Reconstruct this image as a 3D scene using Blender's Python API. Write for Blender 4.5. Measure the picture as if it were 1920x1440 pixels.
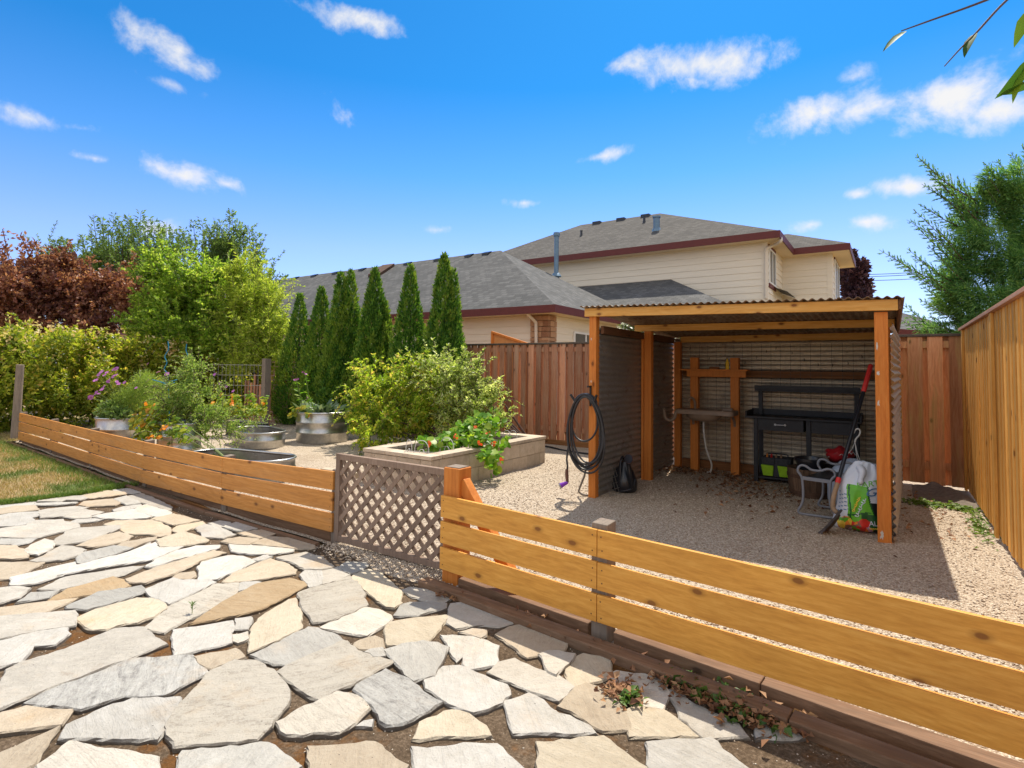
import bpy, math, random
import numpy as np
from mathutils import Vector, Matrix

# ------------------------------------------------------------------ clear
for o in list(bpy.data.objects):
    bpy.data.objects.remove(o)
SC = bpy.context.scene
COL = SC.collection
RNG = np.random.default_rng(7)
random.seed(7)

# ------------------------------------------------------------------ camera, sky, sun, exposure
FOC, PIT, ROL, PCY, YAW, EYE = 1050.0, 0.0447623, -0.0125929, 643.67, 0.5924, 1.5
CY_, SY_ = math.cos(YAW), math.sin(YAW)


def ray(u, v):
    """direction in the world of a point (u, v) of the 1920x1440 photograph; +Y runs along the right fence"""
    X = (u - 960) / FOC
    Z = -(v - PCY) / FOC
    c, s = math.cos(ROL), math.sin(ROL)
    x = X * c + Z * s
    zz = -X * s + Z * c
    c, s = math.cos(PIT), math.sin(PIT)
    y = c - zz * s
    z = s + zz * c
    return Vector((x * CY_ - y * SY_, x * SY_ + y * CY_, z))


def ground(u, v, z=0.0):
    r = ray(u, v)
    return Vector((0, 0, EYE)) + r * ((z - EYE) / r.z)


def at_x(u, v, x):
    r = ray(u, v)
    return Vector((0, 0, EYE)) + r * (x / r.x)


def at_y(u, v, y):
    r = ray(u, v)
    return Vector((0, 0, EYE)) + r * (y / r.y)


def at_d(u, v, d):
    return Vector((0, 0, EYE)) + ray(u, v) * d


cam_d = bpy.data.cameras.new("camera")
cam = bpy.data.objects.new("camera", cam_d)
COL.objects.link(cam)
fw = ray(960, PCY)
rt = ray(960 + FOC, PCY) - fw
up = ray(960, PCY - FOC) - fw
m = Matrix.Identity(4)
for i in range(3):
    m[i][0], m[i][1], m[i][2] = rt[i], up[i], -fw[i]
m[2][3] = EYE
cam.matrix_world = m
cam_d.sensor_width = 36
cam_d.lens = FOC / 1920 * 36
cam_d.shift_y = -(720 - PCY) / 1920
cam_d.clip_start = 0.05
cam_d.clip_end = 3000
SC.camera = cam

SUN_DIR = Vector((-0.245, 1.15, 2.17)).normalized()      # towards the sun, read off the shed's and the gate's shadows
SUN_EL = math.asin(SUN_DIR.z)
SUN_AZ = math.atan2(SUN_DIR.x, SUN_DIR.y)
sd = bpy.data.lights.new("sun", 'SUN')
sd.energy = 3.6
sd.angle = math.radians(0.55)
sd.color = (1.0, 0.92, 0.78)
sun = bpy.data.objects.new("sun", sd)
COL.objects.link(sun)
sun.rotation_euler = SUN_DIR.to_track_quat('Z', 'Y').to_euler()
sun.location = (0, 0, 30)

SC.view_settings.view_transform = 'Standard'
SC.view_settings.look = 'None'
SC.view_settings.exposure = 0.92
SC.view_settings.gamma = 1.0
SC.cycles.max_bounces = 8
SC.cycles.diffuse_bounces = 5
SC.cycles.transparent_max_bounces = 8

W = bpy.data.worlds.new("World")
SC.world = W
W.use_nodes = True
nt = W.node_tree
nt.nodes.clear()


class NT:
    """tiny helper round a node tree"""

    def __init__(self, tree):
        self.t = tree

    def n(self, kind, **kw):
        nd = self.t.nodes.new(kind)
        for k, v in kw.items():
            if k.startswith('i_'):
                nd.inputs[k[2:].replace('_', ' ')].default_value = v
            else:
                setattr(nd, k, v)
        return nd

    def l(self, a, b):
        self.t.links.new(a, b)

    def val(self, sock, x):
        if isinstance(x, (int, float)):
            sock.default_value = x
        elif isinstance(x, (tuple, list)):
            sock.default_value = x
        else:
            self.l(x, sock)

    def math(self, op, a, b=None, c=None, clamp=False):
        nd = self.t.nodes.new('ShaderNodeMath')
        nd.operation = op
        nd.use_clamp = clamp
        self.val(nd.inputs[0], a)
        if b is not None:
            self.val(nd.inputs[1], b)
        if c is not None:
            self.val(nd.inputs[2], c)
        return nd.outputs[0]

    def mix(self, f, a, b, blend='MIX'):
        nd = self.t.nodes.new('ShaderNodeMix')
        nd.data_type = 'RGBA'
        nd.blend_type = blend
        nd.clamp_factor = True
        self.val(nd.inputs['Factor'], f)
        for s, x in ((nd.inputs[6], a), (nd.inputs[7], b)):
            if isinstance(x, (tuple, list)) and len(x) == 3:
                x = (*x, 1)
            self.val(s, x)
        return nd.outputs[2]

    def ramp(self, fac, stops, interp='LINEAR'):
        nd = self.t.nodes.new('ShaderNodeValToRGB')
        cr = nd.color_ramp
        cr.interpolation = interp
        while len(cr.elements) < len(stops):
            cr.elements.new(0.5)
        for e, (p, c) in zip(cr.elements, stops):
            e.position = p
            e.color = (*c, 1) if len(c) == 3 else c
        self.val(nd.inputs[0], fac)
        return nd.outputs[0]

    def step(self, x, lo, hi, interp='SMOOTHSTEP'):
        nd = self.t.nodes.new('ShaderNodeMapRange')
        nd.interpolation_type = interp
        self.val(nd.inputs[0], x)
        nd.inputs[1].default_value = lo
        nd.inputs[2].default_value = hi
        nd.inputs[3].default_value = 0
        nd.inputs[4].default_value = 1
        return nd.outputs[0]

    def noise(self, vec, scale, detail=4, rough=0.55, dist=0.0):
        nd = self.t.nodes.new('ShaderNodeTexNoise')
        nd.inputs['Scale'].default_value = scale
        nd.inputs['Detail'].default_value = detail
        nd.inputs['Roughness'].default_value = rough
        nd.inputs['Distortion'].default_value = dist
        if vec is not None:
            self.l(vec, nd.inputs['Vector'])
        return nd.outputs['Fac']

    def voronoi(self, vec, scale, feature='F1', out='Distance', rnd=1.0):
        nd = self.t.nodes.new('ShaderNodeTexVoronoi')
        nd.feature = feature
        nd.inputs['Scale'].default_value = scale
        nd.inputs['Randomness'].default_value = rnd
        if vec is not None:
            self.l(vec, nd.inputs['Vector'])
        return nd.outputs[out]

    def mapping(self, vec, scale=(1, 1, 1), rot=(0, 0, 0), loc=(0, 0, 0)):
        nd = self.t.nodes.new('ShaderNodeMapping')
        nd.inputs['Scale'].default_value = scale
        nd.inputs['Rotation'].default_value = rot
        nd.inputs['Location'].default_value = loc
        self.l(vec, nd.inputs['Vector'])
        return nd.outputs[0]

    def bump(self, h, strength=0.3, dist=0.01):
        nd = self.t.nodes.new('ShaderNodeBump')
        nd.inputs['Strength'].default_value = strength
        nd.inputs['Distance'].default_value = dist
        self.l(h, nd.inputs['Height'])
        return nd.outputs[0]


w = NT(nt)
sky = w.n('ShaderNodeTexSky', sky_type='NISHITA', sun_disc=False, sun_elevation=SUN_EL, sun_rotation=SUN_AZ,
          air_density=1.0, dust_density=0.6, ozone_density=2.0)
tc = w.n('ShaderNodeTexCoord')
sep = w.n('ShaderNodeSeparateXYZ')
w.l(tc.outputs['Generated'], sep.inputs[0])
az = w.math('ARCTAN2', sep.outputs[0], sep.outputs[1])
el = w.math('ARCSINE', sep.outputs[2])
# a deep summer blue that pales towards the horizon
deep = w.ramp(el, [(0.0, (0.56, 0.58, 0.80)), (0.20, (0.44, 0.51, 0.76)), (0.33, (0.20, 0.45, 0.68)), (0.47, (0.062, 0.365, 0.60)), (1.0, (0.04, 0.30, 0.54))])
tinted = w.mix(1.0, sky.outputs[0], deep, 'MULTIPLY')
bg1 = w.n('ShaderNodeBackground')
bg1.inputs['Strength'].default_value = 0.15
w.l(tinted, bg1.inputs['Color'])
bg2 = w.n('ShaderNodeBackground')
bg2.inputs['Color'].default_value = (1.0, 0.99, 0.98, 1)
bg2.inputs['Strength'].default_value = 0.50
nz = w.noise(tc.outputs['Generated'], 9.0, 9, 0.62, 0.3)
nz2 = w.noise(tc.outputs['Generated'], 26.0, 6, 0.6)
# fair-weather clouds: (u, v, half width, half height, tilt, weight) where the photograph has them
CLOUDS = [(60, 224, 62, 26, 8, 1.0), (178, 297, 52, 13, -2, .85), (325, 103, 95, 40, 22, .95), (322, 158, 55, 16, 5, .55), (385, 178, 20, 14, 0, .35),
          (345, 330, 82, 27, 6, 1.0), (425, 345, 40, 14, 12, .75), (818, 432, 52, 16, -2, .8), (1125, 294, 62, 13, -16, .7),
          (1180, 122, 45, 17, 22, .55), (1330, 122, 120, 42, 4, 1.0), (1300, 150, 50, 18, 30, .7), (1550, 208, 120, 40, -14, .9), (1620, 205, 150, 38, 0, .9),
          (1800, 180, 135, 52, -6, 1.15), (1880, 205, 80, 40, 10, 1.0), (1600, 145, 40, 16, 0, .5), (1700, 350, 75, 19, 7, .95),
          (1612, 363, 28, 13, 0, .9), (1622, 416, 62, 20, 3, 1.0), (1522, 421, 26, 9, -8, .55), (985, 380, 22, 5, 0, .35), (645, 210, 22, 18, 20, .3),
          (150, 240, 40, 9, -12, .35), (300, 430, 50, 20, 10, .8), (1790, 640, 60, 20, 0, .5), (700, 40, 90, 20, 5, .6)]
acc = None
for (u, v, hu, hv, tilt, wt) in CLOUDS:
    d0 = ray(u, v).normalized()
    a0, e0 = math.atan2(d0.x, d0.y), math.asin(d0.z)
    d1 = ray(u + 5, v).normalized()
    d2 = ray(u, v - 5).normalized()
    sa = abs(math.atan2(d1.x, d1.y) - a0) / 5 * hu
    se = abs(math.asin(d2.z) - e0) / 5 * hv
    t = math.radians(-tilt * .55)
    # tilt is taken in the stretched frame
    da = w.math('MULTIPLY', w.math('SUBTRACT', az, a0), 1 / sa)
    de = w.math('MULTIPLY', w.math('SUBTRACT', el, e0), 1 / se)
    k = math.tan(t) * hu / hv
    de = w.math('SUBTRACT', de, w.math('MULTIPLY', da, k))
    q = w.math('SQRT', w.math('ADD', w.math('MULTIPLY', da, da), w.math('MULTIPLY', de, de)))
    mk = w.math('MULTIPLY', w.math('SUBTRACT', 1.25, q), wt)
    acc = mk if acc is None else w.math('MAXIMUM', acc, mk)
body = w.math('MAXIMUM', acc, -1.0)
n1 = w.math('MULTIPLY', w.math('SUBTRACT', nz, 0.5), 3.4)
n2 = w.math('MULTIPLY', w.math('SUBTRACT', nz2, 0.5), 1.2)
dens = w.step(w.math('ADD', body, w.math('ADD', n1, n2)), 0.05, 1.25)
dens = w.math('MULTIPLY', dens, 0.97)
# cloud cover added overhead and behind the camera, out of view, as neutral fill
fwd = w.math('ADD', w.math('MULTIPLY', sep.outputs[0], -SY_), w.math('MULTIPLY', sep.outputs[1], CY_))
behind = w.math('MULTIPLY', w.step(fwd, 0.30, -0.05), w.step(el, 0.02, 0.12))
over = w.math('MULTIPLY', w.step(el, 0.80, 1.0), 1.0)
fill_noise = w.step(w.noise(tc.outputs['Generated'], 2.6, 8, 0.6, 0.2), 0.40, 0.56)
field = w.math('MULTIPLY', w.math('MAXIMUM', behind, over), fill_noise)
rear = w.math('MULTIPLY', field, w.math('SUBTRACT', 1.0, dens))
bg_fill = w.n('ShaderNodeBackground')
bg_fill.inputs['Color'].default_value = (1.0, 0.965, 0.91, 1)
bg_fill.inputs['Strength'].default_value = 0.74
mx = w.n('ShaderNodeMixShader')
w.l(dens, mx.inputs[0])
w.l(bg1.outputs[0], mx.inputs[1])
w.l(bg2.outputs[0], mx.inputs[2])
wo = w.n('ShaderNodeOutputWorld')
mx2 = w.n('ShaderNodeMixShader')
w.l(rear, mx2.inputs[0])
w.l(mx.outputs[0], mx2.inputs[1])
w.l(bg_fill.outputs[0], mx2.inputs[2])
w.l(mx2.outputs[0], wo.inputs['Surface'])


# ------------------------------------------------------------------ object helpers
def tag(o, label=None, cat=None, group=None, kind=None):
    if label:
        o['label'] = label
    if cat:
        o['category'] = cat
    if group:
        o['group'] = group
    if kind:
        o['kind'] = kind
    return o


def thing(name, label, cat, loc=(0, 0, 0), group=None):
    o = bpy.data.objects.new(name, None)
    o.empty_display_size = 0.1
    COL.objects.link(o)
    o.location = loc
    return tag(o, label, cat, group)


def wloc(o):
    v = Vector((0, 0, 0))
    while o is not None:
        v += o.location
        o = o.parent
    return v


def raw_mesh(name, V, F, mat, parent=None, smooth=False):
    """V (n,3) world positions, F (m,k) indices: one mesh object, quickly"""
    V = np.asarray(V, dtype=np.float32)
    F = np.asarray(F, dtype=np.int32)
    off = np.array(wloc(parent) if parent else (0, 0, 0), dtype=np.float32)
    me = bpy.data.meshes.new(name)
    k = F.shape[1]
    me.vertices.add(len(V))
    me.vertices.foreach_set('co', (V - off).ravel())
    me.loops.add(F.size)
    me.loops.foreach_set('vertex_index', F.ravel())
    me.polygons.add(len(F))
    me.polygons.foreach_set('loop_start', np.arange(0, F.size, k, dtype=np.int32))
    me.polygons.foreach_set('loop_total', np.full(len(F), k, dtype=np.int32))
    if smooth:
        me.polygons.foreach_set('use_smooth', np.ones(len(F), dtype=bool))
    me.update(calc_edges=True)
    me.validate()
    if mat:
        me.materials.append(mat)
    o = bpy.data.objects.new(name, me)
    COL.objects.link(o)
    if parent:
        o.parent = parent
    return o


class MB:
    """collects shapes and links them as ONE mesh object"""

    def __init__(self):
        self.v, self.f, self.mi, self.cur = [], [], [], 0

    def add(self, vs, fs):
        n = len(self.v)
        self.v.extend([tuple(x) for x in vs])
        for f in fs:
            self.f.append([n + i for i in f])
            self.mi.append(self.cur)
        return self

    def box(self, x0, x1, y0, y1, z0, z1):
        return self.add([(x0, y0, z0), (x1, y0, z0), (x1, y1, z0), (x0, y1, z0), (x0, y0, z1), (x1, y0, z1), (x1, y1, z1), (x0, y1, z1)],
                        [(0, 3, 2, 1), (4, 5, 6, 7), (0, 1, 5, 4), (1, 2, 6, 5), (2, 3, 7, 6), (3, 0, 4, 7)])

    def hexa(self, b, t):
        """b, t: four lower and four upper corners, counter-clockwise from above"""
        return self.add(list(b) + list(t), [(0, 3, 2, 1), (4, 5, 6, 7), (0, 1, 5, 4), (1, 2, 6, 5), (2, 3, 7, 6), (3, 0, 4, 7)])

    def beam(self, p0, p1, wd, ht, up=(0, 0, 1)):
        p0, p1 = Vector(p0), Vector(p1)
        d = (p1 - p0).normalized()
        s = d.cross(Vector(up)).normalized()
        u = s.cross(d).normalized()
        s *= wd / 2
        u *= ht / 2
        return self.hexa([p0 - s - u, p0 + s - u, p1 + s - u, p1 - s - u], [p0 - s + u, p0 + s + u, p1 + s + u, p1 - s + u])

    def tube(self, pts, r, n=8, closed=False, caps=True):
        pts = [Vector(p) for p in pts]
        m = len(pts)
        rs = r if isinstance(r, (list, tuple)) else [r] * m
        vs, fs = [], []
        prev = None
        for i, p in enumerate(pts):
            a = pts[i - 1] if (i > 0 or closed) else p
            b = pts[(i + 1) % m] if (i < m - 1 or closed) else p
            d = (b - a)
            d = d.normalized() if d.length > 1e-9 else Vector((0, 0, 1))
            if prev is None:
                ref = Vector((0, 0, 1)) if abs(d.z) < .9 else Vector((1, 0, 0))
                s = d.cross(ref).normalized()
            else:
                s = prev - d * prev.dot(d)
                s = s.normalized() if s.length > 1e-6 else d.orthogonal().normalized()
            prev = s
            t = d.cross(s)
            for k in range(n):
                an = 2 * math.pi * k / n
                vs.append(p + (s * math.cos(an) + t * math.sin(an)) * rs[i])
        rng = m if closed else m - 1
        for i in range(rng):
            j = (i + 1) % m
            for k in range(n):
                fs.append((i * n + k, i * n + (k + 1) % n, j * n + (k + 1) % n, j * n + k))
        if caps and not closed:
            fs.append(tuple(reversed(range(n))))
            fs.append(tuple((m - 1) * n + k for k in range(n)))
        return self.add(vs, fs)

    def lathe(self, prof, c=(0, 0, 0), n=40, sx=1.0, sy=1.0, rot=0.0, stad=0.0):
        """prof: (radius, z); stad > 0 stretches the circle to a stadium of that half straight length"""
        vs, fs = [], []
        cr, sr = math.cos(rot), math.sin(rot)
        for (r, z) in prof:
            for k in range(n):
                a = 2 * math.pi * k / n
                x, y = r * math.cos(a) * sx, r * math.sin(a) * sy
                if stad:
                    x += stad if math.cos(a) > 1e-6 else (-stad if math.cos(a) < -1e-6 else 0)
                vs.append((c[0] + x * cr - y * sr, c[1] + x * sr + y * cr, c[2] + z))
        for i in range(len(prof) - 1):
            for k in range(n):
                fs.append((i * n + k, i * n + (k + 1) % n, (i + 1) * n + (k + 1) % n, (i + 1) * n + k))
        return self.add(vs, fs)

    def disc(self, c, r, n=24, sx=1, sy=1, rot=0, stad=0):
        vs = []
        cr, sr = math.cos(rot), math.sin(rot)
        for k in range(n):
            a = 2 * math.pi * k / n
            x, y = r * math.cos(a) * sx, r * math.sin(a) * sy
            if stad:
                x += stad if math.cos(a) > 1e-6 else (-stad if math.cos(a) < -1e-6 else 0)
            vs.append((c[0] + x * cr - y * sr, c[1] + x * sr + y * cr, c[2]))
        return self.add(vs, [tuple(range(n))])

    def poly(self, pts):
        return self.add(pts, [tuple(range(len(pts)))])

    def ball(self, c, r, n=10, sz=1.0):
        prof = []
        for i in range(n + 1):
            t = -math.pi / 2 + math.pi * i / n
            prof.append((max(1e-4, r * math.cos(t)), r * sz * math.sin(t)))
        return self.lathe(prof, c, n * 2)

    def build(self, name, mat, parent=None, smooth=False, bevel=0.0, mats=None):
        off = wloc(parent) if parent else Vector((0, 0, 0))
        me = bpy.data.meshes.new(name)
        me.from_pydata([(x - off.x, y - off.y, z - off.z) for x, y, z in self.v], [], self.f)
        for mt in (mats or [mat]):
            me.materials.append(mt)
        if mats:
            me.polygons.foreach_set('material_index', self.mi)
        if smooth:
            me.polygons.foreach_set('use_smooth', [True] * len(me.polygons))
        me.update()
        o = bpy.data.objects.new(name, me)
        COL.objects.link(o)
        if parent:
            o.parent = parent
        if bevel:
            b = o.modifiers.new('bevel', 'BEVEL')
            b.width = bevel
            b.segments = 2
            b.limit_method = 'ANGLE'
        if smooth:
            try:
                me.set_sharp_from_angle(angle=math.radians(50))
            except Exception:
                pass
        return o


def bez(p, n=16):
    """smooth curve through the points p (Catmull-Rom)"""
    p = [Vector(x) for x in p]
    q = [p[0] * 2 - p[1]] + p + [p[-1] * 2 - p[-2]]
    out = []
    for i in range(1, len(q) - 2):
        for k in range(n):
            t = k / n
            a, b, c, d = q[i - 1], q[i], q[i + 1], q[i + 2]
            out.append(0.5 * ((2 * b) + (c - a) * t + (2 * a - 5 * b + 4 * c - d) * t * t + (3 * b - a - 3 * c + d) * t ** 3))
    out.append(p[-1])
    return out


# ------------------------------------------------------------------ materials
def material(name):
    mt = bpy.data.materials.new(name)
    mt.use_nodes = True
    t = NT(mt.node_tree)
    b = mt.node_tree.nodes['Principled BSDF']
    return mt, t, b


def plain(name, col, rough=0.6, metal=0.0, noise=0.15, scale=12.0, spec=0.4, bump=0.0, trans=0.0):
    mt, t, b = material(name)
    tcn = t.n('ShaderNodeTexCoord').outputs['Object']
    f = t.noise(tcn, scale, 5, 0.6)
    lo = tuple(c * (1 - noise) for c in col)
    hi = tuple(min(1, c * (1 + noise)) for c in col)
    t.l(t.ramp(f, [(0.3, lo), (0.7, hi)]), b.inputs['Base Color'])
    b.inputs['Roughness'].default_value = rough
    b.inputs['Metallic'].default_value = metal
    b.inputs['Specular IOR Level'].default_value = spec
    if bump:
        t.l(t.bump(f, bump, 0.01), b.inputs['Normal'])
    return mt


def wood(name, stops, axis='X', fine=1.0, knots=0.5, rough=0.65, var=0.25, weather=None, bump=0.25, knot_col=None, face='Y'):
    """boards with grain along one axis, each board (mesh island) with its own grain and tone"""
    mt, t, b = material(name)
    tcn = t.n('ShaderNodeTexCoord').outputs['Object']
    isl = t.n('ShaderNodeNewGeometry').outputs['Random Per Island']
    cmb = t.n('ShaderNodeCombineXYZ')
    sh = t.math('MULTIPLY', isl, 37.0)
    for i in range(3):
        t.l(sh, cmb.inputs[i])
    add = t.n('ShaderNodeVectorMath', operation='ADD')
    t.l(tcn, add.inputs[0])
    t.l(cmb.outputs[0], add.inputs[1])
    base = add.outputs[0]
    big = t.noise(base, 2.3, 3, 0.5)

    def along(a_, c_):
        return tuple((a_ if ax == axis else c_) * fine for ax in 'XYZ')
    # growth rings: wavy bands across the grain
    wob = t.noise(t.mapping(base, along(1.1, 3.0)), 1.6, 4, 0.55)
    sepn = t.n('ShaderNodeSeparateXYZ')
    t.l(base, sepn.inputs[0])
    cross = {'X': 2, 'Y': 2, 'Z': 0 if face == 'Y' else 1}[axis]
    ringv = t.math('ADD', t.math('MULTIPLY', sepn.outputs[cross], 150.0 * fine), t.math('MULTIPLY', wob, 42.0))
    rings = t.math('ADD', t.math('MULTIPLY', t.math('SINE', ringv), .5), .5)
    g1 = t.noise(t.mapping(base, along(0.7, 10)), 2.4, 6, 0.66, 0.6)
    g2 = t.noise(t.mapping(base, along(1.0, 40)), 2.0, 6, 0.72, 0.15)
    f = t.math('ADD', t.math('MULTIPLY', g1, 0.40), t.math('ADD', t.math('MULTIPLY', g2, 0.53), t.math('MULTIPLY', rings, 0.07)))
    f = t.math('ADD', t.math('MULTIPLY', t.math('SUBTRACT', f, .5), 1.55), .5)
    col = t.ramp(f, stops)
    hs = t.n('ShaderNodeHueSaturation')
    t.l(col, hs.inputs['Color'])
    vv = t.math('ADD', t.math('MULTIPLY', t.math('SUBTRACT', isl, 0.5), var * 2), 1.0)
    vv = t.math('MULTIPLY', vv, t.math('ADD', t.math('MULTIPLY', t.math('SUBTRACT', big, 0.5), 0.35), 1.0))
    t.l(vv, hs.inputs['Value'])
    col = hs.outputs[0]
    if knots:
        kv_ = t.n('ShaderNodeCombineXYZ')
        o2 = {'X': 2, 'Y': 2, 'Z': 0 if face == 'Y' else 1}[axis]
        t.l(t.math('MULTIPLY', sepn.outputs['XYZ'.index(axis)], 3.4), kv_.inputs[0])
        t.l(t.math('MULTIPLY', sepn.outputs[o2], 6.3), kv_.inputs[1])
        vo = t.n('ShaderNodeTexVoronoi', voronoi_dimensions='2D')
        vo.inputs['Scale'].default_value = 1.0
        t.l(kv_.outputs[0], vo.inputs['Vector'])
        kd = vo.outputs['Distance']
        kc_ = t.n('ShaderNodeSeparateColor')
        t.l(vo.outputs['Color'], kc_.inputs[0])
        some = t.step(kc_.outputs[0], 1 - .40 * knots, 1 - .38 * knots)
        kn = t.math('ADD', kd, t.math('MULTIPLY', t.math('SUBTRACT', g1, 0.5), 0.07))
        kc = knot_col or tuple(c * 0.35 for c in stops[0][1])
        ring = t.math('MULTIPLY', t.step(kn, 0.19, 0.07), some)
        core = t.math('MULTIPLY', t.step(kn, 0.10, 0.06), some)
        col = t.mix(t.math('MULTIPLY', ring, 0.45), col, tuple(c * 0.6 for c in stops[0][1]))
        col = t.mix(t.math('MULTIPLY', core, 0.8), col, kc)
    if weather:
        wm = t.step(t.noise(t.mapping(base, along(.3, 3.0)), 3.0, 6, 0.65), 0.48, 0.72)
        col = t.mix(t.math('MULTIPLY', wm, weather[1]), col, weather[0])
    t.l(col, b.inputs['Base Color'])
    b.inputs['Roughness'].default_value = rough
    b.inputs['Specular IOR Level'].default_value = 0.25
    t.l(t.bump(f, bump, 0.006), b.inputs['Normal'])
    return mt


def leafmat(name, stops, trans=0.35, rough=0.5, spec=0.35, patch=None):
    """one tone per leaf (mesh island) plus slow patches of another tone across the plant"""
    mt, t, b = material(name)
    isl = t.n('ShaderNodeNewGeometry').outputs['Random Per Island']
    col = t.ramp(isl, stops)
    tcn = t.n('ShaderNodeTexCoord').outputs['Object']
    if patch:
        pm = t.step(t.noise(tcn, patch[1], 3, 0.55), 0.48, 0.62)
        col = t.mix(t.math('MULTIPLY', pm, patch[2]), col, t.ramp(isl, [(0, tuple(c * .7 for c in patch[0])), (1, tuple(c * 1.3 for c in patch[0]))]))
    t.l(col, b.inputs['Base Color'])
    b.inputs['Roughness'].default_value = rough
    b.inputs['Specular IOR Level'].default_value = spec
    if trans:
        tr = t.n('ShaderNodeBsdfTranslucent')
        lighter = t.mix(1.0, col, (1.25, 1.3, 0.7), 'MULTIPLY')
        t.l(lighter, tr.inputs['Color'])
        mx = t.n('ShaderNodeMixShader')
        mx.inputs[0].default_value = trans
        t.l(b.outputs[0], mx.inputs[1])
        t.l(tr.outputs[0], mx.inputs[2])
        t.l(mx.outputs[0], mt.node_tree.nodes['Material Output'].inputs['Surface'])
    return mt


# ------------------------------------------------------------------ the material set
M = {}
M['fence_gold'] = wood('golden stained cedar', [(0.05, (0.38, 0.145, 0.022)), (0.5, (0.60, 0.28, 0.050)), (0.95, (0.76, 0.41, 0.10))], 'X', 1.0, 0.75, 0.55, 0.12,
                       weather=((0.46, 0.20, 0.035), 0.22), bump=0.2, knot_col=(0.20, 0.07, 0.018))
M['fence_left'] = wood('amber stained cedar', [(0.1, (0.29, 0.11, 0.022)), (0.5, (0.47, 0.20, 0.045)), (0.9, (0.60, 0.30, 0.09))], 'X', 1.0, 0.7, 0.55, 0.2,
                       weather=((0.36, 0.20, 0.09), 0.4), bump=0.12, knot_col=(0.16, 0.055, 0.014))
M['timber'] = wood('landscape timber', [(0.1, (0.085, 0.047, 0.026)), (0.5, (0.185, 0.105, 0.06)), (0.9, (0.32, 0.20, 0.125))], 'X', 1.0, 0.3, 0.75, 0.25,
                   weather=((0.22, 0.16, 0.11), 0.4))
M['post_orange'] = wood('orange stained post', [(0.1, (0.40, 0.115, 0.018)), (0.5, (0.59, 0.195, 0.034)), (0.9, (0.70, 0.29, 0.065))], 'Z', 1.0, 0.6, 0.6, 0.12,
                        weather=((0.48, 0.20, 0.06), 0.3))
M['beam'] = wood('weathered pine beam', [(0.05, (0.34, 0.13, 0.025)), (0.4, (0.64, 0.32, 0.07)), (0.9, (0.80, 0.50, 0.17))], 'X', 0.8, 0.9, 0.6, 0.12, knot_col=(0.17, 0.05, 0.012))
M['rail_dark'] = wood('dark weathered rail', [(0.25, (0.10, 0.045, 0.02)), (0.6, (0.17, 0.08, 0.04)), (0.85, (0.24, 0.12, 0.06))], 'Y', 1.0, 0.4, 0.75, 0.2)
M['rail_back'] = wood('brown cross rail', [(0.25, (0.17, 0.07, 0.025)), (0.6, (0.27, 0.12, 0.045)), (0.85, (0.36, 0.18, 0.08))], 'X', 1.0, 0.4, 0.75, 0.2)
M['fence_back'] = wood('old red brown fence boards', [(0.1, (0.20, 0.075, 0.036)), (0.5, (0.42, 0.185, 0.10)), (0.9, (0.58, 0.32, 0.20))], 'Z', 1.0, 0.4, 0.8, 0.42,
                       weather=((0.40, 0.28, 0.19), 0.6), bump=0.4)
M['fence_corner'] = wood('reddish brown wide boards', [(0.1, (0.28, 0.11, 0.045)), (0.5, (0.53, 0.245, 0.115)), (0.9, (0.66, 0.38, 0.21))], 'Z', 1.0, 0.4, 0.75, 0.5,
                         weather=((0.44, 0.35, 0.12), 0.6), bump=0.3)
M['fence_cap'] = wood('dark lichen cap board', [(0.2, (0.06, 0.045, 0.035)), (0.6, (0.11, 0.085, 0.065)), (0.85, (0.20, 0.16, 0.12))], 'X', 1.0, 0, 0.85, 0.2)
M['fence_right'] = wood('yellow brown fence boards', [(0.1, (0.48, 0.20, 0.035)), (0.5, (0.74, 0.38, 0.085)), (0.9, (0.84, 0.52, 0.16))], 'Z', 1.0, 0.35, 0.7, 0.25,
                        weather=((0.46, 0.22, 0.05), 0.4), bump=0.3, face='X')
M['cap_right'] = wood('pinkish top rail', [(0.2, (0.36, 0.17, 0.10)), (0.6, (0.50, 0.27, 0.17)), (0.85, (0.58, 0.36, 0.25))], 'Y', 1.0, 0, 0.75, 0.1)
M['gate_grey'] = wood('greyed lattice', [(0.2, (0.16, 0.105, 0.075)), (0.6, (0.25, 0.175, 0.13)), (0.85, (0.33, 0.25, 0.20))], 'Z', 1.0, 0, 0.8, 0.18)
M['grey_post'] = wood('silvered post', [(0.2, (0.15, 0.12, 0.095)), (0.6, (0.24, 0.19, 0.15)), (0.85, (0.34, 0.28, 0.23))], 'Z', 1.0, 0.2, 0.85, 0.15)
M['lattice_pink'] = wood('pale reddish trellis', [(0.2, (0.34, 0.20, 0.15)), (0.8, (0.52, 0.36, 0.28))], 'Z', 1.0, 0, 0.8, 0.1)
M['black_wood'] = plain('black painted wood', (0.020, 0.021, 0.024), 0.55, noise=0.3)
M['black_plastic'] = plain('black plastic', (0.012, 0.013, 0.018), 0.28, noise=0.1, spec=0.5)
M['rubber'] = plain('dark rubber hose', (0.030, 0.029, 0.030), 0.5, noise=0.25)
M['rubber_light'] = plain('faded rubber hose', (0.16, 0.14, 0.12), 0.55, noise=0.2)
M['taupe'] = plain('taupe plastic', (0.26, 0.185, 0.13), 0.5, noise=0.12)
M['grey_steel'] = plain('grey painted steel', (0.20, 0.21, 0.235), 0.4, noise=0.08)
M['wire'] = plain('galvanised wire', (0.30, 0.29, 0.27), 0.45, 0.7, noise=0.2)
M['wire_dark'] = plain('dull wire', (0.10, 0.09, 0.08), 0.6, 0.4, noise=0.2)
M['red_grip'] = plain('red rubber grip', (0.62, 0.035, 0.03), 0.45, noise=0.1)
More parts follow.
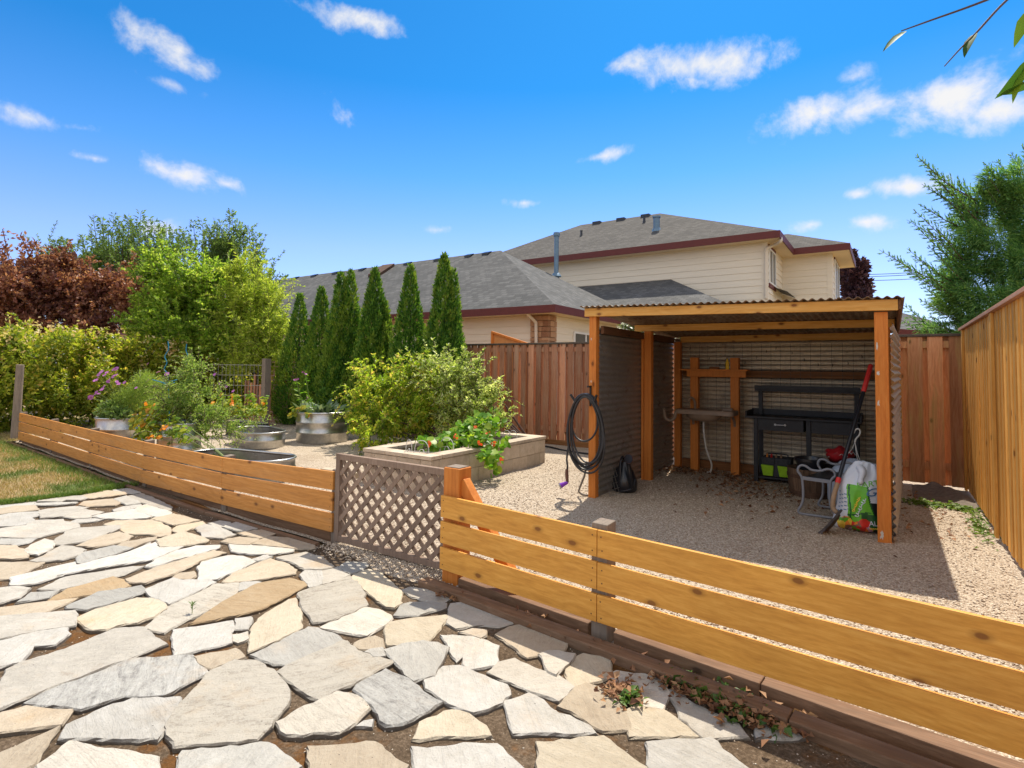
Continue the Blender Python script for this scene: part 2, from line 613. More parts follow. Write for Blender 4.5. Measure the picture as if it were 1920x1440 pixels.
M['lime'] = plain('lime green cloth', (0.30, 0.55, 0.02), 0.8, noise=0.12, scale=30, bump=.2)
M['charcoal_cloth'] = plain('charcoal cloth', (0.045, 0.047, 0.052), 0.85, noise=0.2, scale=40, bump=.2)
M['dark_wood'] = wood('old barrel stave', [(0.2, (0.06, 0.035, 0.022)), (0.6, (0.13, 0.08, 0.05)), (0.85, (0.20, 0.13, 0.09))], 'Z', 1.0, 0, 0.85, 0.3)
M['rust_iron'] = plain('rusty iron', (0.10, 0.055, 0.035), 0.8, 0.3, noise=0.4)
M['steel_blade'] = plain('worn steel blade', (0.13, 0.105, 0.09), 0.5, 0.5, noise=0.35, scale=20)
M['ash_handle'] = plain('worn wooden handle', (0.30, 0.20, 0.12), 0.7, noise=0.25)
M['siding'] = None
M['white_vinyl'] = plain('white window vinyl', (0.74, 0.74, 0.73), 0.4, noise=0.03)
M['fascia'] = plain('dark red painted fascia', (0.115, 0.020, 0.016), 0.6, noise=0.1)
M['cream_metal'] = plain('cream downspout', (0.62, 0.54, 0.44), 0.5, noise=0.05)
M['pipe_blue'] = plain('blue grey vent pipe', (0.13, 0.20, 0.27), 0.45, 0.35, noise=0.15)
M['bright_wood'] = plain('orange stained plywood', (0.55, 0.25, 0.075), 0.7, noise=0.1)
M['soil'] = plain('dark potting soil', (0.055, 0.036, 0.024), 0.95, noise=0.5, scale=40, bump=.6)
M['bark'] = plain('bark', (0.085, 0.06, 0.042), 0.9, noise=0.4, scale=20, bump=.5)
M['stem'] = plain('green stem', (0.16, 0.22, 0.05), 0.6, noise=0.2)
M['twig'] = plain('brown twig', (0.09, 0.05, 0.04), 0.7, noise=0.25)
M['blue_wire'] = plain('turquoise coated wire', (0.02, 0.22, 0.36), 0.4, noise=0.05)
M['yellow_plastic'] = plain('yellow plastic', (0.80, 0.50, 0.02), 0.4, noise=0.05)
M['purple'] = plain('purple plastic', (0.20, 0.03, 0.42), 0.35, noise=0.05)
M['brown_plastic'] = plain('brown plastic', (0.12, 0.055, 0.04), 0.45, noise=0.1)
M['white_plastic'] = plain('off white plastic', (0.55, 0.54, 0.50), 0.4, noise=0.06)
M['fabric'] = plain('grey brown ground cloth', (0.17, 0.14, 0.115), 0.95, noise=0.3, scale=25, bump=.4)
M['concrete'] = None
M['glass'] = plain('dark window glass', (0.03, 0.034, 0.036), 0.06, noise=0.3, scale=1.2, spec=0.9)
M['black_cable'] = plain('black cable', (0.015, 0.015, 0.017), 0.6)


def mk_concrete():
    mt, t, b = material('weathered concrete block')
    tcn = t.n('ShaderNodeTexCoord').outputs['Object']
    isl = t.n('ShaderNodeNewGeometry').outputs['Random Per Island']
    f1 = t.noise(tcn, 9, 6, 0.65)
    f2 = t.noise(tcn, 90, 3, 0.6)
    col = t.ramp(t.math('ADD', t.math('MULTIPLY', f1, .65), t.math('MULTIPLY', f2, .35)), [(0.2, (0.29, 0.23, 0.165)), (0.5, (0.48, 0.39, 0.29)), (0.8, (0.62, 0.52, 0.41))])
    hs = t.n('ShaderNodeHueSaturation')
    t.l(col, hs.inputs['Color'])
    t.l(t.math('ADD', t.math('MULTIPLY', isl, .36), .80), hs.inputs['Value'])
    st = t.step(t.noise(t.mapping(tcn, (3, 3, 1)), 1.6, 5, .6), .56, .72)
    t.l(t.mix(t.math('MULTIPLY', st, .5), hs.outputs[0], (0.17, 0.11, 0.07)), b.inputs['Base Color'])
    b.inputs['Roughness'].default_value = 0.92
    t.l(t.bump(f2, .5, .006), b.inputs['Normal'])
    return mt


M['concrete'] = mk_concrete()


def mk_galv(name, rough=0.32, tint=(0.60, 0.61, 0.60), rust=0.0, metal=0.95):
    mt, t, b = material(name)
    tcn = t.n('ShaderNodeTexCoord').outputs['Object']
    sp = t.voronoi(tcn, 34, 'F1', 'Color')
    bw = t.n('ShaderNodeRGBToBW')
    t.l(sp, bw.inputs[0])
    f = t.noise(tcn, 5, 5, 0.6)
    col = t.ramp(t.math('ADD', t.math('MULTIPLY', bw.outputs[0], .35), t.math('MULTIPLY', f, .65)), [(0.25, tuple(c * .72 for c in tint)), (0.75, tint)])
    rv = t.math('ADD', t.math('MULTIPLY', f, .22), rough - .08)
    if rust:
        rm = t.step(t.noise(t.mapping(tcn, (1.0, 1.0, 1.6)), 3.2, 7, .68), .62 - rust * .3, .80 - rust * .25)
        col = t.mix(t.math('MULTIPLY', rm, .85), col, t.ramp(f, [(0.3, (0.11, 0.055, 0.030)), (0.7, (0.24, 0.145, 0.085))]))
        t.l(t.math('MULTIPLY', t.math('SUBTRACT', 1.0, rm), metal), b.inputs['Metallic'])
        rv = t.math('ADD', rv, t.math('MULTIPLY', rm, .4))
    else:
        b.inputs['Metallic'].default_value = metal
    t.l(col, b.inputs['Base Color'])
    t.l(rv, b.inputs['Roughness'])
    return mt


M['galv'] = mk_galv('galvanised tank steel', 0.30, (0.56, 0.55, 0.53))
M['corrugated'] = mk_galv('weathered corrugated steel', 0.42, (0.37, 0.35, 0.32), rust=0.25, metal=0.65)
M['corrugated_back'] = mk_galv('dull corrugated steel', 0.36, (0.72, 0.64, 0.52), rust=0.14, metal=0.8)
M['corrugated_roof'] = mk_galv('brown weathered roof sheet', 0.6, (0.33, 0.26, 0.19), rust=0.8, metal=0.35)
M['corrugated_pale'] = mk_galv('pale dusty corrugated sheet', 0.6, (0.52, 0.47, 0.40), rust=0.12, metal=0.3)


def mk_siding():
    mt, t, b = material('cream lap siding paint')
    tcn = t.n('ShaderNodeTexCoord').outputs['Object']
    f = t.noise(t.mapping(tcn, (0.4, 0.4, 4)), 3, 5, .6)
    t.l(t.ramp(f, [(0.3, (0.70, 0.62, 0.50)), (0.7, (0.76, 0.68, 0.555))]), b.inputs['Base Color'])
    b.inputs['Roughness'].default_value = 0.7
    return mt


M['siding'] = mk_siding()
M['soffit'] = plain('cream soffit paint', (0.68, 0.55, 0.38), 0.7, noise=0.04)


def mk_shingle(name, stops):
    mt, t, b = material(name)
    tcn = t.n('ShaderNodeTexCoord').outputs['UV']
    v = t.mapping(tcn, (1, 1, 1))
    br = t.n('ShaderNodeTexBrick')
    br.offset = 0.5
    br.inputs['Scale'].default_value = 1.0
    br.inputs['Mortar Size'].default_value = 0.012
    br.inputs['Mortar Smooth'].default_value = 0.4
    br.inputs['Brick Width'].default_value = 0.21
    br.inputs['Row Height'].default_value = 0.145
    br.inputs['Color1'].default_value = (0.05, 0.05, 0.05, 1)
    br.inputs['Color2'].default_value = (0.95, 0.95, 0.95, 1)
    br.inputs['Mortar'].default_value = (0.0, 0.0, 0.0, 1)
    t.l(v, br.inputs['Vector'])
    bw = t.n('ShaderNodeRGBToBW')
    t.l(br.outputs['Color'], bw.inputs[0])
    gr = t.noise(v, 55, 3, .7)
    bg = t.noise(v, 0.7, 4, .6)
    f = t.math('ADD', t.math('MULTIPLY', bw.outputs[0], .26), t.math('ADD', t.math('MULTIPLY', gr, .45), t.math('MULTIPLY', bg, .32)))
    t.l(t.ramp(f, stops), b.inputs['Base Color'])
    b.inputs['Roughness'].default_value = 0.92
    b.inputs['Specular IOR Level'].default_value = 0.15
    t.l(t.bump(t.math('SUBTRACT', 1.0, br.outputs['Fac']), .5, .012), b.inputs['Normal'])
    return mt


M['shingle'] = mk_shingle('grey asphalt shingles', [(0.15, (0.045, 0.046, 0.047)), (0.5, (0.10, 0.10, 0.10)), (0.85, (0.185, 0.182, 0.18))])
M['shingle_brown'] = mk_shingle('brown grey asphalt shingles', [(0.15, (0.046, 0.043, 0.040)), (0.5, (0.088, 0.082, 0.076)), (0.85, (0.158, 0.148, 0.137))])


def mk_stoneface():
    mt, t, b = material('tan ledge stone')
    tcn = t.n('ShaderNodeTexCoord').outputs['Object']
    isl = t.n('ShaderNodeNewGeometry').outputs['Random Per Island']
    f = t.noise(tcn, 14, 6, .65)
    col = t.ramp(t.math('ADD', t.math('MULTIPLY', f, .5), t.math('MULTIPLY', isl, .5)), [(0.2, (0.22, 0.10, 0.05)), (0.5, (0.36, 0.19, 0.10)), (0.8, (0.46, 0.28, 0.16))])
    t.l(col, b.inputs['Base Color'])
    b.inputs['Roughness'].default_value = .9
    t.l(t.bump(f, .6, .02), b.inputs['Normal'])
    return mt


M['ledge'] = mk_stoneface()


def mk_flag(name, stops, streak, angle):
    """a flagstone: fine mica grain, soft parallel streaks, iron stains, a few pits, darker brown sides"""
    mt, t, b = material(name)
    tcn = t.n('ShaderNodeTexCoord').outputs['Object']
    isl = t.n('ShaderNodeObjectInfo').outputs['Random']
    cmb = t.n('ShaderNodeCombineXYZ')
    t.l(t.math('MULTIPLY', isl, 61.0), cmb.inputs[0])
    t.l(t.math('MULTIPLY', isl, 23.0), cmb.inputs[1])
    ad = t.n('ShaderNodeVectorMath', operation='ADD')
    t.l(tcn, ad.inputs[0])
    t.l(cmb.outputs[0], ad.inputs[1])
    v = ad.outputs[0]
    rot = t.n('ShaderNodeVectorRotate', rotation_type='Z_AXIS')
    t.l(v, rot.inputs['Vector'])
    t.l(t.math('ADD', t.math('MULTIPLY', t.math('SUBTRACT', isl, .5), 1.6), angle), rot.inputs['Angle'])
    sv = t.mapping(rot.outputs[0], (1.5, 7.5, 4))
    s1 = t.noise(sv, 2.4, 9, .72, 1.6)
    s2 = t.noise(v, 3.6, 7, .68)
    s3 = t.noise(v, 95, 5, .75)
    s4 = t.noise(v, 26, 6, .75, .4)
    f = t.math('ADD', t.math('MULTIPLY', s1, streak), t.math('ADD', t.math('MULTIPLY', s2, max(.04, .54 - streak)), t.math('ADD', t.math('MULTIPLY', s3, .20), t.math('MULTIPLY', s4, .26))))
    f = t.math('ADD', t.math('MULTIPLY', t.math('SUBTRACT', f, .5), 1.8), .5)
    col = t.ramp(f, stops)
    iron = t.step(t.noise(v, 1.7, 6, .65), .56, .74)
    col = t.mix(t.math('MULTIPLY', iron, .45), col, (0.50, 0.32, 0.15))
    pit = t.step(t.voronoi(v, 19), .07, .035)
    pit = t.math('MULTIPLY', pit, t.step(t.noise(v, 2.3, 2), .48, .58))
    col = t.mix(t.math('MULTIPLY', pit, .85), col, (0.04, 0.03, 0.025))
    dust = t.step(t.noise(v, 2.4, 8, .74, .6), .60, .72)
    col = t.mix(t.math('MULTIPLY', dust, .5), col, (0.27, 0.20, 0.14))
    hs = t.n('ShaderNodeHueSaturation')
    t.l(col, hs.inputs['Color'])
    t.l(t.math('ADD', t.math('MULTIPLY', isl, .28), .84), hs.inputs['Value'])
    col = hs.outputs[0]
    # steep side faces are mixed towards a darker brown
    nrm = t.n('ShaderNodeNewGeometry').outputs['True Normal']
    sp = t.n('ShaderNodeSeparateXYZ')
    t.l(nrm, sp.inputs[0])
    side = t.step(sp.outputs[2], .75, .35)
    col = t.mix(t.math('MULTIPLY', side, .8), col, (0.075, 0.052, 0.034))
    t.l(col, b.inputs['Base Color'])
    b.inputs['Roughness'].default_value = .66
    b.inputs['Specular IOR Level'].default_value = .3
    hgt = t.math('ADD', t.math('MULTIPLY', s1, .55), t.math('ADD', t.math('MULTIPLY', s3, .26), t.math('ADD', t.math('MULTIPLY', s2, .7), t.math('MULTIPLY', s4, .35))))
    t.l(t.bump(hgt, 1.0, .022), b.inputs['Normal'])
    return mt


FLAG = {
    'g': [mk_flag('grey quartzite flag a', [(0.1, (0.22, 0.20, 0.175)), (0.5, (0.40, 0.38, 0.34)), (0.9, (0.55, 0.53, 0.485))], .26, .5),
          mk_flag('grey quartzite flag b', [(0.1, (0.23, 0.205, 0.175)), (0.5, (0.42, 0.385, 0.33)), (0.9, (0.57, 0.53, 0.47))], .18, 2.0)],
    's': [mk_flag('streaked grey flag', [(0.3, (0.17, 0.16, 0.15)), (0.48, (0.36, 0.345, 0.315)), (0.7, (0.50, 0.485, 0.45))], .42, .25),
          mk_flag('streaked buff flag', [(0.3, (0.26, 0.225, 0.18)), (0.48, (0.46, 0.415, 0.345)), (0.7, (0.52, 0.475, 0.40))], .36, -.35)],
    'w': [mk_flag('white quartzite flag a', [(0.1, (0.24, 0.21, 0.17)), (0.42, (0.46, 0.43, 0.38)), (0.85, (0.64, 0.615, 0.57))], .16, .9),
          mk_flag('white quartzite flag b', [(0.1, (0.23, 0.19, 0.14)), (0.42, (0.45, 0.405, 0.34)), (0.85, (0.62, 0.58, 0.51))], .12, 2.4)],
    'c': [mk_flag('cream quartzite flag', [(0.1, (0.25, 0.19, 0.12)), (0.42, (0.45, 0.38, 0.28)), (0.85, (0.61, 0.54, 0.42))], .2, .3)],
    't': [mk_flag('buff sandstone flag', [(0.1, (0.25, 0.19, 0.125)), (0.45, (0.43, 0.35, 0.255)), (0.85, (0.57, 0.49, 0.375))], .2, 1.3)],
    'o': [mk_flag('ochre sandstone flag', [(0.1, (0.27, 0.16, 0.075)), (0.45, (0.40, 0.28, 0.155)), (0.85, (0.51, 0.40, 0.26))], .2, .2)],
}


def mk_soil():
    mt, t, b = material('soil and moss between the flagstones')
    tcn = t.n('ShaderNodeTexCoord').outputs['Object']
    f1 = t.noise(tcn, 60, 6, .72)
    f2 = t.noise(tcn, 5, 4, .6)
    col = t.ramp(t.math('ADD', t.math('MULTIPLY', f1, .7), t.math('MULTIPLY', f2, .3)), [(0.3, (0.035, 0.024, 0.015)), (0.5, (0.11, 0.077, 0.05)), (0.72, (0.27, 0.20, 0.14))])
    ms = t.step(t.noise(tcn, 1.35, 6, .68), .53, .61)
    mcol = t.ramp(t.noise(tcn, 75, 4, .7), [(0.3, (0.075, 0.030, 0.008)), (0.7, (0.20, 0.085, 0.020))])
    col = t.mix(t.math('MULTIPLY', ms, .8), col, mcol)
    t.l(col, b.inputs['Base Color'])
    b.inputs['Roughness'].default_value = .95
    b.inputs['Specular IOR Level'].default_value = .1
    t.l(t.bump(f1, .9, .012), b.inputs['Normal'])
    return mt


def mk_gravel():
    mt, t, b = material('pea gravel')
    tcn = t.n('ShaderNodeTexCoord').outputs['Object']
    wob = t.n('ShaderNodeVectorMath', operation='ADD')
    t.l(tcn, wob.inputs[0])
    nn = t.n('ShaderNodeTexNoise')
    nn.inputs['Scale'].default_value = 45
    t.l(tcn, nn.inputs['Vector'])
    sc = t.n('ShaderNodeVectorMath', operation='SCALE')
    t.l(nn.outputs['Color'], sc.inputs[0])
    sc.inputs['Scale'].default_value = 0.012
    t.l(sc.outputs[0], wob.inputs[1])
    v = wob.outputs[0]
    c1 = t.voronoi(v, 84, 'F1', 'Color')
    d1 = t.voronoi(v, 84, 'F1', 'Distance')
    bw = t.n('ShaderNodeSeparateColor')
    t.l(c1, bw.inputs[0])
    col = t.ramp(bw.outputs[0], [(0.0, (0.27, 0.195, 0.13)), (0.3, (0.47, 0.375, 0.28)), (0.6, (0.59, 0.49, 0.375)), (0.85, (0.69, 0.60, 0.48)), (1.0, (0.38, 0.285, 0.21))])
    gap = t.step(d1, .34, .72)
    col = t.mix(t.math('MULTIPLY', gap, .38), col, (0.16, 0.115, 0.078))
    big = t.noise(tcn, 1.1, 4, .6)
    col = t.mix(t.step(big, .56, .75), col, t.mix(.5, col, (0.25, 0.17, 0.105)))
    t.l(col, b.inputs['Base Color'])
    b.inputs['Roughness'].default_value = .85
    b.inputs['Specular IOR Level'].default_value = .25
    hgt = t.math('SUBTRACT', 1.0, d1)
    t.l(t.bump(hgt, 1.0, .012), b.inputs['Normal'])
    return mt


def mk_pebble():
    mt, t, b = material('loose pebbles')
    isl = t.n('ShaderNodeNewGeometry').outputs['Random Per Island']
    col = t.ramp(isl, [(0.0, (0.25, 0.18, 0.125)), (0.35, (0.44, 0.345, 0.255)), (0.7, (0.58, 0.48, 0.37)), (1.0, (0.69, 0.61, 0.50))])
    t.l(col, b.inputs['Base Color'])
    b.inputs['Roughness'].default_value = .8
    return mt


def mk_lawn():
    mt, t, b = material('dry lawn turf')
    tcn = t.n('ShaderNodeTexCoord').outputs['Object']
    f1 = t.noise(tcn, 40, 5, .7)
    pm = t.step(t.noise(tcn, 1.3, 4, .6), .5, .66)
    dry = t.ramp(f1, [(0.3, (0.20, 0.13, 0.055)), (0.7, (0.42, 0.30, 0.15))])
    grn = t.ramp(f1, [(0.3, (0.045, 0.075, 0.012)), (0.7, (0.13, 0.17, 0.035))])
    t.l(t.mix(pm, dry, grn), b.inputs['Base Color'])
    b.inputs['Roughness'].default_value = .95
    t.l(t.bump(f1, .8, .02), b.inputs['Normal'])
    return mt


M['patio_soil'] = mk_soil()
M['gravel'] = mk_gravel()
M['pebble'] = mk_pebble()
M['lawn'] = mk_lawn()
M['grass_blade'] = leafmat('grass blades', [(0.0, (0.36, 0.25, 0.10)), (0.55, (0.46, 0.34, 0.16)), (1.0, (0.30, 0.26, 0.09))], .25, .7, patch=((0.10, 0.17, 0.025), 1.3, .9))
M['grass_green'] = leafmat('green grass blades', [(0.0, (0.08, 0.15, 0.02)), (1.0, (0.18, 0.26, 0.05))], .3, .6)
M['dry_leaf'] = leafmat('dry brown leaves', [(0.0, (0.12, 0.05, 0.025)), (0.5, (0.26, 0.125, 0.06)), (1.0, (0.40, 0.23, 0.12))], .15, .75)
M['weed'] = leafmat('small weeds', [(0.0, (0.05, 0.11, 0.02)), (1.0, (0.12, 0.20, 0.04))], .3, .5)

# ------------------------------------------------------------------ ground, gravel, lawn, flagstone patio
gb = MB()
gb.poly([(-400, -60, -.07), (400, -60, -.07), (400, 900, -.07), (-400, 900, -.07)])
tag(gb.build('ground', M['lawn']), kind='structure')

LEFT_LINE = [(-13.75, 3.66), (-11.8, 3.55), (-9.73, 3.40), (-7.67, 3.25), (-5.75, 3.19), (-4.0, 3.20)]      # face of the far low fence
NEAR_LINE = [(-2.62, 3.02), (-1.365, 2.90), (0.82, 2.68)]                                                  # face of the near low fence


def hgt_noise(x, y):
    return 0.006 * math.sin(x * 5.1 + 1.3 * math.sin(y * 3.7)) + 0.005 * math.sin(y * 6.3 + x * 2.1)


# gravel yard: a gently uneven sheet
nx, ny = 90, 46
vs, fs = [], []
for j in range(ny + 1):
    for i in range(nx + 1):
        x = -17.5 + (18.4) * i / nx
        tt = j / ny
        # front edge follows the low fences
        pts = [(-17.5, 3.9)] + LEFT_LINE + [(-3.95, 3.02), (-3.3, 2.90), (-2.72, 2.88), (-2.62, 3.06)] + NEAR_LINE[1:] + [(0.95, 2.68)]
        y0 = 3.0
        for (xa, ya), (xb, yb) in zip(pts, pts[1:]):
            if xa <= x <= xb:
                y0 = ya + (yb - ya) * (x - xa) / max(1e-6, xb - xa)
        y = y0 + (10.2 - y0) * tt
        vs.append((x, y, hgt_noise(x, y) - (0.03 if j == 0 else 0)))
for j in range(ny):
    for i in range(nx):
        a = j * (nx + 1) + i
        fs.append((a, a + 1, a + nx + 2, a + nx + 1))
g = MB()
g.add(vs, fs)
tag(g.build('gravel', M['gravel'], smooth=True), kind='structure')

# loose pebbles lying on the nearer gravel
n = 34000
px = RNG.uniform(-6.5, 0.85, n)
py = 3.05 + (RNG.random(n) ** 1.6) * 5.2
k_ = (py > np.where(px > -2.7, 3.05 - (px + 2.62) * .08, np.where(px < -3.95, 3.30, 3.05))) & ~((px > -5.75) & (px < -4.5) & (py > 5.0) & (py < 7.8))
px, py = px[k_], py[k_]
ex = RNG.uniform(-4.0, -2.7, 900)
ey = 2.93 + .28 * RNG.random(900) ** .7
px, py = np.concatenate([px, ex]), np.concatenate([py, ey])
n = len(px)
r = RNG.uniform(.0035, .0095, n)
octa = np.array([(1, 0, 0), (0, 1, 0), (-1, 0, 0), (0, -1, 0), (0, 0, 1), (0, 0, -1)], dtype=float)
of = np.array([(0, 1, 4), (1, 2, 4), (2, 3, 4), (3, 0, 4), (1, 0, 5), (2, 1, 5), (3, 2, 5), (0, 3, 5)])
an = RNG.uniform(0, 6.28, n)
S = np.stack([r * RNG.uniform(.8, 1.6, n), r, r * RNG.uniform(.5, .9, n)], 1)
V = octa[None] * S[:, None, :] * RNG.uniform(.75, 1.2, (n, 6, 1))
ca, sa_ = np.cos(an)[:, None], np.sin(an)[:, None]
V = np.stack([V[..., 0] * ca - V[..., 1] * sa_, V[..., 0] * sa_ + V[..., 1] * ca, V[..., 2]], -1)
V += np.stack([px, py, np.array([hgt_noise(a, b) for a, b in zip(px, py)]) + r * .35], 1)[:, None, :]
F = (of[None] + (np.arange(n) * 6)[:, None, None]).reshape(-1, 3)
tag(raw_mesh('loose_pebbles', V.reshape(-1, 3), F, M['pebble'], smooth=False), 'loose tan and grey pebbles scattered over the gravel yard', 'pebbles', kind='stuff')

# lawn at the far left
lawn_pts = [ground(u, v) for u, v in ((214, 914), (150, 929), (64, 941), (0, 948), (-160, 962))]
lw = [(p.x, p.y, -.012) for p in lawn_pts]
lawn_poly = lw + [(-24, 1.0, -.012), (-26, 5.0, -.012), (-15.5, 6.2, -.012), (-13.9, 3.55, -.012), (-11.8, 3.38, -.012), (-9.73, 3.24, -.012), (-8.3, 3.12, -.012)]
g = MB()
g.poly(list(reversed(lawn_poly)))
tag(g.build('lawn', M['lawn']), kind='structure')


def in_poly(x, y, poly):
    c = np.zeros(len(x), dtype=bool)
    m_ = len(poly)
    for i in range(m_):
        x0, y0 = poly[i][0], poly[i][1]
        x1, y1 = poly[(i + 1) % m_][0], poly[(i + 1) % m_][1]
        cond = ((y0 > y) != (y1 > y)) & (x < (x1 - x0) * (y - y0) / (y1 - y0 + 1e-12) + x0)
        c ^= cond
    return c


def blades(name, P, hgt, wid, mat, parent=None, lean=.5):
    n = len(P)
    a = RNG.uniform(0, 6.28, n)
    h = hgt * RNG.uniform(.5, 1.2, n)
    lx, ly = RNG.normal(0, lean, n) * h, RNG.normal(0, lean, n) * h
    wv = np.stack([np.cos(a), np.sin(a), np.zeros(n)], 1) * (wid * RNG.uniform(.6, 1.2, n) / 2)[:, None]
    mid = P + np.stack([lx * .35, ly * .35, h * .6], 1)
    tip = P + np.stack([lx, ly, h], 1)
    V = np.stack([P - wv, P + wv, mid + wv * .7, mid - wv * .7, tip], 1).reshape(-1, 3)
    b = (np.arange(n) * 5)[:, None]
    F = np.concatenate([b + np.array([[0, 1, 2]]), b + np.array([[0, 2, 3]]), b + np.array([[3, 2, 4]])], 0)
    return raw_mesh(name, V, F, mat, parent)


n = 90000
gx = RNG.uniform(-18, -7.4, n)
gy = RNG.uniform(1.2, 5.6, n)
kk = in_poly(gx, gy, lawn_poly)
gx, gy = gx[kk], gy[kk]
P = np.stack([gx, gy, np.full(len(gx), -.012)], 1)
tag(blades('grass', P, .045, .008, M['grass_blade']), 'dry tan lawn grass with green patches beside the flagstones', 'grass', kind='stuff')
# fresh green fringe where the lawn meets the stones and the fence
ed = []
edge = [(p.x, p.y) for p in lawn_pts]
for (xa, ya), (xb, yb) in zip(edge, edge[1:]):
    for q in range(1500):
        t_ = random.random()
        ed.append((xa + (xb - xa) * t_ - abs(random.gauss(0, .16)) * .4, ya + (yb - ya) * t_ + abs(random.gauss(0, .14)), -.012))
for q in range(2600):
    t_ = random.random()
    xa = -13.6 + 5.6 * t_
    ed.append((xa, 3.46 - .062 * (xa + 13.6) - abs(random.gauss(0, .16)), -.012))
tag(blades('green_grass', np.array(ed), .06, .009, M['grass_green']), 'fresh green grass fringe where lawn meets paving and timber edging', 'grass', kind='stuff')

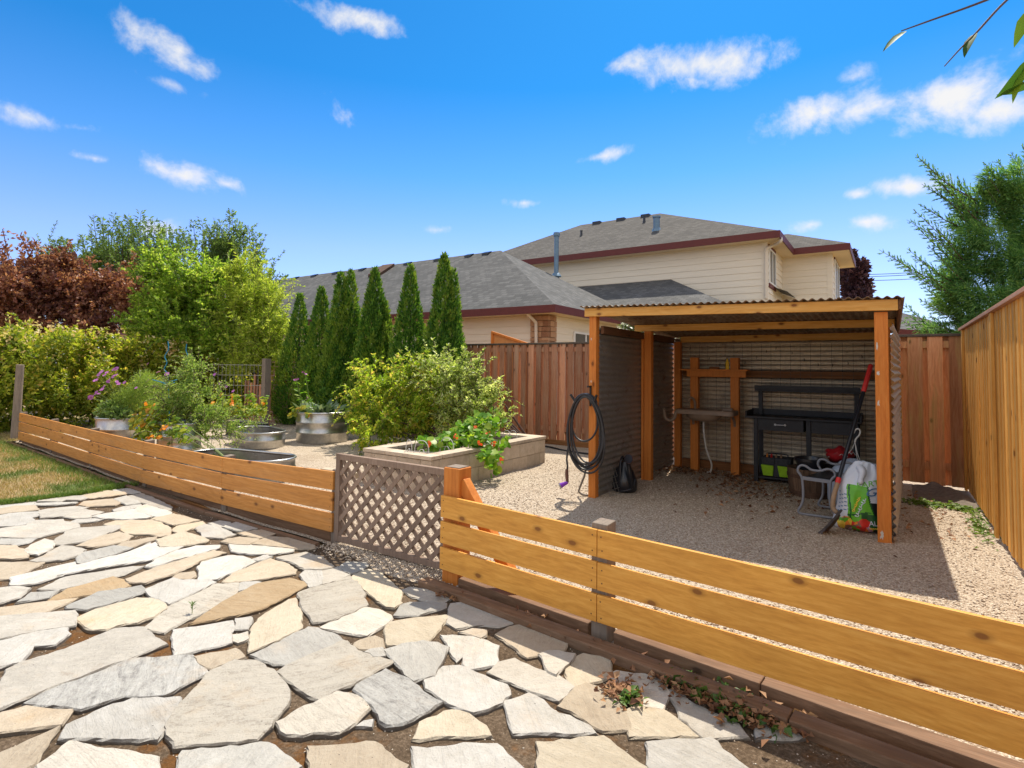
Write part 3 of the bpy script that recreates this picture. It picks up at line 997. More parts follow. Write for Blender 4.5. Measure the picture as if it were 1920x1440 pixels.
# ---- flagstones traced in the photograph, laid on the ground: (tone, window, points)
WIN = {'1': (0, 900, 6.0), '2': (280, 900, 5.3333), '3': (0, 1040, 6.0), '4': (300, 1040, 6.0), '5': (560, 1040, 5.647), '6': (560, 1180, 5.3333),
       '7': (860, 1100, 5.3333), '8': (1120, 1200, 5.3333), 'A': (0, 1000, 3.892), 'B': (440, 1000, 3.892), 'P': (0, 0, 1.0)}
STONES = '''
w 1 0,320 0,270 200,250 385,240 380,275 200,300 100,318
t 1 0,385 0,330 150,302 385,290 430,340 300,355 150,370
w 1 0,525 0,400 150,372 420,360 430,400 340,425 375,455 280,505 120,520
g 1 430,245 450,225 700,192 920,182 980,210 900,232 740,228 680,248 540,243
t 1 930,176 1000,150 1200,120 1400,145 1400,165 1200,190 950,212
g 1 1270,110 1420,95 1560,110 1580,140 1420,150 1290,125
g 1 390,290 400,267 640,260 860,256 840,268 650,283
g 1 450,350 530,332 830,303 980,312 900,343 700,410 470,430 460,385
t 1 900,280 950,240 1270,215 1340,260 1290,288 1130,290 980,300
w 1 720,415 900,347 960,332 1160,365 1010,404 1000,426 860,430
w 1 1020,405 1190,372 1500,325 1600,367 1700,405 1640,425 1470,435 1200,425
t 1 1280,332 1400,294 1580,272 1590,290 1480,320 1290,348
g 1 1290,215 1420,182 1560,250 1575,266 1430,280 1350,245
g 1 1440,178 1590,150 1700,190 1920,300 1920,352 1650,262 1580,248
w 1 1515,330 1620,278 1655,272 1920,364 1910,390 1760,410 1620,365
g 1 300,500 400,450 700,440 720,465 860,490 880,530 770,558 600,600 400,650 0,640 0,545 150,522
w 1 800,470 870,440 1050,432 1150,442 1060,460 880,478
t 1 1180,500 1300,460 1700,450 1800,482 1905,540 1905,620 1800,630 1700,605 1440,600 1390,570 1350,530
t 2 30,390 245,340 500,405 240,452
w 1 610,730 640,660 740,610 770,572 900,545 1330,512 1350,548 1200,598 1090,648 950,690 700,728
t 1 880,740 1000,690 1200,622 1340,590 1480,635 1420,680 1260,720 1050,755
t 1 1310,742 1425,692 1760,637 1740,660 1600,708 1470,760 1300,785
g 1 0,720 0,660 400,660 290,710 170,735 140,720
w 1 300,780 370,730 500,672 580,692 590,740 570,778 430,850 330,830
t 1 0,880 0,742 160,747 260,790 280,830 310,880 150,890
w 1 350,910 520,850 560,812 700,742 800,752 950,790 870,850 700,900 430,920
g 1 890,940 880,882 960,822 1280,752 1480,772 1280,840 1100,890 920,950
w 1 1500,795 1690,712 1750,770 1580,820
w A 430,310 560,240 900,155 1130,72 1150,112 1330,102 1100,198 850,232 480,298
t 2 240,500 280,460 530,412 540,440 400,490 290,525
w 2 475,480 550,442 700,474 855,545 740,580 560,572
g 2 590,430 700,405 800,420 790,452 700,468
g 2 745,478 790,454 900,420 1080,490 980,512 880,512
t 2 880,540 1000,522 1150,500 1260,540 1180,568 1110,588
t 2 730,620 790,592 900,577 1090,597 1000,648 850,640
t 2 1045,640 1185,572 1500,592 1640,650 1650,688 1480,688
w 2 800,642 1000,652 1440,692 1430,712 1230,740 1000,735 830,710
c 2 80,600 350,522 460,560 580,602 540,630 270,668 120,670
w A 1072,243 1200,152 1430,92 1600,87 1590,108 1300,188 1100,248
t A 930,340 1130,262 1560,132 1640,150 1480,198 1270,298 1060,368 960,360
w 4 440,130 480,82 760,12 920,18 1065,76 840,183 640,268 570,273 440,278 460,180
w 2 1030,790 1140,752 1220,766 1090,803
t 4 720,300 840,202 1240,44 1400,97 1520,167 1510,208 1340,238 1080,278 800,308
w 2 1280,782 1560,732 1720,782 1835,880 1720,898 1560,898 1460,838
t 4 160,245 220,202 370,187 385,240 350,263 230,263
g 4 893,400 902,322 960,302 1120,307 1000,358
w 4 1590,230 1640,182 1800,177 1815,250 1806,330 1690,368 1640,290
w 5 250,182 290,152 410,132 530,210 440,258 264,308
g 5 520,86 700,98 725,120 600,195 545,202 440,140
s 5 12,405 120,367 370,304 540,233 640,330 690,420 670,460 718,535 540,618 280,708 170,713 90,600 30,510
c 5 572,238 640,183 740,153 870,203 1000,332 1080,400 1056,500 1080,520 1010,563 940,553 800,440 690,350
g 5 1095,372 1180,342 1400,372 1590,422 1600,458 1540,498 1400,488 1220,438
g 5 1020,640 1090,532 1180,512 1400,502 1555,520 1548,563 1380,598 1250,638 1080,643
g P 847,1132 862,1130 897,1132 971,1154 960,1165 935,1172 894,1170 856,1176 840,1166
c 5 937,720 1150,682 1588,632 1480,778 1330,928 1160,946 960,946 940,850
w 5 242,765 480,662 640,582 720,557 830,582 960,642 973,670 928,718 830,778 720,848 580,828 430,798
g 6 872,220 1040,167 1240,132 1380,152 1482,190 1420,320 1340,468 1160,523 1060,420 970,320
t 6 562,170 620,122 760,82 820,112 843,190 720,200 620,198
o 6 682,240 720,222 830,207 848,275 760,278
s B 322,1015 382,972 560,892 788,792 930,882 1155,940 880,1088 620,1212 580,1198 430,1088
g B 128,885 540,684 600,692 738,742 795,788 680,838 380,958 300,948
c B 108,862 132,700 182,622 400,484 438,474 473,600 473,688 300,778
s 6 572,610 602,572 870,422 1000,482 1180,592 1300,692 1415,740 1200,858 930,958 890,956 780,808 692,728 642,658
s 6 0,822 230,722 380,647 568,692 640,742 686,800 600,878 540,948 400,1030 -100,1050 -195,940
w 6 592,958 660,922 727,908 718,958
c 6 1232,930 1460,822 1530,812 1680,842 1845,960 1910,1050 1160,1075
w P 799,1277 832,1252 860,1250 871,1254 907,1269 947,1286 953,1304 939,1317 896,1332 888,1334 860,1325 826,1306 802,1290
w 7 312,850 400,762 560,722 680,782 850,852 990,892 1135,1000 1058,1080 998,1128 820,1058 600,978 400,888
w P 829,1192 860,1193 888,1195 912,1202 932,1211 928,1220 930,1238 928,1245 903,1249 879,1252 871,1244 868,1230 857,1240
w 7 22,460 140,432 268,440 258,488 220,508 130,478
t 7 387,480 470,432 560,392 700,382 860,472 1078,540 1048,618 930,618 780,678 690,698 560,588
w 7 822,690 900,662 1000,662 1148,690 1118,738 1038,808 970,886 920,858
c 7 1088,860 1112,780 1182,702 1250,672 1400,702 1498,740 1498,878 1390,928 1180,996 1132,986
t 7 1014,1190 1182,1014 1280,969 1398,1012 1498,1092 1616,1200 1686,1330 1696,1420 1450,1420 1270,1308
w 7 468,1150 620,1112 700,1073 828,1142 898,1222 1098,1302 1298,1402 1350,1455 564,1455 524,1320 504,1220
w 8 133,340 200,312 530,352 648,422 686,560 658,620 638,678 480,648 332,558 202,400
c 8 303,700 400,654 600,674 748,762 876,860 990,955 335,955
w 8 693,490 780,502 900,602 1200,752 1398,842 1490,955 1060,955 852,778 782,600
g 8 1595,850 1700,773 1850,763 1920,803 2040,955 1605,975
g A -60,1300 -60,1150 0,1118 60,1000 160,950 480,852 840,702 1040,692 1060,715 1205,810 1000,888 830,946 500,1074 200,1192 0,1276
s A 195,1245 370,1156 700,1036 960,926 1390,900 1408,940 1505,1025 1200,1176 920,1180 600,1278
t A -50,1345 180,1276 300,1296 508,1296 440,1395 0,1445 -50,1430
w A 504,1405 760,1284 960,1219 1300,1205 1222,1390 1140,1500 460,1490
s P 390,1265 440,1241 478,1242 514,1263 532,1286 538,1297 534,1325 504,1364 480,1387 332,1400 315,1363 352,1311
w A 1272,706 1688,644 1698,690 1668,728 1678,798 1268,898
t A 1428,910 1708,853 1776,910 1552,988 1484,958
w A 1728,626 1818,613 1828,640 1800,698 1734,698
w A 1693,737 1798,718 1808,760 1740,788 1702,768
o P 358,1171 422,1129 441,1118 485,1096 543,1086 567,1092 573,1099 550,1110 522,1126 486,1143 440,1155
s A 1058,690 1198,718 1228,690 1480,573 1660,492 1728,410 1736,364 1560,368 1238,530 1164,600
w A 1054,420 1260,333 1330,352 1500,343 1566,365 1236,523 1190,498 1104,458
c A 574,620 700,562 1000,478 1130,482 1190,520 1196,556 1110,616 1000,656 850,676 780,703 660,698 602,650
g A 494,540 720,438 1020,393 1046,415 1018,448 870,496 640,561 504,548
g A -30,620 0,616 530,574 543,620 538,678 460,686 160,736 -30,782
w A -30,800 0,794 200,734 400,694 478,702 492,738 400,816 240,826 188,886 138,946 -30,984
o A 364,480 500,404 820,318 900,342 940,380 880,408 550,458 372,488
t A -30,545 0,542 300,504 556,474 310,581 0,602 -30,604
g A -30,520 -30,404 130,398 206,411 130,476
g A 134,508 230,443 420,427 350,478
g A 294,400 480,318 960,243 1046,238 900,298 430,408
w A 84,320 560,205 616,217 450,306 250,366 94,378
t A -30,330 -30,208 316,208 200,276 60,328
t P -10,1420 110,1362 60,1432 -10,1470
w P 130,1390 290,1420 300,1480 70,1478 75,1432
g P 345,1408 500,1395 560,1438 500,1488 320,1484
t P 580,1405 700,1398 760,1440 720,1488 590,1484
w P 775,1400 930,1396 990,1450 900,1488 790,1484
c P 1010,1394 1130,1384 1210,1440 1160,1488 1020,1484
w P 1215,1395 1330,1385 1410,1450 1360,1488 1225,1484
'''
patio_poly = [ground(u, v, -.03) for u, v in ((-260, 985), (0, 945), (214, 911), (290, 905))]
g = MB()
pp = [(p.x, p.y) for p in patio_poly] + [(-5.75, 3.16), (-4.0, 3.1), (-2.66, 3.0), (-1.3, 2.82), (1.4, 2.6), (1.6, .6), (-6.0, .3), (-12, 1.0)]
# soil bed with a little relief so that joints are not flat
g.poly([(x, y, -.015) for x, y in reversed(pp)])
patio = tag(g.build('patio', M['patio_soil']), kind='structure')


GROW = .0185


def stone_mesh(pts, top, mat, small=None):
    """pts: ground outline; gives a split slab with ragged edge and a worn arris"""
    c = sum((Vector((p.x, p.y)) for p in pts), Vector((0, 0))) / len(pts)
    area = 0
    for i in range(len(pts)):
        a, b = pts[i], pts[(i + 1) % len(pts)]
        area += a.x * b.y - b.x * a.y
    if area < 0:
        pts = pts[::-1]
    grown = []
    for i in range(len(pts)):
        a, b, d_ = pts[i - 1], pts[i], pts[(i + 1) % len(pts)]
        e1, e2 = Vector((b.y - a.y, a.x - b.x)), Vector((d_.y - b.y, b.x - d_.x))
        n_ = (e1.normalized() + e2.normalized()) if e1.length > 1e-6 and e2.length > 1e-6 else Vector((0, 0))
        if n_.length > .2:
            n_.normalize()
        grown.append(Vector((b.x + n_.x * GROW, b.y + n_.y * GROW, 0)))
    pts = grown
    out = []
    for i in range(len(pts)):
        a, b = pts[i], pts[(i + 1) % len(pts)]
        a2, b2 = Vector((a.x, a.y)), Vector((b.x, b.y))
        L = (b2 - a2).length
        k = max(1, min(14, int(L / .035)))
        nn_ = Vector((b2.y - a2.y, a2.x - b2.x)).normalized() if L > 1e-6 else Vector((0, 0))
        ph = random.uniform(0, 6.28)
        for j in range(k):
            t_ = j / k
            p = a2.lerp(b2, t_)
            d = 0
            if j:
                d = random.gauss(0, .0035) + .004 * math.sin(ph + t_ * L * 22)
            out.append(p + nn_ * d)
    n_ = len(out)
    tilt = Vector((random.uniform(-.006, .006), random.uniform(-.006, .006)))

    def zz(p, base):
        return base + (p - c).dot(tilt)
    inner = []
    for i in range(n_):
        a, b = out[i - 1], out[(i + 1) % n_]
        tg = (b - a)
        nr = Vector((-tg.y, tg.x)).normalized() if tg.length > 1e-6 else Vector((0, 0))
        inner.append(out[i] + nr * random.uniform(.004, .009))
    vs = [(p.x, p.y, -.05) for p in out] + [(p.x, p.y, zz(p, top - random.uniform(.005, .011))) for p in out] + [(p.x, p.y, zz(p, top)) for p in inner]
    fs = []
    for i in range(n_):
        j = (i + 1) % n_
        fs.append((i, j, n_ + j, n_ + i))
        fs.append((n_ + i, n_ + j, 2 * n_ + j, 2 * n_ + i))
    fs.append(tuple(2 * n_ + i for i in range(n_)))
    if small is not None:
        small.add(vs, fs)
        return None
    q = MB()
    q.add([(x - c.x, y - c.y, z) for x, y, z in vs], fs)
    o = q.build('flagstone', mat)
    o.location = (c.x, c.y, 0)
    o.parent = patio
    return o


rows = []
for line in STONES.strip().splitlines():
    tone, wn, rest = line.split(' ', 2)
    ox, oy, s_ = WIN[wn]
    uv = [tuple(map(float, q.split(','))) for q in rest.split()]
    uv = [(ox + a / s_, oy + b / s_) for a, b in uv]
    ar = abs(sum(uv[i - 1][0] * uv[i][1] - uv[i][0] * uv[i - 1][1] for i in range(len(uv)))) / 2
    rows.append((tone, uv, ar))
order = sorted(range(len(rows)), key=lambda i: -rows[i][2])
keep = set(order[:99])
small = MB()
for i, (tone, uv, ar) in enumerate(rows):
    pts = [ground(u, v, 0.0) for u, v in uv]
    stone_mesh(pts, random.uniform(-.002, .010), FLAG[tone][i % len(FLAG[tone])], None if i in keep else small)
# the paving goes on beyond what the photograph frames
gx_ = -11.5
while gx_ < 1.2:
    gy_ = .5 + random.uniform(0, .3)
    while gy_ < 2.75:
        c_ = Vector((gx_ + random.uniform(-.06, .06), gy_ + random.uniform(-.06, .06), 0))
        a_ = c_ - Vector((0, 0, EYE))
        fwd_ = -a_.x * SY_ + a_.y * CY_
        rgt_ = a_.x * CY_ + a_.y * SY_
        u_ = 960 + FOC * rgt_ / fwd_ if fwd_ > .15 else -1e4
        v_ = PCY + FOC * (EYE + .045 * fwd_) / fwd_ if fwd_ > .15 else 1e4
        lawn_side = c_.x < -7.2 and c_.y > 2.05 + .28 * (c_.x + 11.5) / 4
        if not (-45 < u_ < 1990 and v_ < 1500) and not lawn_side:
            k_n = random.choice([5, 6, 6, 7])
            ph_ = random.uniform(0, 6.28)
            rx_, ry_ = random.uniform(.20, .27), random.uniform(.17, .21)
            stone_mesh([Vector((c_.x + rx_ * random.uniform(.85, 1.1) * math.cos(ph_ + 6.283 * q / k_n), c_.y + ry_ * random.uniform(.85, 1.1) * math.sin(ph_ + 6.283 * q / k_n), 0)) for q in range(k_n)],
                       random.uniform(-.002, .010), None, small)
        gy_ += random.uniform(.38, .46)
    gx_ += .52
tag(small.build('small_flagstone', FLAG['w'][0], patio), kind='stuff')
# grit and crumbs of stone in the joints
n = 9000
gq = np.stack([RNG.uniform(-9.5, .8, n), RNG.uniform(.6, 3.1, n)], 1)
gq = gq[in_poly(gq[:, 0], gq[:, 1], pp)]
n = len(gq)
r = RNG.uniform(.0015, .0055, n)
V = octa[None] * (r[:, None, None] * RNG.uniform(.7, 1.3, (n, 6, 1))) * np.array([1, 1, .7]) + np.stack([gq[:, 0], gq[:, 1], r * .3 - .015], 1)[:, None, :]
F = (of[None] + (np.arange(n) * 6)[:, None, None]).reshape(-1, 3)
tag(raw_mesh('grit', V.reshape(-1, 3), F, M['pebble']), 'fine grit and stone crumbs in the joints of the paving', 'grit', kind='stuff')


# ------------------------------------------------------------------ low board fences, lattice gate, timber edging
def seg_dir(a, b):
    d = Vector((b[0] - a[0], b[1] - a[1], 0)).normalized()
    return d, Vector((-d.y, d.x, 0))         # along, towards the yard


def board(mb, a, b, z0a, z1a, z0b, z1b, off0, off1):
    """a plank from a to b (plan points), between offsets off0..off1 behind the face line"""
    d, nrm = seg_dir(a, b)
    A, B = Vector((*a, 0)), Vector((*b, 0))
    bt = [A + nrm * off0, B + nrm * off0, B + nrm * off1, A + nrm * off1]
    zs0 = [z0a, z0b, z0b, z0a]
    zs1 = [z1a, z1b, z1b, z1a]
    mb.hexa([(p.x, p.y, z) for p, z in zip(bt, zs0)], [(p.x, p.y, z) for p, z in zip(bt, zs1)])


def low_fence(label, line, tops, bots, mat, pmat, gap, post_w, post_h, shift=0):
    t = thing('low_fence', label, 'fence', (*line[0], 0))
    for i in range(len(line) - 1):
        a, b = line[i], line[i + 1]
        d, nrm = seg_dir(a, b)
        e = .002
        a2 = (a[0] + d.x * e, a[1] + d.y * e)
        b2 = (b[0] - d.x * e, b[1] - d.y * e)
        mb = MB()
        for k in range(3):
            def zz(bot, top):
                h = (top - bot - 2 * gap) / 3
                z0 = bot + k * (h + gap)
                return z0, z0 + h
            za, zb = zz(bots[i], tops[i]), zz(bots[i + 1], tops[i + 1])
            w_ = random.uniform(-.003, .003)
            board(mb, a2, b2, za[0] + w_, za[1] + w_, zb[0], zb[1], 0, .024)
        mb.cur = 1
        for k in range(3):
            for (pt, f, sg) in ((a2, 0, 1), (b2, 1, -1)):
                bt_, tp_ = (bots[i], tops[i]) if f == 0 else (bots[i + 1], tops[i + 1])
                h_ = (tp_ - bt_ - 2 * gap) / 3
                for q in (.25, .75):
                    c = Vector((pt[0], pt[1], bt_ + k * (h_ + gap) + h_ * q + random.uniform(-.008, .008))) + d * sg * random.uniform(.022, .034) - nrm * .0012
                    mb.poly([c + d * (.0042 * math.cos(-w__ * math.pi / 4)) + Vector((0, 0, .0042 * math.sin(-w__ * math.pi / 4))) for w__ in range(8)])
        mb.build('board_panel', None, t, bevel=.003, mats=[mat, M['rust_iron']])
    for i, p in enumerate(line):
        if (i == 0 and shift == 1) or (i == len(line) - 1 and shift == 2):
            continue
        j = min(i, len(line) - 2)
        d, nrm = seg_dir(line[j], line[j + 1])
        q = Vector((*p, 0)) + nrm * (.026 + post_w / 2)
        mb = MB()
        hw = post_w / 2
        top = tops[i] + post_h
        sl = .008
        mb.hexa([q - d * hw - nrm * hw + Vector((0, 0, -.08)), q + d * hw - nrm * hw + Vector((0, 0, -.08)), q + d * hw + nrm * hw + Vector((0, 0, -.08)), q - d * hw + nrm * hw + Vector((0, 0, -.08))],
                [q - d * hw - nrm * hw + Vector((0, 0, top)), q + d * hw - nrm * hw + Vector((0, 0, top)), q + d * hw + nrm * hw + Vector((0, 0, top + sl)), q - d * hw + nrm * hw + Vector((0, 0, top + sl))])
        mb.build('post', pmat, t, bevel=.004)
    return t


low_fence('long low amber board fence between lawn and gravel yard, left of the lattice gate', LEFT_LINE, [.53, .525, .525, .535, .537, .588],
          [.035, .04, .035, .035, .06, .07], M['fence_left'], M['grey_post'], .022, .09, .012)
nf = low_fence('golden stained low board fence in the foreground, right of the lattice gate', NEAR_LINE, [.605, .606, .60], [.10, .10, .145], M['fence_gold'], M['grey_post'], .027, .10, .028, shift=1)

# the orange gate post with its notched brace belongs to the near fence
mb = MB()
mb.box(-2.625, -2.485, 3.055, 3.195, -.06, .795)
gp_ = mb.build('gate_post', M['post_orange'], nf, bevel=.006)
mb = MB()
bt = [(-2.50, 3.19, .66), (-2.50, 3.10, .66)]
mb.beam((-2.50, 3.12, .70), (-1.95, 3.09, .0), .07, .085)
mb.build('brace', M['post_orange'], nf, bevel=.004)
mb = MB()
mb.box(-2.615, -2.495, 3.07, 3.18, .7965, .801)
mb.build('post_cap', M['grey_post'], nf)

# grey post that carries the gate at the left
t = thing('gate_post', 'narrow silvered wooden post at the hinge side of the lattice gate', 'post', (-3.99, 3.24, 0))
mb = MB()
mb.box(-4.01, -3.945, 3.222, 3.31, -.06, .60)
mb.build('shaft', M['grey_post'], t, bevel=.004)

# lattice gate
t = thing('lattice_gate', 'weathered brown lattice gate between the two low board fences', 'gate', (-3.37, 3.19, 0))
gx0, gx1, gz0, gz1, gy = -3.932, -2.632, .02, .755, 3.17
mb = MB()
fw_ = .05
mb.box(gx0, gx0 + fw_, gy, gy + .04, gz0, gz1)
mb.box(gx1 - fw_, gx1, gy, gy + .04, gz0, gz1)
mb.box(gx0 + fw_, gx1 - fw_, gy + .001, gy + .041, gz1 - fw_, gz1 - .001)
mb.box(gx0 + fw_, gx1 - fw_, gy + .001, gy + .041, gz0 + .001, gz0 + fw_)
mb.build('frame', M['gate_grey'], t, bevel=.003)
ix0, ix1, iz0, iz1 = gx0 + fw_, gx1 - fw_, gz0 + fw_, gz1 - fw_
for sgn, yo in ((1, .006), (-1, .022)):
    mb = MB()
    pitch, wd = .128, .036
    k = -20
    while k < 40:
        # line x = c + sgn*(z - iz0)
        c = ix0 + k * pitch
        pts = []
        for z in (iz0, iz1):
            pts.append((c + sgn * (z - iz0), z))
        k += 1
        (xa, za), (xb, zb) = pts
        # clip to the frame
        def clip(xa, za, xb, zb):
            lo, hi = 0.0, 1.0
            dx = xb - xa
            if dx == 0:
                return None
            t0, t1 = (ix0 - xa) / dx, (ix1 - xa) / dx
            if t0 > t1:
                t0, t1 = t1, t0
            lo, hi = max(lo, t0), min(hi, t1)
            if hi - lo < .03:
                return None
            return (xa + dx * lo, za + (zb - za) * lo, xa + dx * hi, za + (zb - za) * hi)
        r_ = clip(xa, za, xb, zb)
        if r_:
            mb.beam((r_[0], gy + yo + .005, r_[1]), (r_[2], gy + yo + .005, r_[3]), .008, wd, up=(0, 1, 0)) if False else \
                mb.beam((r_[0], gy + yo + .005, r_[1]), (r_[2], gy + yo + .005, r_[3]), wd, .009, up=(0, 1, 0))
    mb.build('lattice', M['gate_grey'], t)


def edging(label, rows):
    t = thing('timber_edging', label, 'edging', (*rows[0][0], 0))
    for (a, b, z0, z1, o0, o1) in rows:
        mb = MB()
        board(mb, a, b, z0, z1, z0, z1, o0, o1)
        mb.build('timber', M['timber'], t, bevel=.006)
    return t


def along(line, x):
    for (xa, ya), (xb, yb) in zip(line, line[1:]):
        if xa <= x <= xb:
            return (x, ya + (yb - ya) * (x - xa) / (xb - xa))
    (xa, ya), (xb, yb) = line[-2:]
    return (x, ya + (yb - ya) * (x - xa) / (xb - xa))


rows = []
for xa, xb in ((-2.70, -.365), (-.36, 1.4)):
    rows.append((along(NEAR_LINE, max(xa, -2.62)) if xa < -2.62 else along(NEAR_LINE, xa), along(NEAR_LINE, xb), -.05, .036, -.125, -.025))
rows[0] = ((-2.70, 3.03), rows[0][1], -.05, .036, -.125, -.025)
for xa, xb in ((-2.47, -1.44), (-1.28, -.52), (-.515, .80)):
    rows.append((along(NEAR_LINE, xa), along(NEAR_LINE, xb), -.02, .062, .034, .13))
edging('double row of reddish timbers along the foot of the foreground low fence', rows)
rows = []
LF = [(-13.9, 3.66)] + LEFT_LINE[1:-1] + [(-3.95, 3.20)]
for xa, xb in ((-13.7, -10.9), (-10.895, -8.3), (-8.295, -5.75), (-5.745, -4.0)):
    a, b = along(LF, xa), along(LF, xb)
    rows.append((a, b, -.05, .018, -.17, -.12))
xs = [-13.6, -11.85, -9.78, -7.72, -6.62, -5.80]
for xa, xb in ((-13.6, -11.86), (-11.74, -9.79), (-9.67, -7.73), (-7.61, -5.81), (-5.69, -4.06)):
    a, b = along(LF, xa + .003), along(LF, xb - .003)
    rows.append((a, b, -.05, .072, .036, .12))
edging('reddish timbers along the foot of the long low fence beside the lawn', rows)

# tall post with the hedge at the end of the low fence
t = thing('wooden_post', 'tall leaning wooden post at the lawn end of the long low fence', 'post', (-13.95, 3.66, 0))
mb = MB()
p0, p1 = at_d(27, 838, 11.0), at_d(38, 684, 11.0)
mb.tube([(p0.x, p0.y, -.05), p0.lerp(p1, .5), p1], [.075, .07, .065], 10)
mb.build('shaft', M['grey_post'], t, smooth=True)


# ------------------------------------------------------------------ tall fences
def board_fence(name, label, cat, a, b, z1, mat, capmat, front_w, pitch, axis_mat_back=None, wob=.012, cap=True, kick=True, z0=.06, cap_over=.06, skip=()):
    """board-on-board fence from a to b seen from the right-hand normal side: front boards over a set-back row"""
    t = thing(name, label, cat, (*a, 0))
    d = Vector((b[0] - a[0], b[1] - a[1], 0))
    L = d.length
    d.normalize()
    nrm = Vector((d.y, -d.x, 0))          # towards the viewer
    A = Vector((*a, 0))
    fr, bk = MB(), MB()
    s = 0.0
    k = 0
    while s < L - .02:
        wv = front_w * random.uniform(.92, 1.08)
        e = min(s + wv, L)
        p, q = A + d * s, A + d * e
        o = random.uniform(-.003, .003)
        zb, zt = z0 + random.uniform(-.01, .015), z1 - .035
        v = [p + nrm * (.020 + o), q + nrm * (.020 + o), q + nrm * (.038 + o), p + nrm * (.038 + o)]
        v = [v[3], v[2], v[1], v[0]]
        fr.hexa([(x.x, x.y, zb) for x in v], [(x.x, x.y, zt) for x in v])
        # set-back board behind the gap
        p, q = A + d * (e - .02), A + d * min(s + pitch + .02, L)
        if (q - p).length > .02 and e < L:
            v = [p - nrm * .022, q - nrm * .022, q - nrm * .04, p - nrm * .04]
            bk.hexa([(x.x, x.y, zb) for x in v], [(x.x, x.y, zt) for x in v])
        s += pitch * random.uniform(.97, 1.03)
    fr.build('front_boards', mat, t, bevel=.002)
    bk.build('rear_boards', axis_mat_back or mat, t)
    rl = MB()
    for z in (z0 + .25, z1 - .14):
        p, q = A, A + d * L
        v = [p + nrm * -.0, q + nrm * -.0, q + nrm * .018, p + nrm * .018]
        v = [v[3], v[2], v[1], v[0]]
        rl.hexa([(x.x, x.y, z - .045) for x in v], [(x.x, x.y, z + .045) for x in v])
    rl.build('rails', mat, t)
    if cap:
        c = MB()
        n_ = max(1, int(L / 2.4))
        for i in range(n_):
            p, q = A + d * (L * i / n_ + .001), A + d * (L * (i + 1) / n_ - .001)
            v = [p + nrm * cap_over, q + nrm * cap_over, q - nrm * .05, p - nrm * .05]
            c.hexa([(x.x, x.y, z1 - .034) for x in v], [(x.x, x.y, z1) for x in v])
        c.build('cap_rail', capmat, t, bevel=.003)
    if kick:
        c = MB()
        p, q = A, A + d * L
        v = [p + nrm * .058, q + nrm * .058, q + nrm * .04, p + nrm * .04]
        c.hexa([(x.x, x.y, -.03) for x in v], [(x.x, x.y, .10) for x in v])
        c.build('kickboard', M['rail_back'], t)
    return t


board_fence('back_fence', 'old red brown board fence with dark cap behind the shrubs and arborvitae', 'fence', (-15.6, 9.80), (-2.95, 9.80), 2.03, M['fence_back'], M['fence_cap'], .118, .182)
board_fence('corner_fence', 'short stretch of wide reddish boards between the shed and the yellow fence', 'fence', (-2.9, 9.36), (.80, 9.36), 2.03, M['fence_corner'], M['fence_cap'], .155, .222, kick=False, z0=.03)
rf = board_fence('side_fence', 'sunlit golden brown board fence along the right side of the yard', 'fence', (.84, 9.42), (.84, 2.0), 2.10, M['fence_right'], M['cap_right'], .088, .150, z0=.05, kick=False, cap_over=.075)
mb = MB()
for y in (9.15, 6.72, 4.3):
    mb = MB()
    mb.box(.775, .80, y - .055, y + .055, .03, 2.064)
    mb.build('post', M['fence_right'], rf, bevel=.004)


# ------------------------------------------------------------------ lean-to shed
def corrugated(mb, o, du, dv, nu_wave, amp, nv=6, per=8, nrm=None):
    """sheet o + u*du + v*dv, waves across u"""
    o, du, dv = Vector(o), Vector(du), Vector(dv)
    nr = nrm or du.cross(dv).normalized()
    nu = int(nu_wave * per)
    vs, fs = [], []
    for j in range(nv + 1):
        for i in range(nu + 1):
            u = i / nu
            p = o + du * u + dv * (j / nv) + nr * (amp * math.sin(2 * math.pi * nu_wave * u))
            vs.append(p)
    for j in range(nv):
        for i in range(nu):
            a = j * (nu + 1) + i
            fs.append((a, a + 1, a + nu + 2, a + nu + 1))
    mb.add(vs, fs)


shed = thing('garden_shed', 'open fronted lean-to shed of orange posts and corrugated metal sheets on the gravel', 'shed', (-1.45, 7.4, 0))
zL = lambda y: 2.238 - (y - 5.95) * .068
zR = lambda y: 2.168 - (y - 5.95) * .042


def zroof(x, y):
    f = (x + 3.0) / 3.1
    return zL(y) * (1 - f) + zR(y) * f


for (x0, x1, y0, y1, top) in ((-2.954, -2.862, 6.03, 6.125, 2.128), (-.105, .0, 6.03, 6.13, 2.052), (-2.815, -2.715, 7.47, 7.565, 2.06), (-2.815, -2.72, 8.78, 8.875, 1.95),
                              (-.135, -.035, 8.78, 8.875, 1.945), (-.06, .02, 7.47, 7.55, 2.02)):
    mb = MB()
    mb.box(x0, x1, y0, y1, -.08, top)
    mb.build('post', M['post_orange'], shed, bevel=.005)
mb = MB()
mb.box(-2.852, -2.818, 7.455, 7.54, -.05, 1.94)
mb.build('side_stud', M['post_orange'], shed, bevel=.003)


def roof_beam(x0, x1, y0, y1, h, drop=.012):
    mb = MB()
    zl, zr = zroof(x0, y0) - drop, zroof(x1, y0) - drop
    mb.hexa([(x0, y0, zl - h), (x1, y0, zr - h), (x1, y1, zr - h), (x0, y1, zl - h)], [(x0, y0, zl), (x1, y0, zr), (x1, y1, zr), (x0, y1, zl)])
    return mb


roof_beam(-2.995, .075, 5.985, 6.029, .098).build('front_beam', M['beam'], shed, bevel=.004)
roof_beam(-2.94, .06, 7.425, 7.469, .088).build('middle_beam', M['beam'], shed, bevel=.004)
roof_beam(-2.72, -.13, 8.80, 8.84, .092).build('back_beam', M['beam'], shed, bevel=.004)
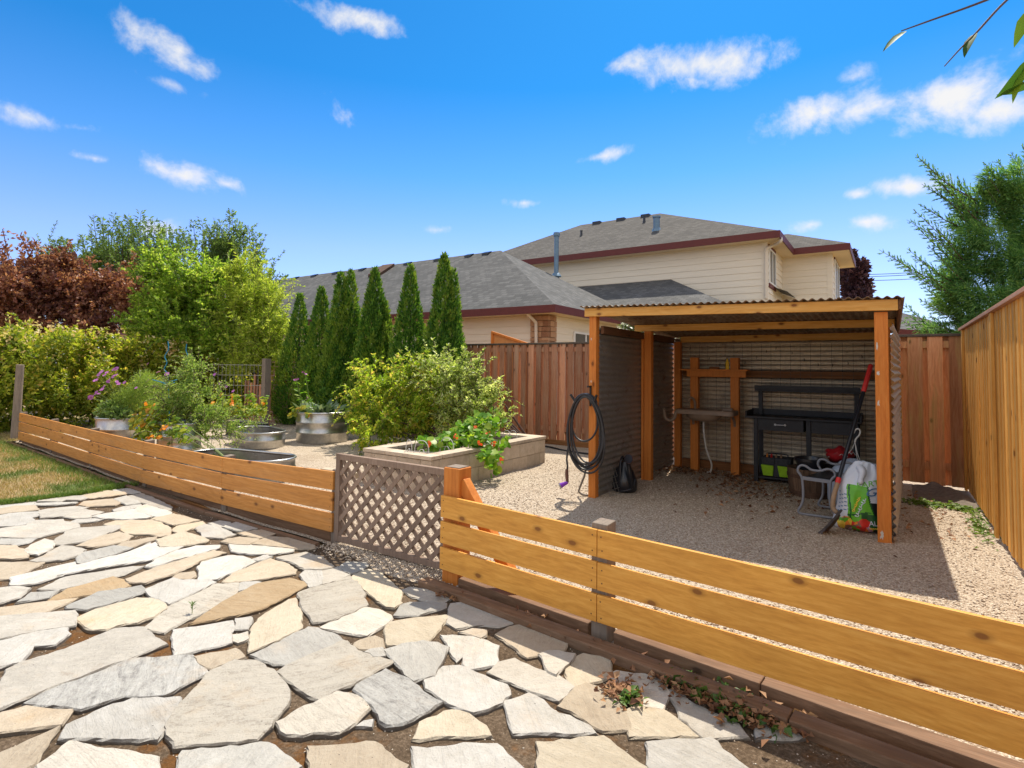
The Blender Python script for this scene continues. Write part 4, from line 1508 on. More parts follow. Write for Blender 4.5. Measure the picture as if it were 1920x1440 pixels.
# roof sheet: waves across x
mb = MB()
nw = 43
per, nv = 8, 5
vs, fs = [], []
x0, x1, y0, y1 = -3.03, .125, 5.93, 9.02
for th in (0, 1):
    for j in range(nv + 1):
        y = y0 + (y1 - y0) * j / nv
        for i in range(nw * per + 1):
            x = x0 + (x1 - x0) * i / (nw * per)
            vs.append((x, y, zroof(x, y) + .010 * math.sin(2 * math.pi * i / per) + .002 - .0025 * th))
N1 = (nv + 1) * (nw * per + 1)
st = nw * per + 1
for j in range(nv):
    for i in range(nw * per):
        a = j * st + i
        fs.append((a, a + 1, a + st + 1, a + st))
        fs.append((N1 + a, N1 + a + st, N1 + a + st + 1, N1 + a + 1))
for i in range(nw * per):
    fs.append((i, N1 + i, N1 + i + 1, i + 1))
mb.add(vs, fs)
mb.build('roof_sheet', M['corrugated_roof'], shed, smooth=True)
# trim board down the right edge of the roof
mb = MB()
mb.hexa([(.078, 5.99, zR(5.99) - .10), (.10, 5.99, zR(5.99) - .10), (.10, 8.98, zR(8.98) - .10), (.078, 8.98, zR(8.98) - .10)],
        [(.078, 5.99, zR(5.99) - .014), (.10, 5.99, zR(5.99) - .014), (.10, 8.98, zR(8.98) - .014), (.078, 8.98, zR(8.98) - .014)])
mb.build('edge_board', M['rail_dark'], shed, bevel=.002)
# walls: horizontal waves
mb = MB()
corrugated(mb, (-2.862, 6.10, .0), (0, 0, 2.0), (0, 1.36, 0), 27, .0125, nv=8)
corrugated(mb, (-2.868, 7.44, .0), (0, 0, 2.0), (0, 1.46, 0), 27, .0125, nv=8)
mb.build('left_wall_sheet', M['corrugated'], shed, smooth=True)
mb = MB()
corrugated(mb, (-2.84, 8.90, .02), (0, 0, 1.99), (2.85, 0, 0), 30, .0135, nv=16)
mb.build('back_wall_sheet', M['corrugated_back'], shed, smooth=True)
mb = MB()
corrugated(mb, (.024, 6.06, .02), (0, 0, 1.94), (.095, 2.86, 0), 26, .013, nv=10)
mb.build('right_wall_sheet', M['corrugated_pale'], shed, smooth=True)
mb = MB()
mb.box(-2.848, -2.81, 6.126, 7.45, 1.925, 2.02)
mb.box(-2.848, -2.81, 7.57, 8.78, 1.925, 2.02)
mb.build('left_top_rail', M['rail_dark'], shed, bevel=.003)
mb = MB()
mb.box(-2.71, -.14, 8.845, 8.882, 1.412, 1.508)
mb.build('cross_rail', M['rail_back'], shed, bevel=.003)
mb = MB()
mb.box(-2.71, -.14, 8.845, 8.885, -.02, .13)
mb.build('base_board', M['rail_back'], shed, bevel=.003)
# welded wire panel against the back wall
mb = MB()
x = -2.68
while x < -.13:
    mb.tube([(x, 8.79, .12), (x + random.uniform(-.004, .004), 8.785, 1.9)], .002, 5)
    x += .127
for z in (.15, .3, .46, .66, .86, 1.06, 1.26, 1.46, 1.66, 1.86):
    mb.tube([(-2.7, 8.793, z), (-.13, 8.793, z)], .0022, 5)
mb.build('wire_grid', M['wire_dark'], shed)
# small hooks on the wire grid
for (u, v) in ((1455, 654), (1437, 660), (1419, 671), (1397, 681), (1485, 663), (1508, 676), (1534, 685), (1561, 686), (1590, 682), (1616, 670), (1330, 673), (1350, 684), (1294, 655)):
    p = at_y(u, v, 8.775)
    mb = MB()
    mb.tube([p + Vector((0, 0, .03)), p, p + Vector((.0, -.03, -.012)), p + Vector((.012, -.045, .012))], .004, 5)
    mb.build('hook', M['wire_dark'], shed)
# pale sheet patches of paint left on the front posts
mb = MB()
for (x, y, z, w_, h_) in ((-2.925, 6.0285, 1.86, .022, .05), (-2.925, 6.0285, 1.36, .02, .045), (-.085, 6.0285, 1.74, .035, .09), (-.08, 6.0285, 1.50, .035, .06), (-.082, 6.0285, 1.23, .036, .075), (-.07, 6.0285, .06, .05, .11)):
    pts = []
    for k in range(19):
        a = -2 * math.pi * k / 19
        r_ = random.uniform(.3, 1.0)
        pts.append((x + w_ / 2.4 * r_ * math.cos(a), y, z + h_ / 2.2 * r_ * math.sin(a)))
    mb = MB()
    mb.poly(pts)
    mb.build('paint_flake', M['white_plastic'], shed)

# ------------------------------------------------------------------ wash stand with outdoor sink
ws = thing('wash_stand', 'outdoor sink on two orange posts against the back wall of the shed', 'sink', (-2.2, 8.5, 0))
mb = MB()
mb.box(-2.50, -2.385, 8.56, 8.655, -.06, 1.70)
mb.build('post', M['post_orange'], ws, bevel=.004)
mb = MB()
mb.box(-1.92, -1.805, 8.56, 8.655, -.06, 1.695)
mb.build('post', M['post_orange'], ws, bevel=.004)
mb = MB()
mb.box(-2.54, -1.70, 8.52, 8.557, 1.41, 1.50)
mb.box(-2.66, -1.68, 8.515, 8.70, 1.502, 1.525)
mb.build('shelf', M['post_orange'], ws, bevel=.003)
# counter with rounded corners and the bowl below it
mb = MB()
cx0, cx1, cy0, cy1, zc = -2.62, -1.80, 8.17, 8.56, .90


def rrect(x0, x1, y0, y1, r, z, n=6):
    out = []
    for (cx, cy, a0) in ((x1 - r, y0 + r, -90), (x1 - r, y1 - r, 0), (x0 + r, y1 - r, 90), (x0 + r, y0 + r, 180)):
        for k in range(n + 1):
            a = math.radians(a0 + 90 * k / n)
            out.append((cx + r * math.cos(a), cy + r * math.sin(a), z))
    return out


def slab(mb, ring_fn, z0, z1, bev=.006):
    a, b, c, d = ring_fn(0, z0), ring_fn(0, z1 - bev), ring_fn(bev, z1), None
    n_ = len(a)
    vs = a + b + c
    fs = []
    for r_ in range(2):
        for i in range(n_):
            j = (i + 1) % n_
            fs.append((r_ * n_ + i, r_ * n_ + j, (r_ + 1) * n_ + j, (r_ + 1) * n_ + i))
    fs.append(tuple(2 * n_ + i for i in range(n_)))
    fs.append(tuple(reversed(range(n_))))
    mb.add(vs, fs)


slab(mb, lambda s_, z: rrect(cx0 + s_, cx1 - s_, cy0 + s_, cy1 - s_, .06, z), .872, .935)
mb.build('counter', M['taupe'], ws, smooth=True)
mb = MB()
mb.lathe([(.255, 0), (.24, -.05), (.17, -.095), (.04, -.11), (.001, -.11)], (-2.25, 8.36, .874), 36, 1.0, .68)
mb.build('bowl', M['taupe'], ws, smooth=True)
mb = MB()
mb.tube(bez([(-2.41, 8.50, .935), (-2.41, 8.49, 1.03), (-2.43, 8.44, 1.09), (-2.46, 8.38, 1.09), (-2.47, 8.36, 1.04)], 6), .018, 8)
mb.build('faucet', M['taupe'], ws, smooth=True)
mb = MB()
for x in (-2.45, -1.86):
    mb = MB()
    mb.tube(bez([(x, 8.555, .70), (x, 8.52, .78), (x, 8.40, .865)], 6), .018, 6)
    mb.build('bracket', M['taupe'], ws, smooth=True)
mb = MB()
mb.tube(bez([(-2.25, 8.36, .77), (-2.245, 8.36, .60), (-2.21, 8.37, .35), (-2.15, 8.40, .16), (-2.17, 8.42, .04), (-2.22, 8.46, .02)], 8), .013, 8)
mb.build('drain_hose', M['white_plastic'], ws, smooth=True)
mb = MB()
mb.tube(bez([(-2.60, 8.20, .90), (-2.63, 8.19, .80), (-2.69, 8.18, .765), (-2.755, 8.18, .80), (-2.775, 8.18, .905), (-2.76, 8.18, .93)], 6), .026, 8)
mb.build('hose_hook', M['taupe'], ws, smooth=True)

t = tag(None or thing('soap_bottle', 'small yellow bottle on the top shelf of the outdoor sink', 'bottle', (-1.94, 8.53, 1.525)), None)
mb = MB()
mb.lathe([(.001, 0), (.024, 0), (.026, .01), (.026, .10), (.018, .125), (.012, .135), (.012, .155), (.001, .155)], (-1.955, 8.535, 1.5255), 14)
mb.build('body', M['yellow_plastic'], t, smooth=True)
mb = MB()
mb.lathe([(.014, 0), (.014, .018), (.001, .018)], (-1.955, 8.535, 1.681), 12)
mb.box(-1.975, -1.935, 8.53, 8.54, 1.662, 1.675)
mb.build('cap', M['black_plastic'], t)
t = thing('wooden_block', 'small brown wooden block lying on the shelf above the sink', 'block', (-2.2, 8.58, 1.526))
mb = MB()
slab(mb, lambda s_, z: rrect(-2.22 + s_, -2.08 - s_, 8.54 + s_, 8.62 - s_, .02, z), 1.5255, 1.56)
mb.build('block', M['rail_back'], t)
t = thing('soap_bar', 'pale bar of soap on the right end of the sink counter', 'soap', (-1.93, 8.45, .936))
mb = MB()
slab(mb, lambda s_, z: rrect(-2.0 + s_, -1.86 - s_, 8.40 + s_, 8.47 - s_, .02, z), .9355, .97, .01)
mb.build('bar', M['taupe'], t, smooth=True)

# ------------------------------------------------------------------ potting bench and what stands on and round it
pb = thing('potting_bench', 'black potting bench with drawers and raised shelf in the shed', 'bench', (-1.0, 8.5, 0))
bx0, bx1, by0, by1 = -1.56, -.33, 8.30, 8.72
for (x, y, h) in ((bx0, by0, .86), (bx1 - .055, by0, .86), (bx0, by1 - .055, 1.30), (bx1 - .055, by1 - .055, 1.30), ((bx0 + bx1) / 2 + .03, by0, .86)):
    mb = MB()
    mb.box(x, x + .055, y, y + .055, 0.0, h)
    mb.build('leg', M['black_wood'], pb, bevel=.003)
mb = MB()
mb.box(bx0 - .10, bx1 + .04, by0 - .05, by1 + .02, .862, .888)
mb.build('worktop', M['black_wood'], pb, bevel=.004)
mb = MB()
mb.box(bx0 - .10, bx1 + .04, by1 + .0, by1 + .022, .889, .97)
mb.box(bx0 - .10, bx0 - .08, by0 - .03, by1 - .001, .889, .955)
mb.box(bx1 + .02, bx1 + .04, by0 - .03, by1 - .001, .889, .955)
mb.build('rim', M['black_wood'], pb, bevel=.003)
for (xa, xb) in ((bx0 + .058, -.945), (-.855, bx1 - .058)):
    mb = MB()
    mb.box(xa, xb, by0 + .008, by1 - .06, .70, .858)
    dr = mb.build('drawer', M['black_wood'], pb, bevel=.003)
    if xa < -1:
        mb = MB()
        xm = (xa + xb) / 2
        mb.tube(bez([(xm - .06, by0 + .006, .785), (xm - .055, by0 - .02, .785), (xm + .055, by0 - .02, .785), (xm + .06, by0 + .006, .785)], 4), .005, 6)
        mb.ball((xm - .06, by0 - .006, .785), .015, 6)
        mb.ball((xm + .06, by0 - .006, .785), .015, 6)
        mb.build('handle', M['white_vinyl'], dr, smooth=True)
mb = MB()
mb.box(bx0 - .03, bx1 + .02, by1 - .17, by1 + .01, 1.222, 1.245)
mb.box(bx0 - .03, bx1 + .02, by1 - .172, by1 - .152, 1.246, 1.305)
mb.box(bx0 - .03, bx0 - .012, by1 - .15, by1 + .01, 1.246, 1.30)
mb.build('upper_shelf', M['black_wood'], pb, bevel=.003)
mb = MB()
mb.box(bx0 + .02, bx1 - .02, by0 + .02, by1 - .02, .045, .072)
mb.build('lower_shelf', M['black_wood'], pb, bevel=.003)

# tool tote
t = thing('tool_tote', 'lime green and black garden tool tote on the low shelf of the bench', 'bag', (-1.27, 8.5, .073))
mb = MB()
tx0, tx1, ty0, ty1 = -1.47, -1.10, 8.35, 8.62
mb.hexa([(tx0 + .02, ty0, .074), (tx1 - .02, ty0, .074), (tx1 - .02, ty1, .074), (tx0 + .02, ty1, .074)], [(tx0, ty0 - .01, .33), (tx1, ty0 - .01, .33), (tx1, ty1, .33), (tx0, ty1, .33)])
mb.build('body', M['charcoal_cloth'], t, bevel=.012)
for xa, xb in ((tx0 + .01, tx0 + .155), (tx1 - .155, tx1 - .01)):
    mb = MB()
    mb.hexa([(xa + .012, ty0 - .025, .085), (xb - .008, ty0 - .025, .085), (xb - .008, ty0 - .002, .085), (xa + .012, ty0 - .002, .085)],
            [(xa - .012, ty0 - .05, .235), (xb + .004, ty0 - .055, .228), (xb + .004, ty0 - .013, .228), (xa - .012, ty0 - .013, .235)])
    mb.build('pocket', M['lime'], t, bevel=.012)
mb = MB()
for xa, xb in ((tx0 + .04, tx0 + .165), (tx1 - .165, tx1 - .04)):
    mb.hexa([(xa, ty0 - .03, .24), (xb, ty0 - .03, .24), (xb, ty0 - .013, .24), (xa, ty0 - .013, .24)], [(xa - .005, ty0 - .035, .33), (xb + .005, ty0 - .035, .33), (xb + .005, ty0 - .012, .33), (xa - .005, ty0 - .012, .33)])
mb.build('upper_pocket', M['charcoal_cloth'], t, bevel=.006)
mb = MB()
mb.tube(bez([(tx0 + .06, ty0 + .13, .33), (tx0 + .08, ty0 + .13, .37), (tx1 - .08, ty0 + .13, .37), (tx1 - .06, ty0 + .13, .33)], 6), .010, 6)
mb.build('strap', M['charcoal_cloth'], t, smooth=True)
for (x, col) in ((tx0 + .06, 'post_orange'), (tx0 + .115, 'red_grip'), (tx0 + .175, 'ash_handle'), (tx0 + .235, 'ash_handle')):
    k = thing('hand_tool', {'red_grip': 'red hand tool handle sticking out of the lime green tote', 'post_orange': 'orange tool handle at the left end of the lime green tote',
                            'ash_handle': 'pale wooden tool handle poking out of the lime green tote'}[col], 'hand tool', (x, ty0 + .06, .24), 'hand tools in the tote')
    mb = MB()
    mb.tube([(x, ty0 + .06, .22), (x + .004, ty0 + .05, .33), (x + .008, ty0 + .04, .375)], [.012, .014, .012], 8)
    mb.build('grip', M[col], k, smooth=True)

# half barrel with a black pot tray in it
bc_ = ground(1518, 930)
bc = (bc_.x, bc_.y)
t = thing('half_barrel', 'weathered wooden half barrel with rusty hoops in front of the bench', 'barrel', (*bc, 0))
for k in range(22):
    a0, a1 = 2 * math.pi * k / 22, 2 * math.pi * (k + .94) / 22
    mb = MB() if k == 0 else mb
    vs = []
    for (r_, z) in ((.205, 0), (.235, .15), (.245, .34)):
        for rr in (r_, r_ - .022):
            for a in (a0, a1):
                vs.append((bc[0] + rr * math.cos(a), bc[1] + rr * math.sin(a), z))
    fs = []
    for lv in range(2):
        b_ = lv * 4
        fs += [(b_, b_ + 1, b_ + 5, b_ + 4), (b_ + 3, b_ + 2, b_ + 6, b_ + 7), (b_ + 1, b_ + 3, b_ + 7, b_ + 5), (b_ + 2, b_, b_ + 4, b_ + 6)]
    fs += [(8, 9, 11, 10), (1, 0, 2, 3)]
    mb.add(vs, fs)
mb.build('staves', M['dark_wood'], t)
for z, r_ in ((.06, .2195), (.255, .2425)):
    mb = MB()
    mb.lathe([(r_, -.02), (r_ + .003, -.02), (r_ + .005, .02), (r_ + .002, .02)], (*bc, z), 40)
    mb.build('hoop', M['rust_iron'], t, smooth=True)
mb = MB()
mb.disc((*bc, .30), .222, 32)
mb.build('soil', M['soil'], t)
t = thing('nursery_pot', 'black plastic nursery pot standing in the wooden half barrel', 'pot', (bc[0], bc[1], .30))
mb = MB()
mb.lathe([(.001, 0), (.13, 0), (.165, .12), (.165, .122), (.178, .122), (.178, .155), (.168, .155), (.165, .13), (.125, .01)], (bc[0] + .01, bc[1] + .02, .302), 32)
mb.build('pot', M['black_plastic'], t, smooth=True)

# garden kneeler: two bent grey tube loops joined by a seat pad
t = thing('garden_kneeler', 'folding garden kneeler of bent grey steel tube beside the spade', 'kneeler', (-.62, 7.0, 0))


def kloop(y, x0, x1, top):
    xm = (x0 + x1) / 2
    return bez([(x0 + .02, y, .02), (x0 - .01, y, .045), (x0 + .035, y, .16), (x0 + .03, y, .38), (x0 - .01, y, top - .06), (x0 + .01, y, top - .005), (x0 + .06, y, top), (xm - .04, y, top - .035), (xm + .04, y, top - .035),
                (x1 - .06, y, top - .012), (x1 - .01, y, top - .02), (x1 + .01, y, top - .07), (x1 - .03, y, .38), (x1 - .035, y, .16), (x1 + .005, y, .045), (x1 - .02, y, .02)], 5)


kx0, kx1 = -.80, -.48
for y, dx, top in ((6.62, 0, .52), (7.12, .14, .535)):
    mb = MB()
    pts = kloop(y, kx0 + dx, kx1 + dx, top)
    mb.tube(pts, .013, 8)
    mb.tube([(kx0 + dx + .01, y, .02), (kx1 + dx - .01, y, .02)], .013, 8)
    mb.build('tube_frame', M['grey_steel'], t, smooth=True)
mb = MB()
mb.hexa([(kx0 + .035, 6.61, .375), (kx1 - .03, 6.61, .365), (kx1 - .03, 6.635, .365), (kx0 + .035, 6.635, .375)], [(kx0 + .03, 6.61, .41), (kx1 - .03, 6.61, .40), (kx1 - .03, 6.635, .40), (kx0 + .03, 6.635, .41)])
mb.build('cross_bar', M['grey_steel'], t, bevel=.002)
mb = MB()
mb.hexa([(kx0 + .05, 6.645, .365), (kx1 - .045, 6.645, .36), (kx1 + .09, 7.10, .37), (kx0 + .19, 7.10, .375)], [(kx0 + .05, 6.645, .41), (kx1 - .045, 6.645, .405), (kx1 + .09, 7.10, .415), (kx0 + .19, 7.10, .42)])
mb.build('pad', M['black_plastic'], t, bevel=.012)

# long handled spade leaning in the front right corner
t = thing('spade', 'long handled spade with red grip leaning by the front right post of the shed', 'spade', (-.55, 6.1, 0))
P0, P1 = at_y(1633, 684, 7.0), at_y(1572, 900, 6.32)
hd = (P0 - P1).normalized()
g0 = at_y(1619, 735, 6.85)
mb = MB()
mb.tube([P1, g0], .019, 12)
mb.build('shaft', M['black_plastic'], t, smooth=True)
mb = MB()
mb.tube([g0, g0 + hd * .012, P0 - hd * .012, P0], [.019, .0235, .0235, .018], 14)
mb.build('grip', M['red_grip'], t, smooth=True)
mb = MB()
mb.tube([P1 + hd * .02, P1 - hd * .035], .0235, 14)
mb.build('collar', M['red_grip'], t, smooth=True)
q1, q2, q3 = at_y(1563, 932, 6.25), at_y(1562, 952, 6.22), at_y(1570, 962, 6.2)
mb = MB()
mb.tube(bez([P1 - hd * .03, q1, q2, q3], 6), [.022] * 18 + [.016], 12)
mb.build('socket', M['ash_handle'], t, smooth=True)
# blade: a dished plate seen nearly edge on
b0, b1 = at_y(1573, 958, 6.17), ground(1534, 999, .002)
ax = (b1 - b0)
sd_ = Vector((.35, .9, .25)).normalized()
sd_ = (sd_ - ax.normalized() * sd_.dot(ax.normalized())).normalized()
nr_ = ax.normalized().cross(sd_)
mb = MB()
vs, fs = [], []
prof = [(0, .07), (.1, .095), (.3, .10), (.6, .095), (.82, .07), (.94, .04), (1.0, .008)]
for th in (0, 1):
    for (s_, hw) in prof:
        for k in range(7):
            q = -1 + 2 * k / 6
            vs.append(b0 + ax * s_ + sd_ * (hw * q) + nr_ * (.028 * q * q + .012 * math.sin(s_ * 3.1) - .004 * th))
m7 = len(prof) * 7
for i in range(len(prof) - 1):
    for k in range(6):
        a = i * 7 + k
        fs.append((a, a + 1, a + 8, a + 7))
        fs.append((m7 + a, m7 + a + 7, m7 + a + 8, m7 + a + 1))
mb.add(vs, fs)
mb.build('blade', M['steel_blade'], t, smooth=True)

# ------------------------------------------------------------------ bag of potting mix with its print
BAGM = [plain('white woven bag', (0.60, 0.63, 0.68), .45, noise=.05), plain('bag print leaf green', (0.12, 0.42, 0.02), .4, noise=.15), plain('bag print dark green', (0.012, 0.09, 0.02), .4, noise=.15),
        plain('bag print red', (0.60, 0.03, 0.02), .4, noise=.2), plain('bag print yellow', (0.78, 0.55, 0.06), .4, noise=.15), plain('bag print orange', (0.75, 0.22, 0.03), .4, noise=.2),
        plain('bag print pink', (0.62, 0.35, 0.50), .4, noise=.2), plain('bag print blue', (0.06, 0.16, 0.30), .4, noise=.1), plain('bag print black', (0.015, 0.02, 0.018), .4), plain('bag print brown', (0.22, 0.14, 0.09), .5)]
bag = thing('soil_bag', 'slumped white and green bag of garden soil beside the front right post', 'bag', (-.30, 6.35, 0))
BX, BW, BH, BY = -.265, .205, .66, 6.33


def bag_half(zf):
    if zf < .12:
        return .78 + .22 * (zf / .12) ** .5
    if zf < .62:
        return 1.0
    f = (zf - .62) / .38
    return 1.0 - .42 * f ** 1.3


def bag_pt(uf, zf, side):
    """uf -1..1 across, zf 0..1 up; side -1 front, +1 back"""
    h = BW * bag_half(zf)
    lean = .10 * zf ** 1.5
    x = BX + uf * h + lean * .9 + .012 * math.sin(zf * 9 + uf * 2)
    edge_ = max(0.0, 1 - abs(uf) ** 2.6)
    puff = .125 * edge_ ** .62 * (min(1, zf / .10) ** .5) * (1 - .72 * max(0, (zf - .6) / .4) ** 1.2)
    wr = .008 * math.sin(uf * 7 + zf * 11) * edge_ + .007 * math.sin(uf * 13 - zf * 5 + 1) * edge_ * zf
    y = BY + side * (puff + wr) + zf * .10
    z = .002 + zf * BH * (1 - .07 * (uf * .5 + .5) * zf) - .02 * (abs(uf) ** 3) * zf
    return Vector((x, y, z))


BLOBS = [(random.uniform(-.9, .75), random.uniform(0, .22), random.choice([3, 3, 5, 4, 3, 5, 4, 6, 9, 1])) for _ in range(46)]


def bag_col(uf, zf):
    if zf < .185 + .03 * math.sin(uf * 9) and uf > -.8:
        if uf > .5 + .1 * math.sin(zf * 40):
            return 2 if zf > .06 else 8
        return min(BLOBS, key=lambda q: (q[0] - uf) ** 2 + ((q[1] - zf) * 2.6) ** 2)[2]
    if zf < .30 - .05 * uf and uf > .05:
        return 2
    lim = -.48 - (zf - .2) * .25
    if uf < lim:
        if .26 < zf < .56 and uf > -.92 and abs(((zf - uf * .10) * 18) % 1 - .5) < .10:
            return 7
        return 0
    if zf < .66 and uf < .62 - (zf - .25) * 1.15:
        if abs(uf + .36 + (zf - .2) * .30) < .035 or (zf < .30 and abs(zf - .27 - uf * .08) < .012):
            return 2
        return 1
    if zf < .66 and abs(uf - (.62 - (zf - .25) * 1.15)) < .06:
        return 2
    if zf < .44 and uf > .45:
        return 8
    return 0


vs, fs, mi = [], [], []
NU, NZ = 64, 72
for side in (-1, 1):
    base_ = len(vs)
    for j in range(NZ + 1):
        for i in range(NU + 1):
            vs.append(bag_pt(-1 + 2 * i / NU, j / NZ, side))
    for j in range(NZ):
        for i in range(NU):
            a = base_ + j * (NU + 1) + i
            f = (a, a + 1, a + NU + 2, a + NU + 1) if side < 0 else (a, a + NU + 1, a + NU + 2, a + 1)
            fs.append(f)
            mi.append(bag_col(-1 + 2 * (i + .5) / NU, (j + .5) / NZ) if side < 0 else 0)
mb = MB()
mb.add(vs, fs)
mb.mi = mi
mb.build('sack', None, bag, smooth=True, mats=BAGM)


def print_on_bag(txt, uf, zf, size, tilt, mat, name='lettering', shear=0.0):
    cu = bpy.data.curves.new('lettering', 'FONT')
    cu.body = txt
    cu.size = size
    cu.align_x = 'CENTER'
    cu.align_y = 'CENTER'
    cu.offset = .0006
    cu.shear = shear
    cu.resolution_u = 3
    ob = bpy.data.objects.new('tmp', cu)
    COL.objects.link(ob)
    dg = bpy.context.evaluated_depsgraph_get()
    me = bpy.data.meshes.new_from_object(ob.evaluated_get(dg))
    bpy.data.objects.remove(ob)
    c, s_ = math.cos(tilt), math.sin(tilt)
    q = MB()
    vs = []
    for v_ in me.vertices:
        x, z = v_.co.x * c - v_.co.y * s_, v_.co.x * s_ + v_.co.y * c
        p = bag_pt(uf + x / BW, zf + z / BH, -1)
        vs.append(p + Vector((0, -.004, 0)))
    q.add(vs, [tuple(p.vertices) for p in me.polygons])
    return q.build(name, mat, bag)


print_on_bag('EARTH', .28, .715, .072, .32, BAGM[1])
print_on_bag('Gro', .60, .60, .115, .1, BAGM[7], shear=.3)
print_on_bag('ALL', .62, .155, .062, .05, BAGM[0])


def scribble(uf, zf, ln, amp, tilt, mat, waves):
    # illegible running script on the print
    pts = []
    c, s_ = math.cos(tilt), math.sin(tilt)
    for k in range(waves * 6 + 1):
        f = k / (waves * 6)
        x = (f - .5) * ln + amp * .5 * math.cos(f * waves * 6.283)
        z = amp * math.sin(f * waves * 6.283) * (.6 + .4 * math.sin(f * 17))
        pts.append(bag_pt(uf + (x * c - z * s_) / BW, zf + (x * s_ + z * c) / BH, -1) + Vector((0, -.004, 0)))
    q = MB()
    q.tube(pts, .004, 5)
    q.build('lettering', mat, bag)


scribble(.03, .36, .19, .017, 1.15, BAGM[0], 8)
scribble(-.15, .40, .15, .012, 1.15, BAGM[4], 9)
scribble(.62, .085, .09, .008, .05, BAGM[4], 6)
# gathered white neck folded over at the top
mb = MB()
tp = bag_pt(.0, 1.0, -1)
mb.tube(bez([bag_pt(-.55, .93, -1) + Vector((0, -.01, 0)), bag_pt(-.25, .86, -1) + Vector((0, -.02, 0)), bag_pt(-.18, .76, -1) + Vector((0, -.02, 0)), bag_pt(-.1, .69, -1) + Vector((0, -.012, 0))], 6), [.03, .032, .034, .036, .038, .036, .034, .032, .030, .028, .026, .024, .024, .026, .028, .028, .025, .02, .01], 9)
mb.build('neck', BAGM[0], bag, smooth=True)

t = thing('plastic_sack', 'pale blue plastic sack slumped behind the garden soil bag', 'sack', (-.5, 7.4, 0))
mb = MB()
prof = [(.001, 0), (.17, 0), (.21, .06), (.21, .25), (.18, .40), (.10, .50), (.04, .53), (.001, .53)]
mb.lathe(prof, (-.36, 7.45, .001), 28, 1.15, .7, .3)
mb.v = [(x + .012 * math.sin(z * 30 + y * 20), y + .012 * math.sin(z * 25 + x * 31), z) for x, y, z in mb.v]
mb.build('sack', plain('pale blue plastic film', (0.36, 0.43, 0.55), .35, noise=.15), t, smooth=True)

t = thing('net_bag', 'crumpled red bag with white print on the bench behind the kneeler', 'bag', (-.55, 8.2, 0))
mb = MB()
c = at_y(1575, 853, 8.15)
mb.ball((c.x, c.y, c.z), .155, 10, .62)
mb.v = [(x + .018 * math.sin(z * 60 + y * 40), y * 1.0, z + .02 * math.sin(x * 45)) for x, y, z in mb.v]
mb.build('sack', plain('red crinkled film', (0.42, 0.02, 0.025), .3, noise=.3, scale=25), t, smooth=True)
mb = MB()
for k in range(7):
    a = c + Vector((-.12 + .04 * k, -.15 + .015 * abs(k - 3), random.uniform(-.03, .06)))
    mb.tube([a, a + Vector((.03, -.004, .02)), a + Vector((.05, -.002, -.01))], .0045, 5)
mb.build('print', M['white_plastic'], t)
t = thing('storage_crate', 'low black plastic crate under the bench that carries the red bag', 'crate', (-.55, 8.2, 0))
mb = MB()
mb.box(-.80, -.38, 8.0, 8.28, .0, c.z - .085)
mb.build('crate', M['black_plastic'], t, bevel=.015)

# plant hanger hooked on the spade shaft and dangling
t = thing('plant_hanger', 'white plastic plant hanger hook dangling beside the spade handle', 'hanger', (-.33, 7.2, .8))
mb = MB()
h0 = [at_y(u, v, 6.9) for u, v in ((1601, 812), (1604, 806), (1610, 804), (1613, 809), (1611, 816), (1605, 823), (1603, 829))]
mb.tube(bez(h0, 5), .008, 8)
mb.build('hook', M['white_plastic'], t, smooth=True)
mb = MB()
e = at_y(1603, 829, 6.9)
for u, v in ((1591, 850), (1612, 876), (1617, 872), (1615, 868)):
    mb.tube(bez([e, at_y(1603 + (u - 1603) * .4, 829 + (v - 829) * .55, 6.88), at_y(u, v, 6.9)], 5), .0032, 6)
mb.build('strand', M['white_plastic'], t, smooth=True)

# ------------------------------------------------------------------ hose on its hanger
hz = at_y(1107, 752, 6.0)
hh = thing('hose_hanger', 'black metal hose hanger screwed to the front left post of the shed', 'hanger', (-2.91, 6.02, hz.z))
mb = MB()
cx, cz = -2.955, hz.z + .02
arc = [(cx + .13 * math.cos(a), 5.955, cz - .06 + .12 * math.sin(a)) for a in np.linspace(math.pi * .95, math.pi * .05, 14)]
for yo in (0, .055):
    mb.tube([(x, y + yo - .03, z) for x, y, z in arc], .013, 8)
mb.tube([(cx + .03, 5.94, cz + .15), (cx + .03, 6.028, cz + .15)], .012, 8)
mb.tube([(cx + .03, 6.015, cz - .08), (cx + .03, 6.015, cz + .16)], .014, 8)
for dx, tl in ((-.125, -.05), (.115, .05)):
    mb.tube([(cx + dx, 5.93, cz - .03), (cx + dx + tl, 5.90, cz + .055)], .015, 8)
mb.build('bracket', M['black_plastic'], hh, smooth=True)
hs_ = thing('garden_hose', 'coiled dark garden hose hanging on the front left post of the shed', 'hose', (-2.95, 5.92, .6))


def loop(cx, top, bot, hw, y, ph=0, skew=0.0, n=40):
    out = []
    for k in range(n):
        a = 2 * math.pi * k / n
        s_, c_ = math.sin(a), math.cos(a)
        zz_ = (top + bot) / 2 + (top - bot) / 2 * c_
        wv = hw * (s_ if True else 0) * (1.0 - .12 * c_)
        out.append((cx + wv + skew * (zz_ - top), y + .012 * math.sin(a * 2 + ph), zz_))
    return out


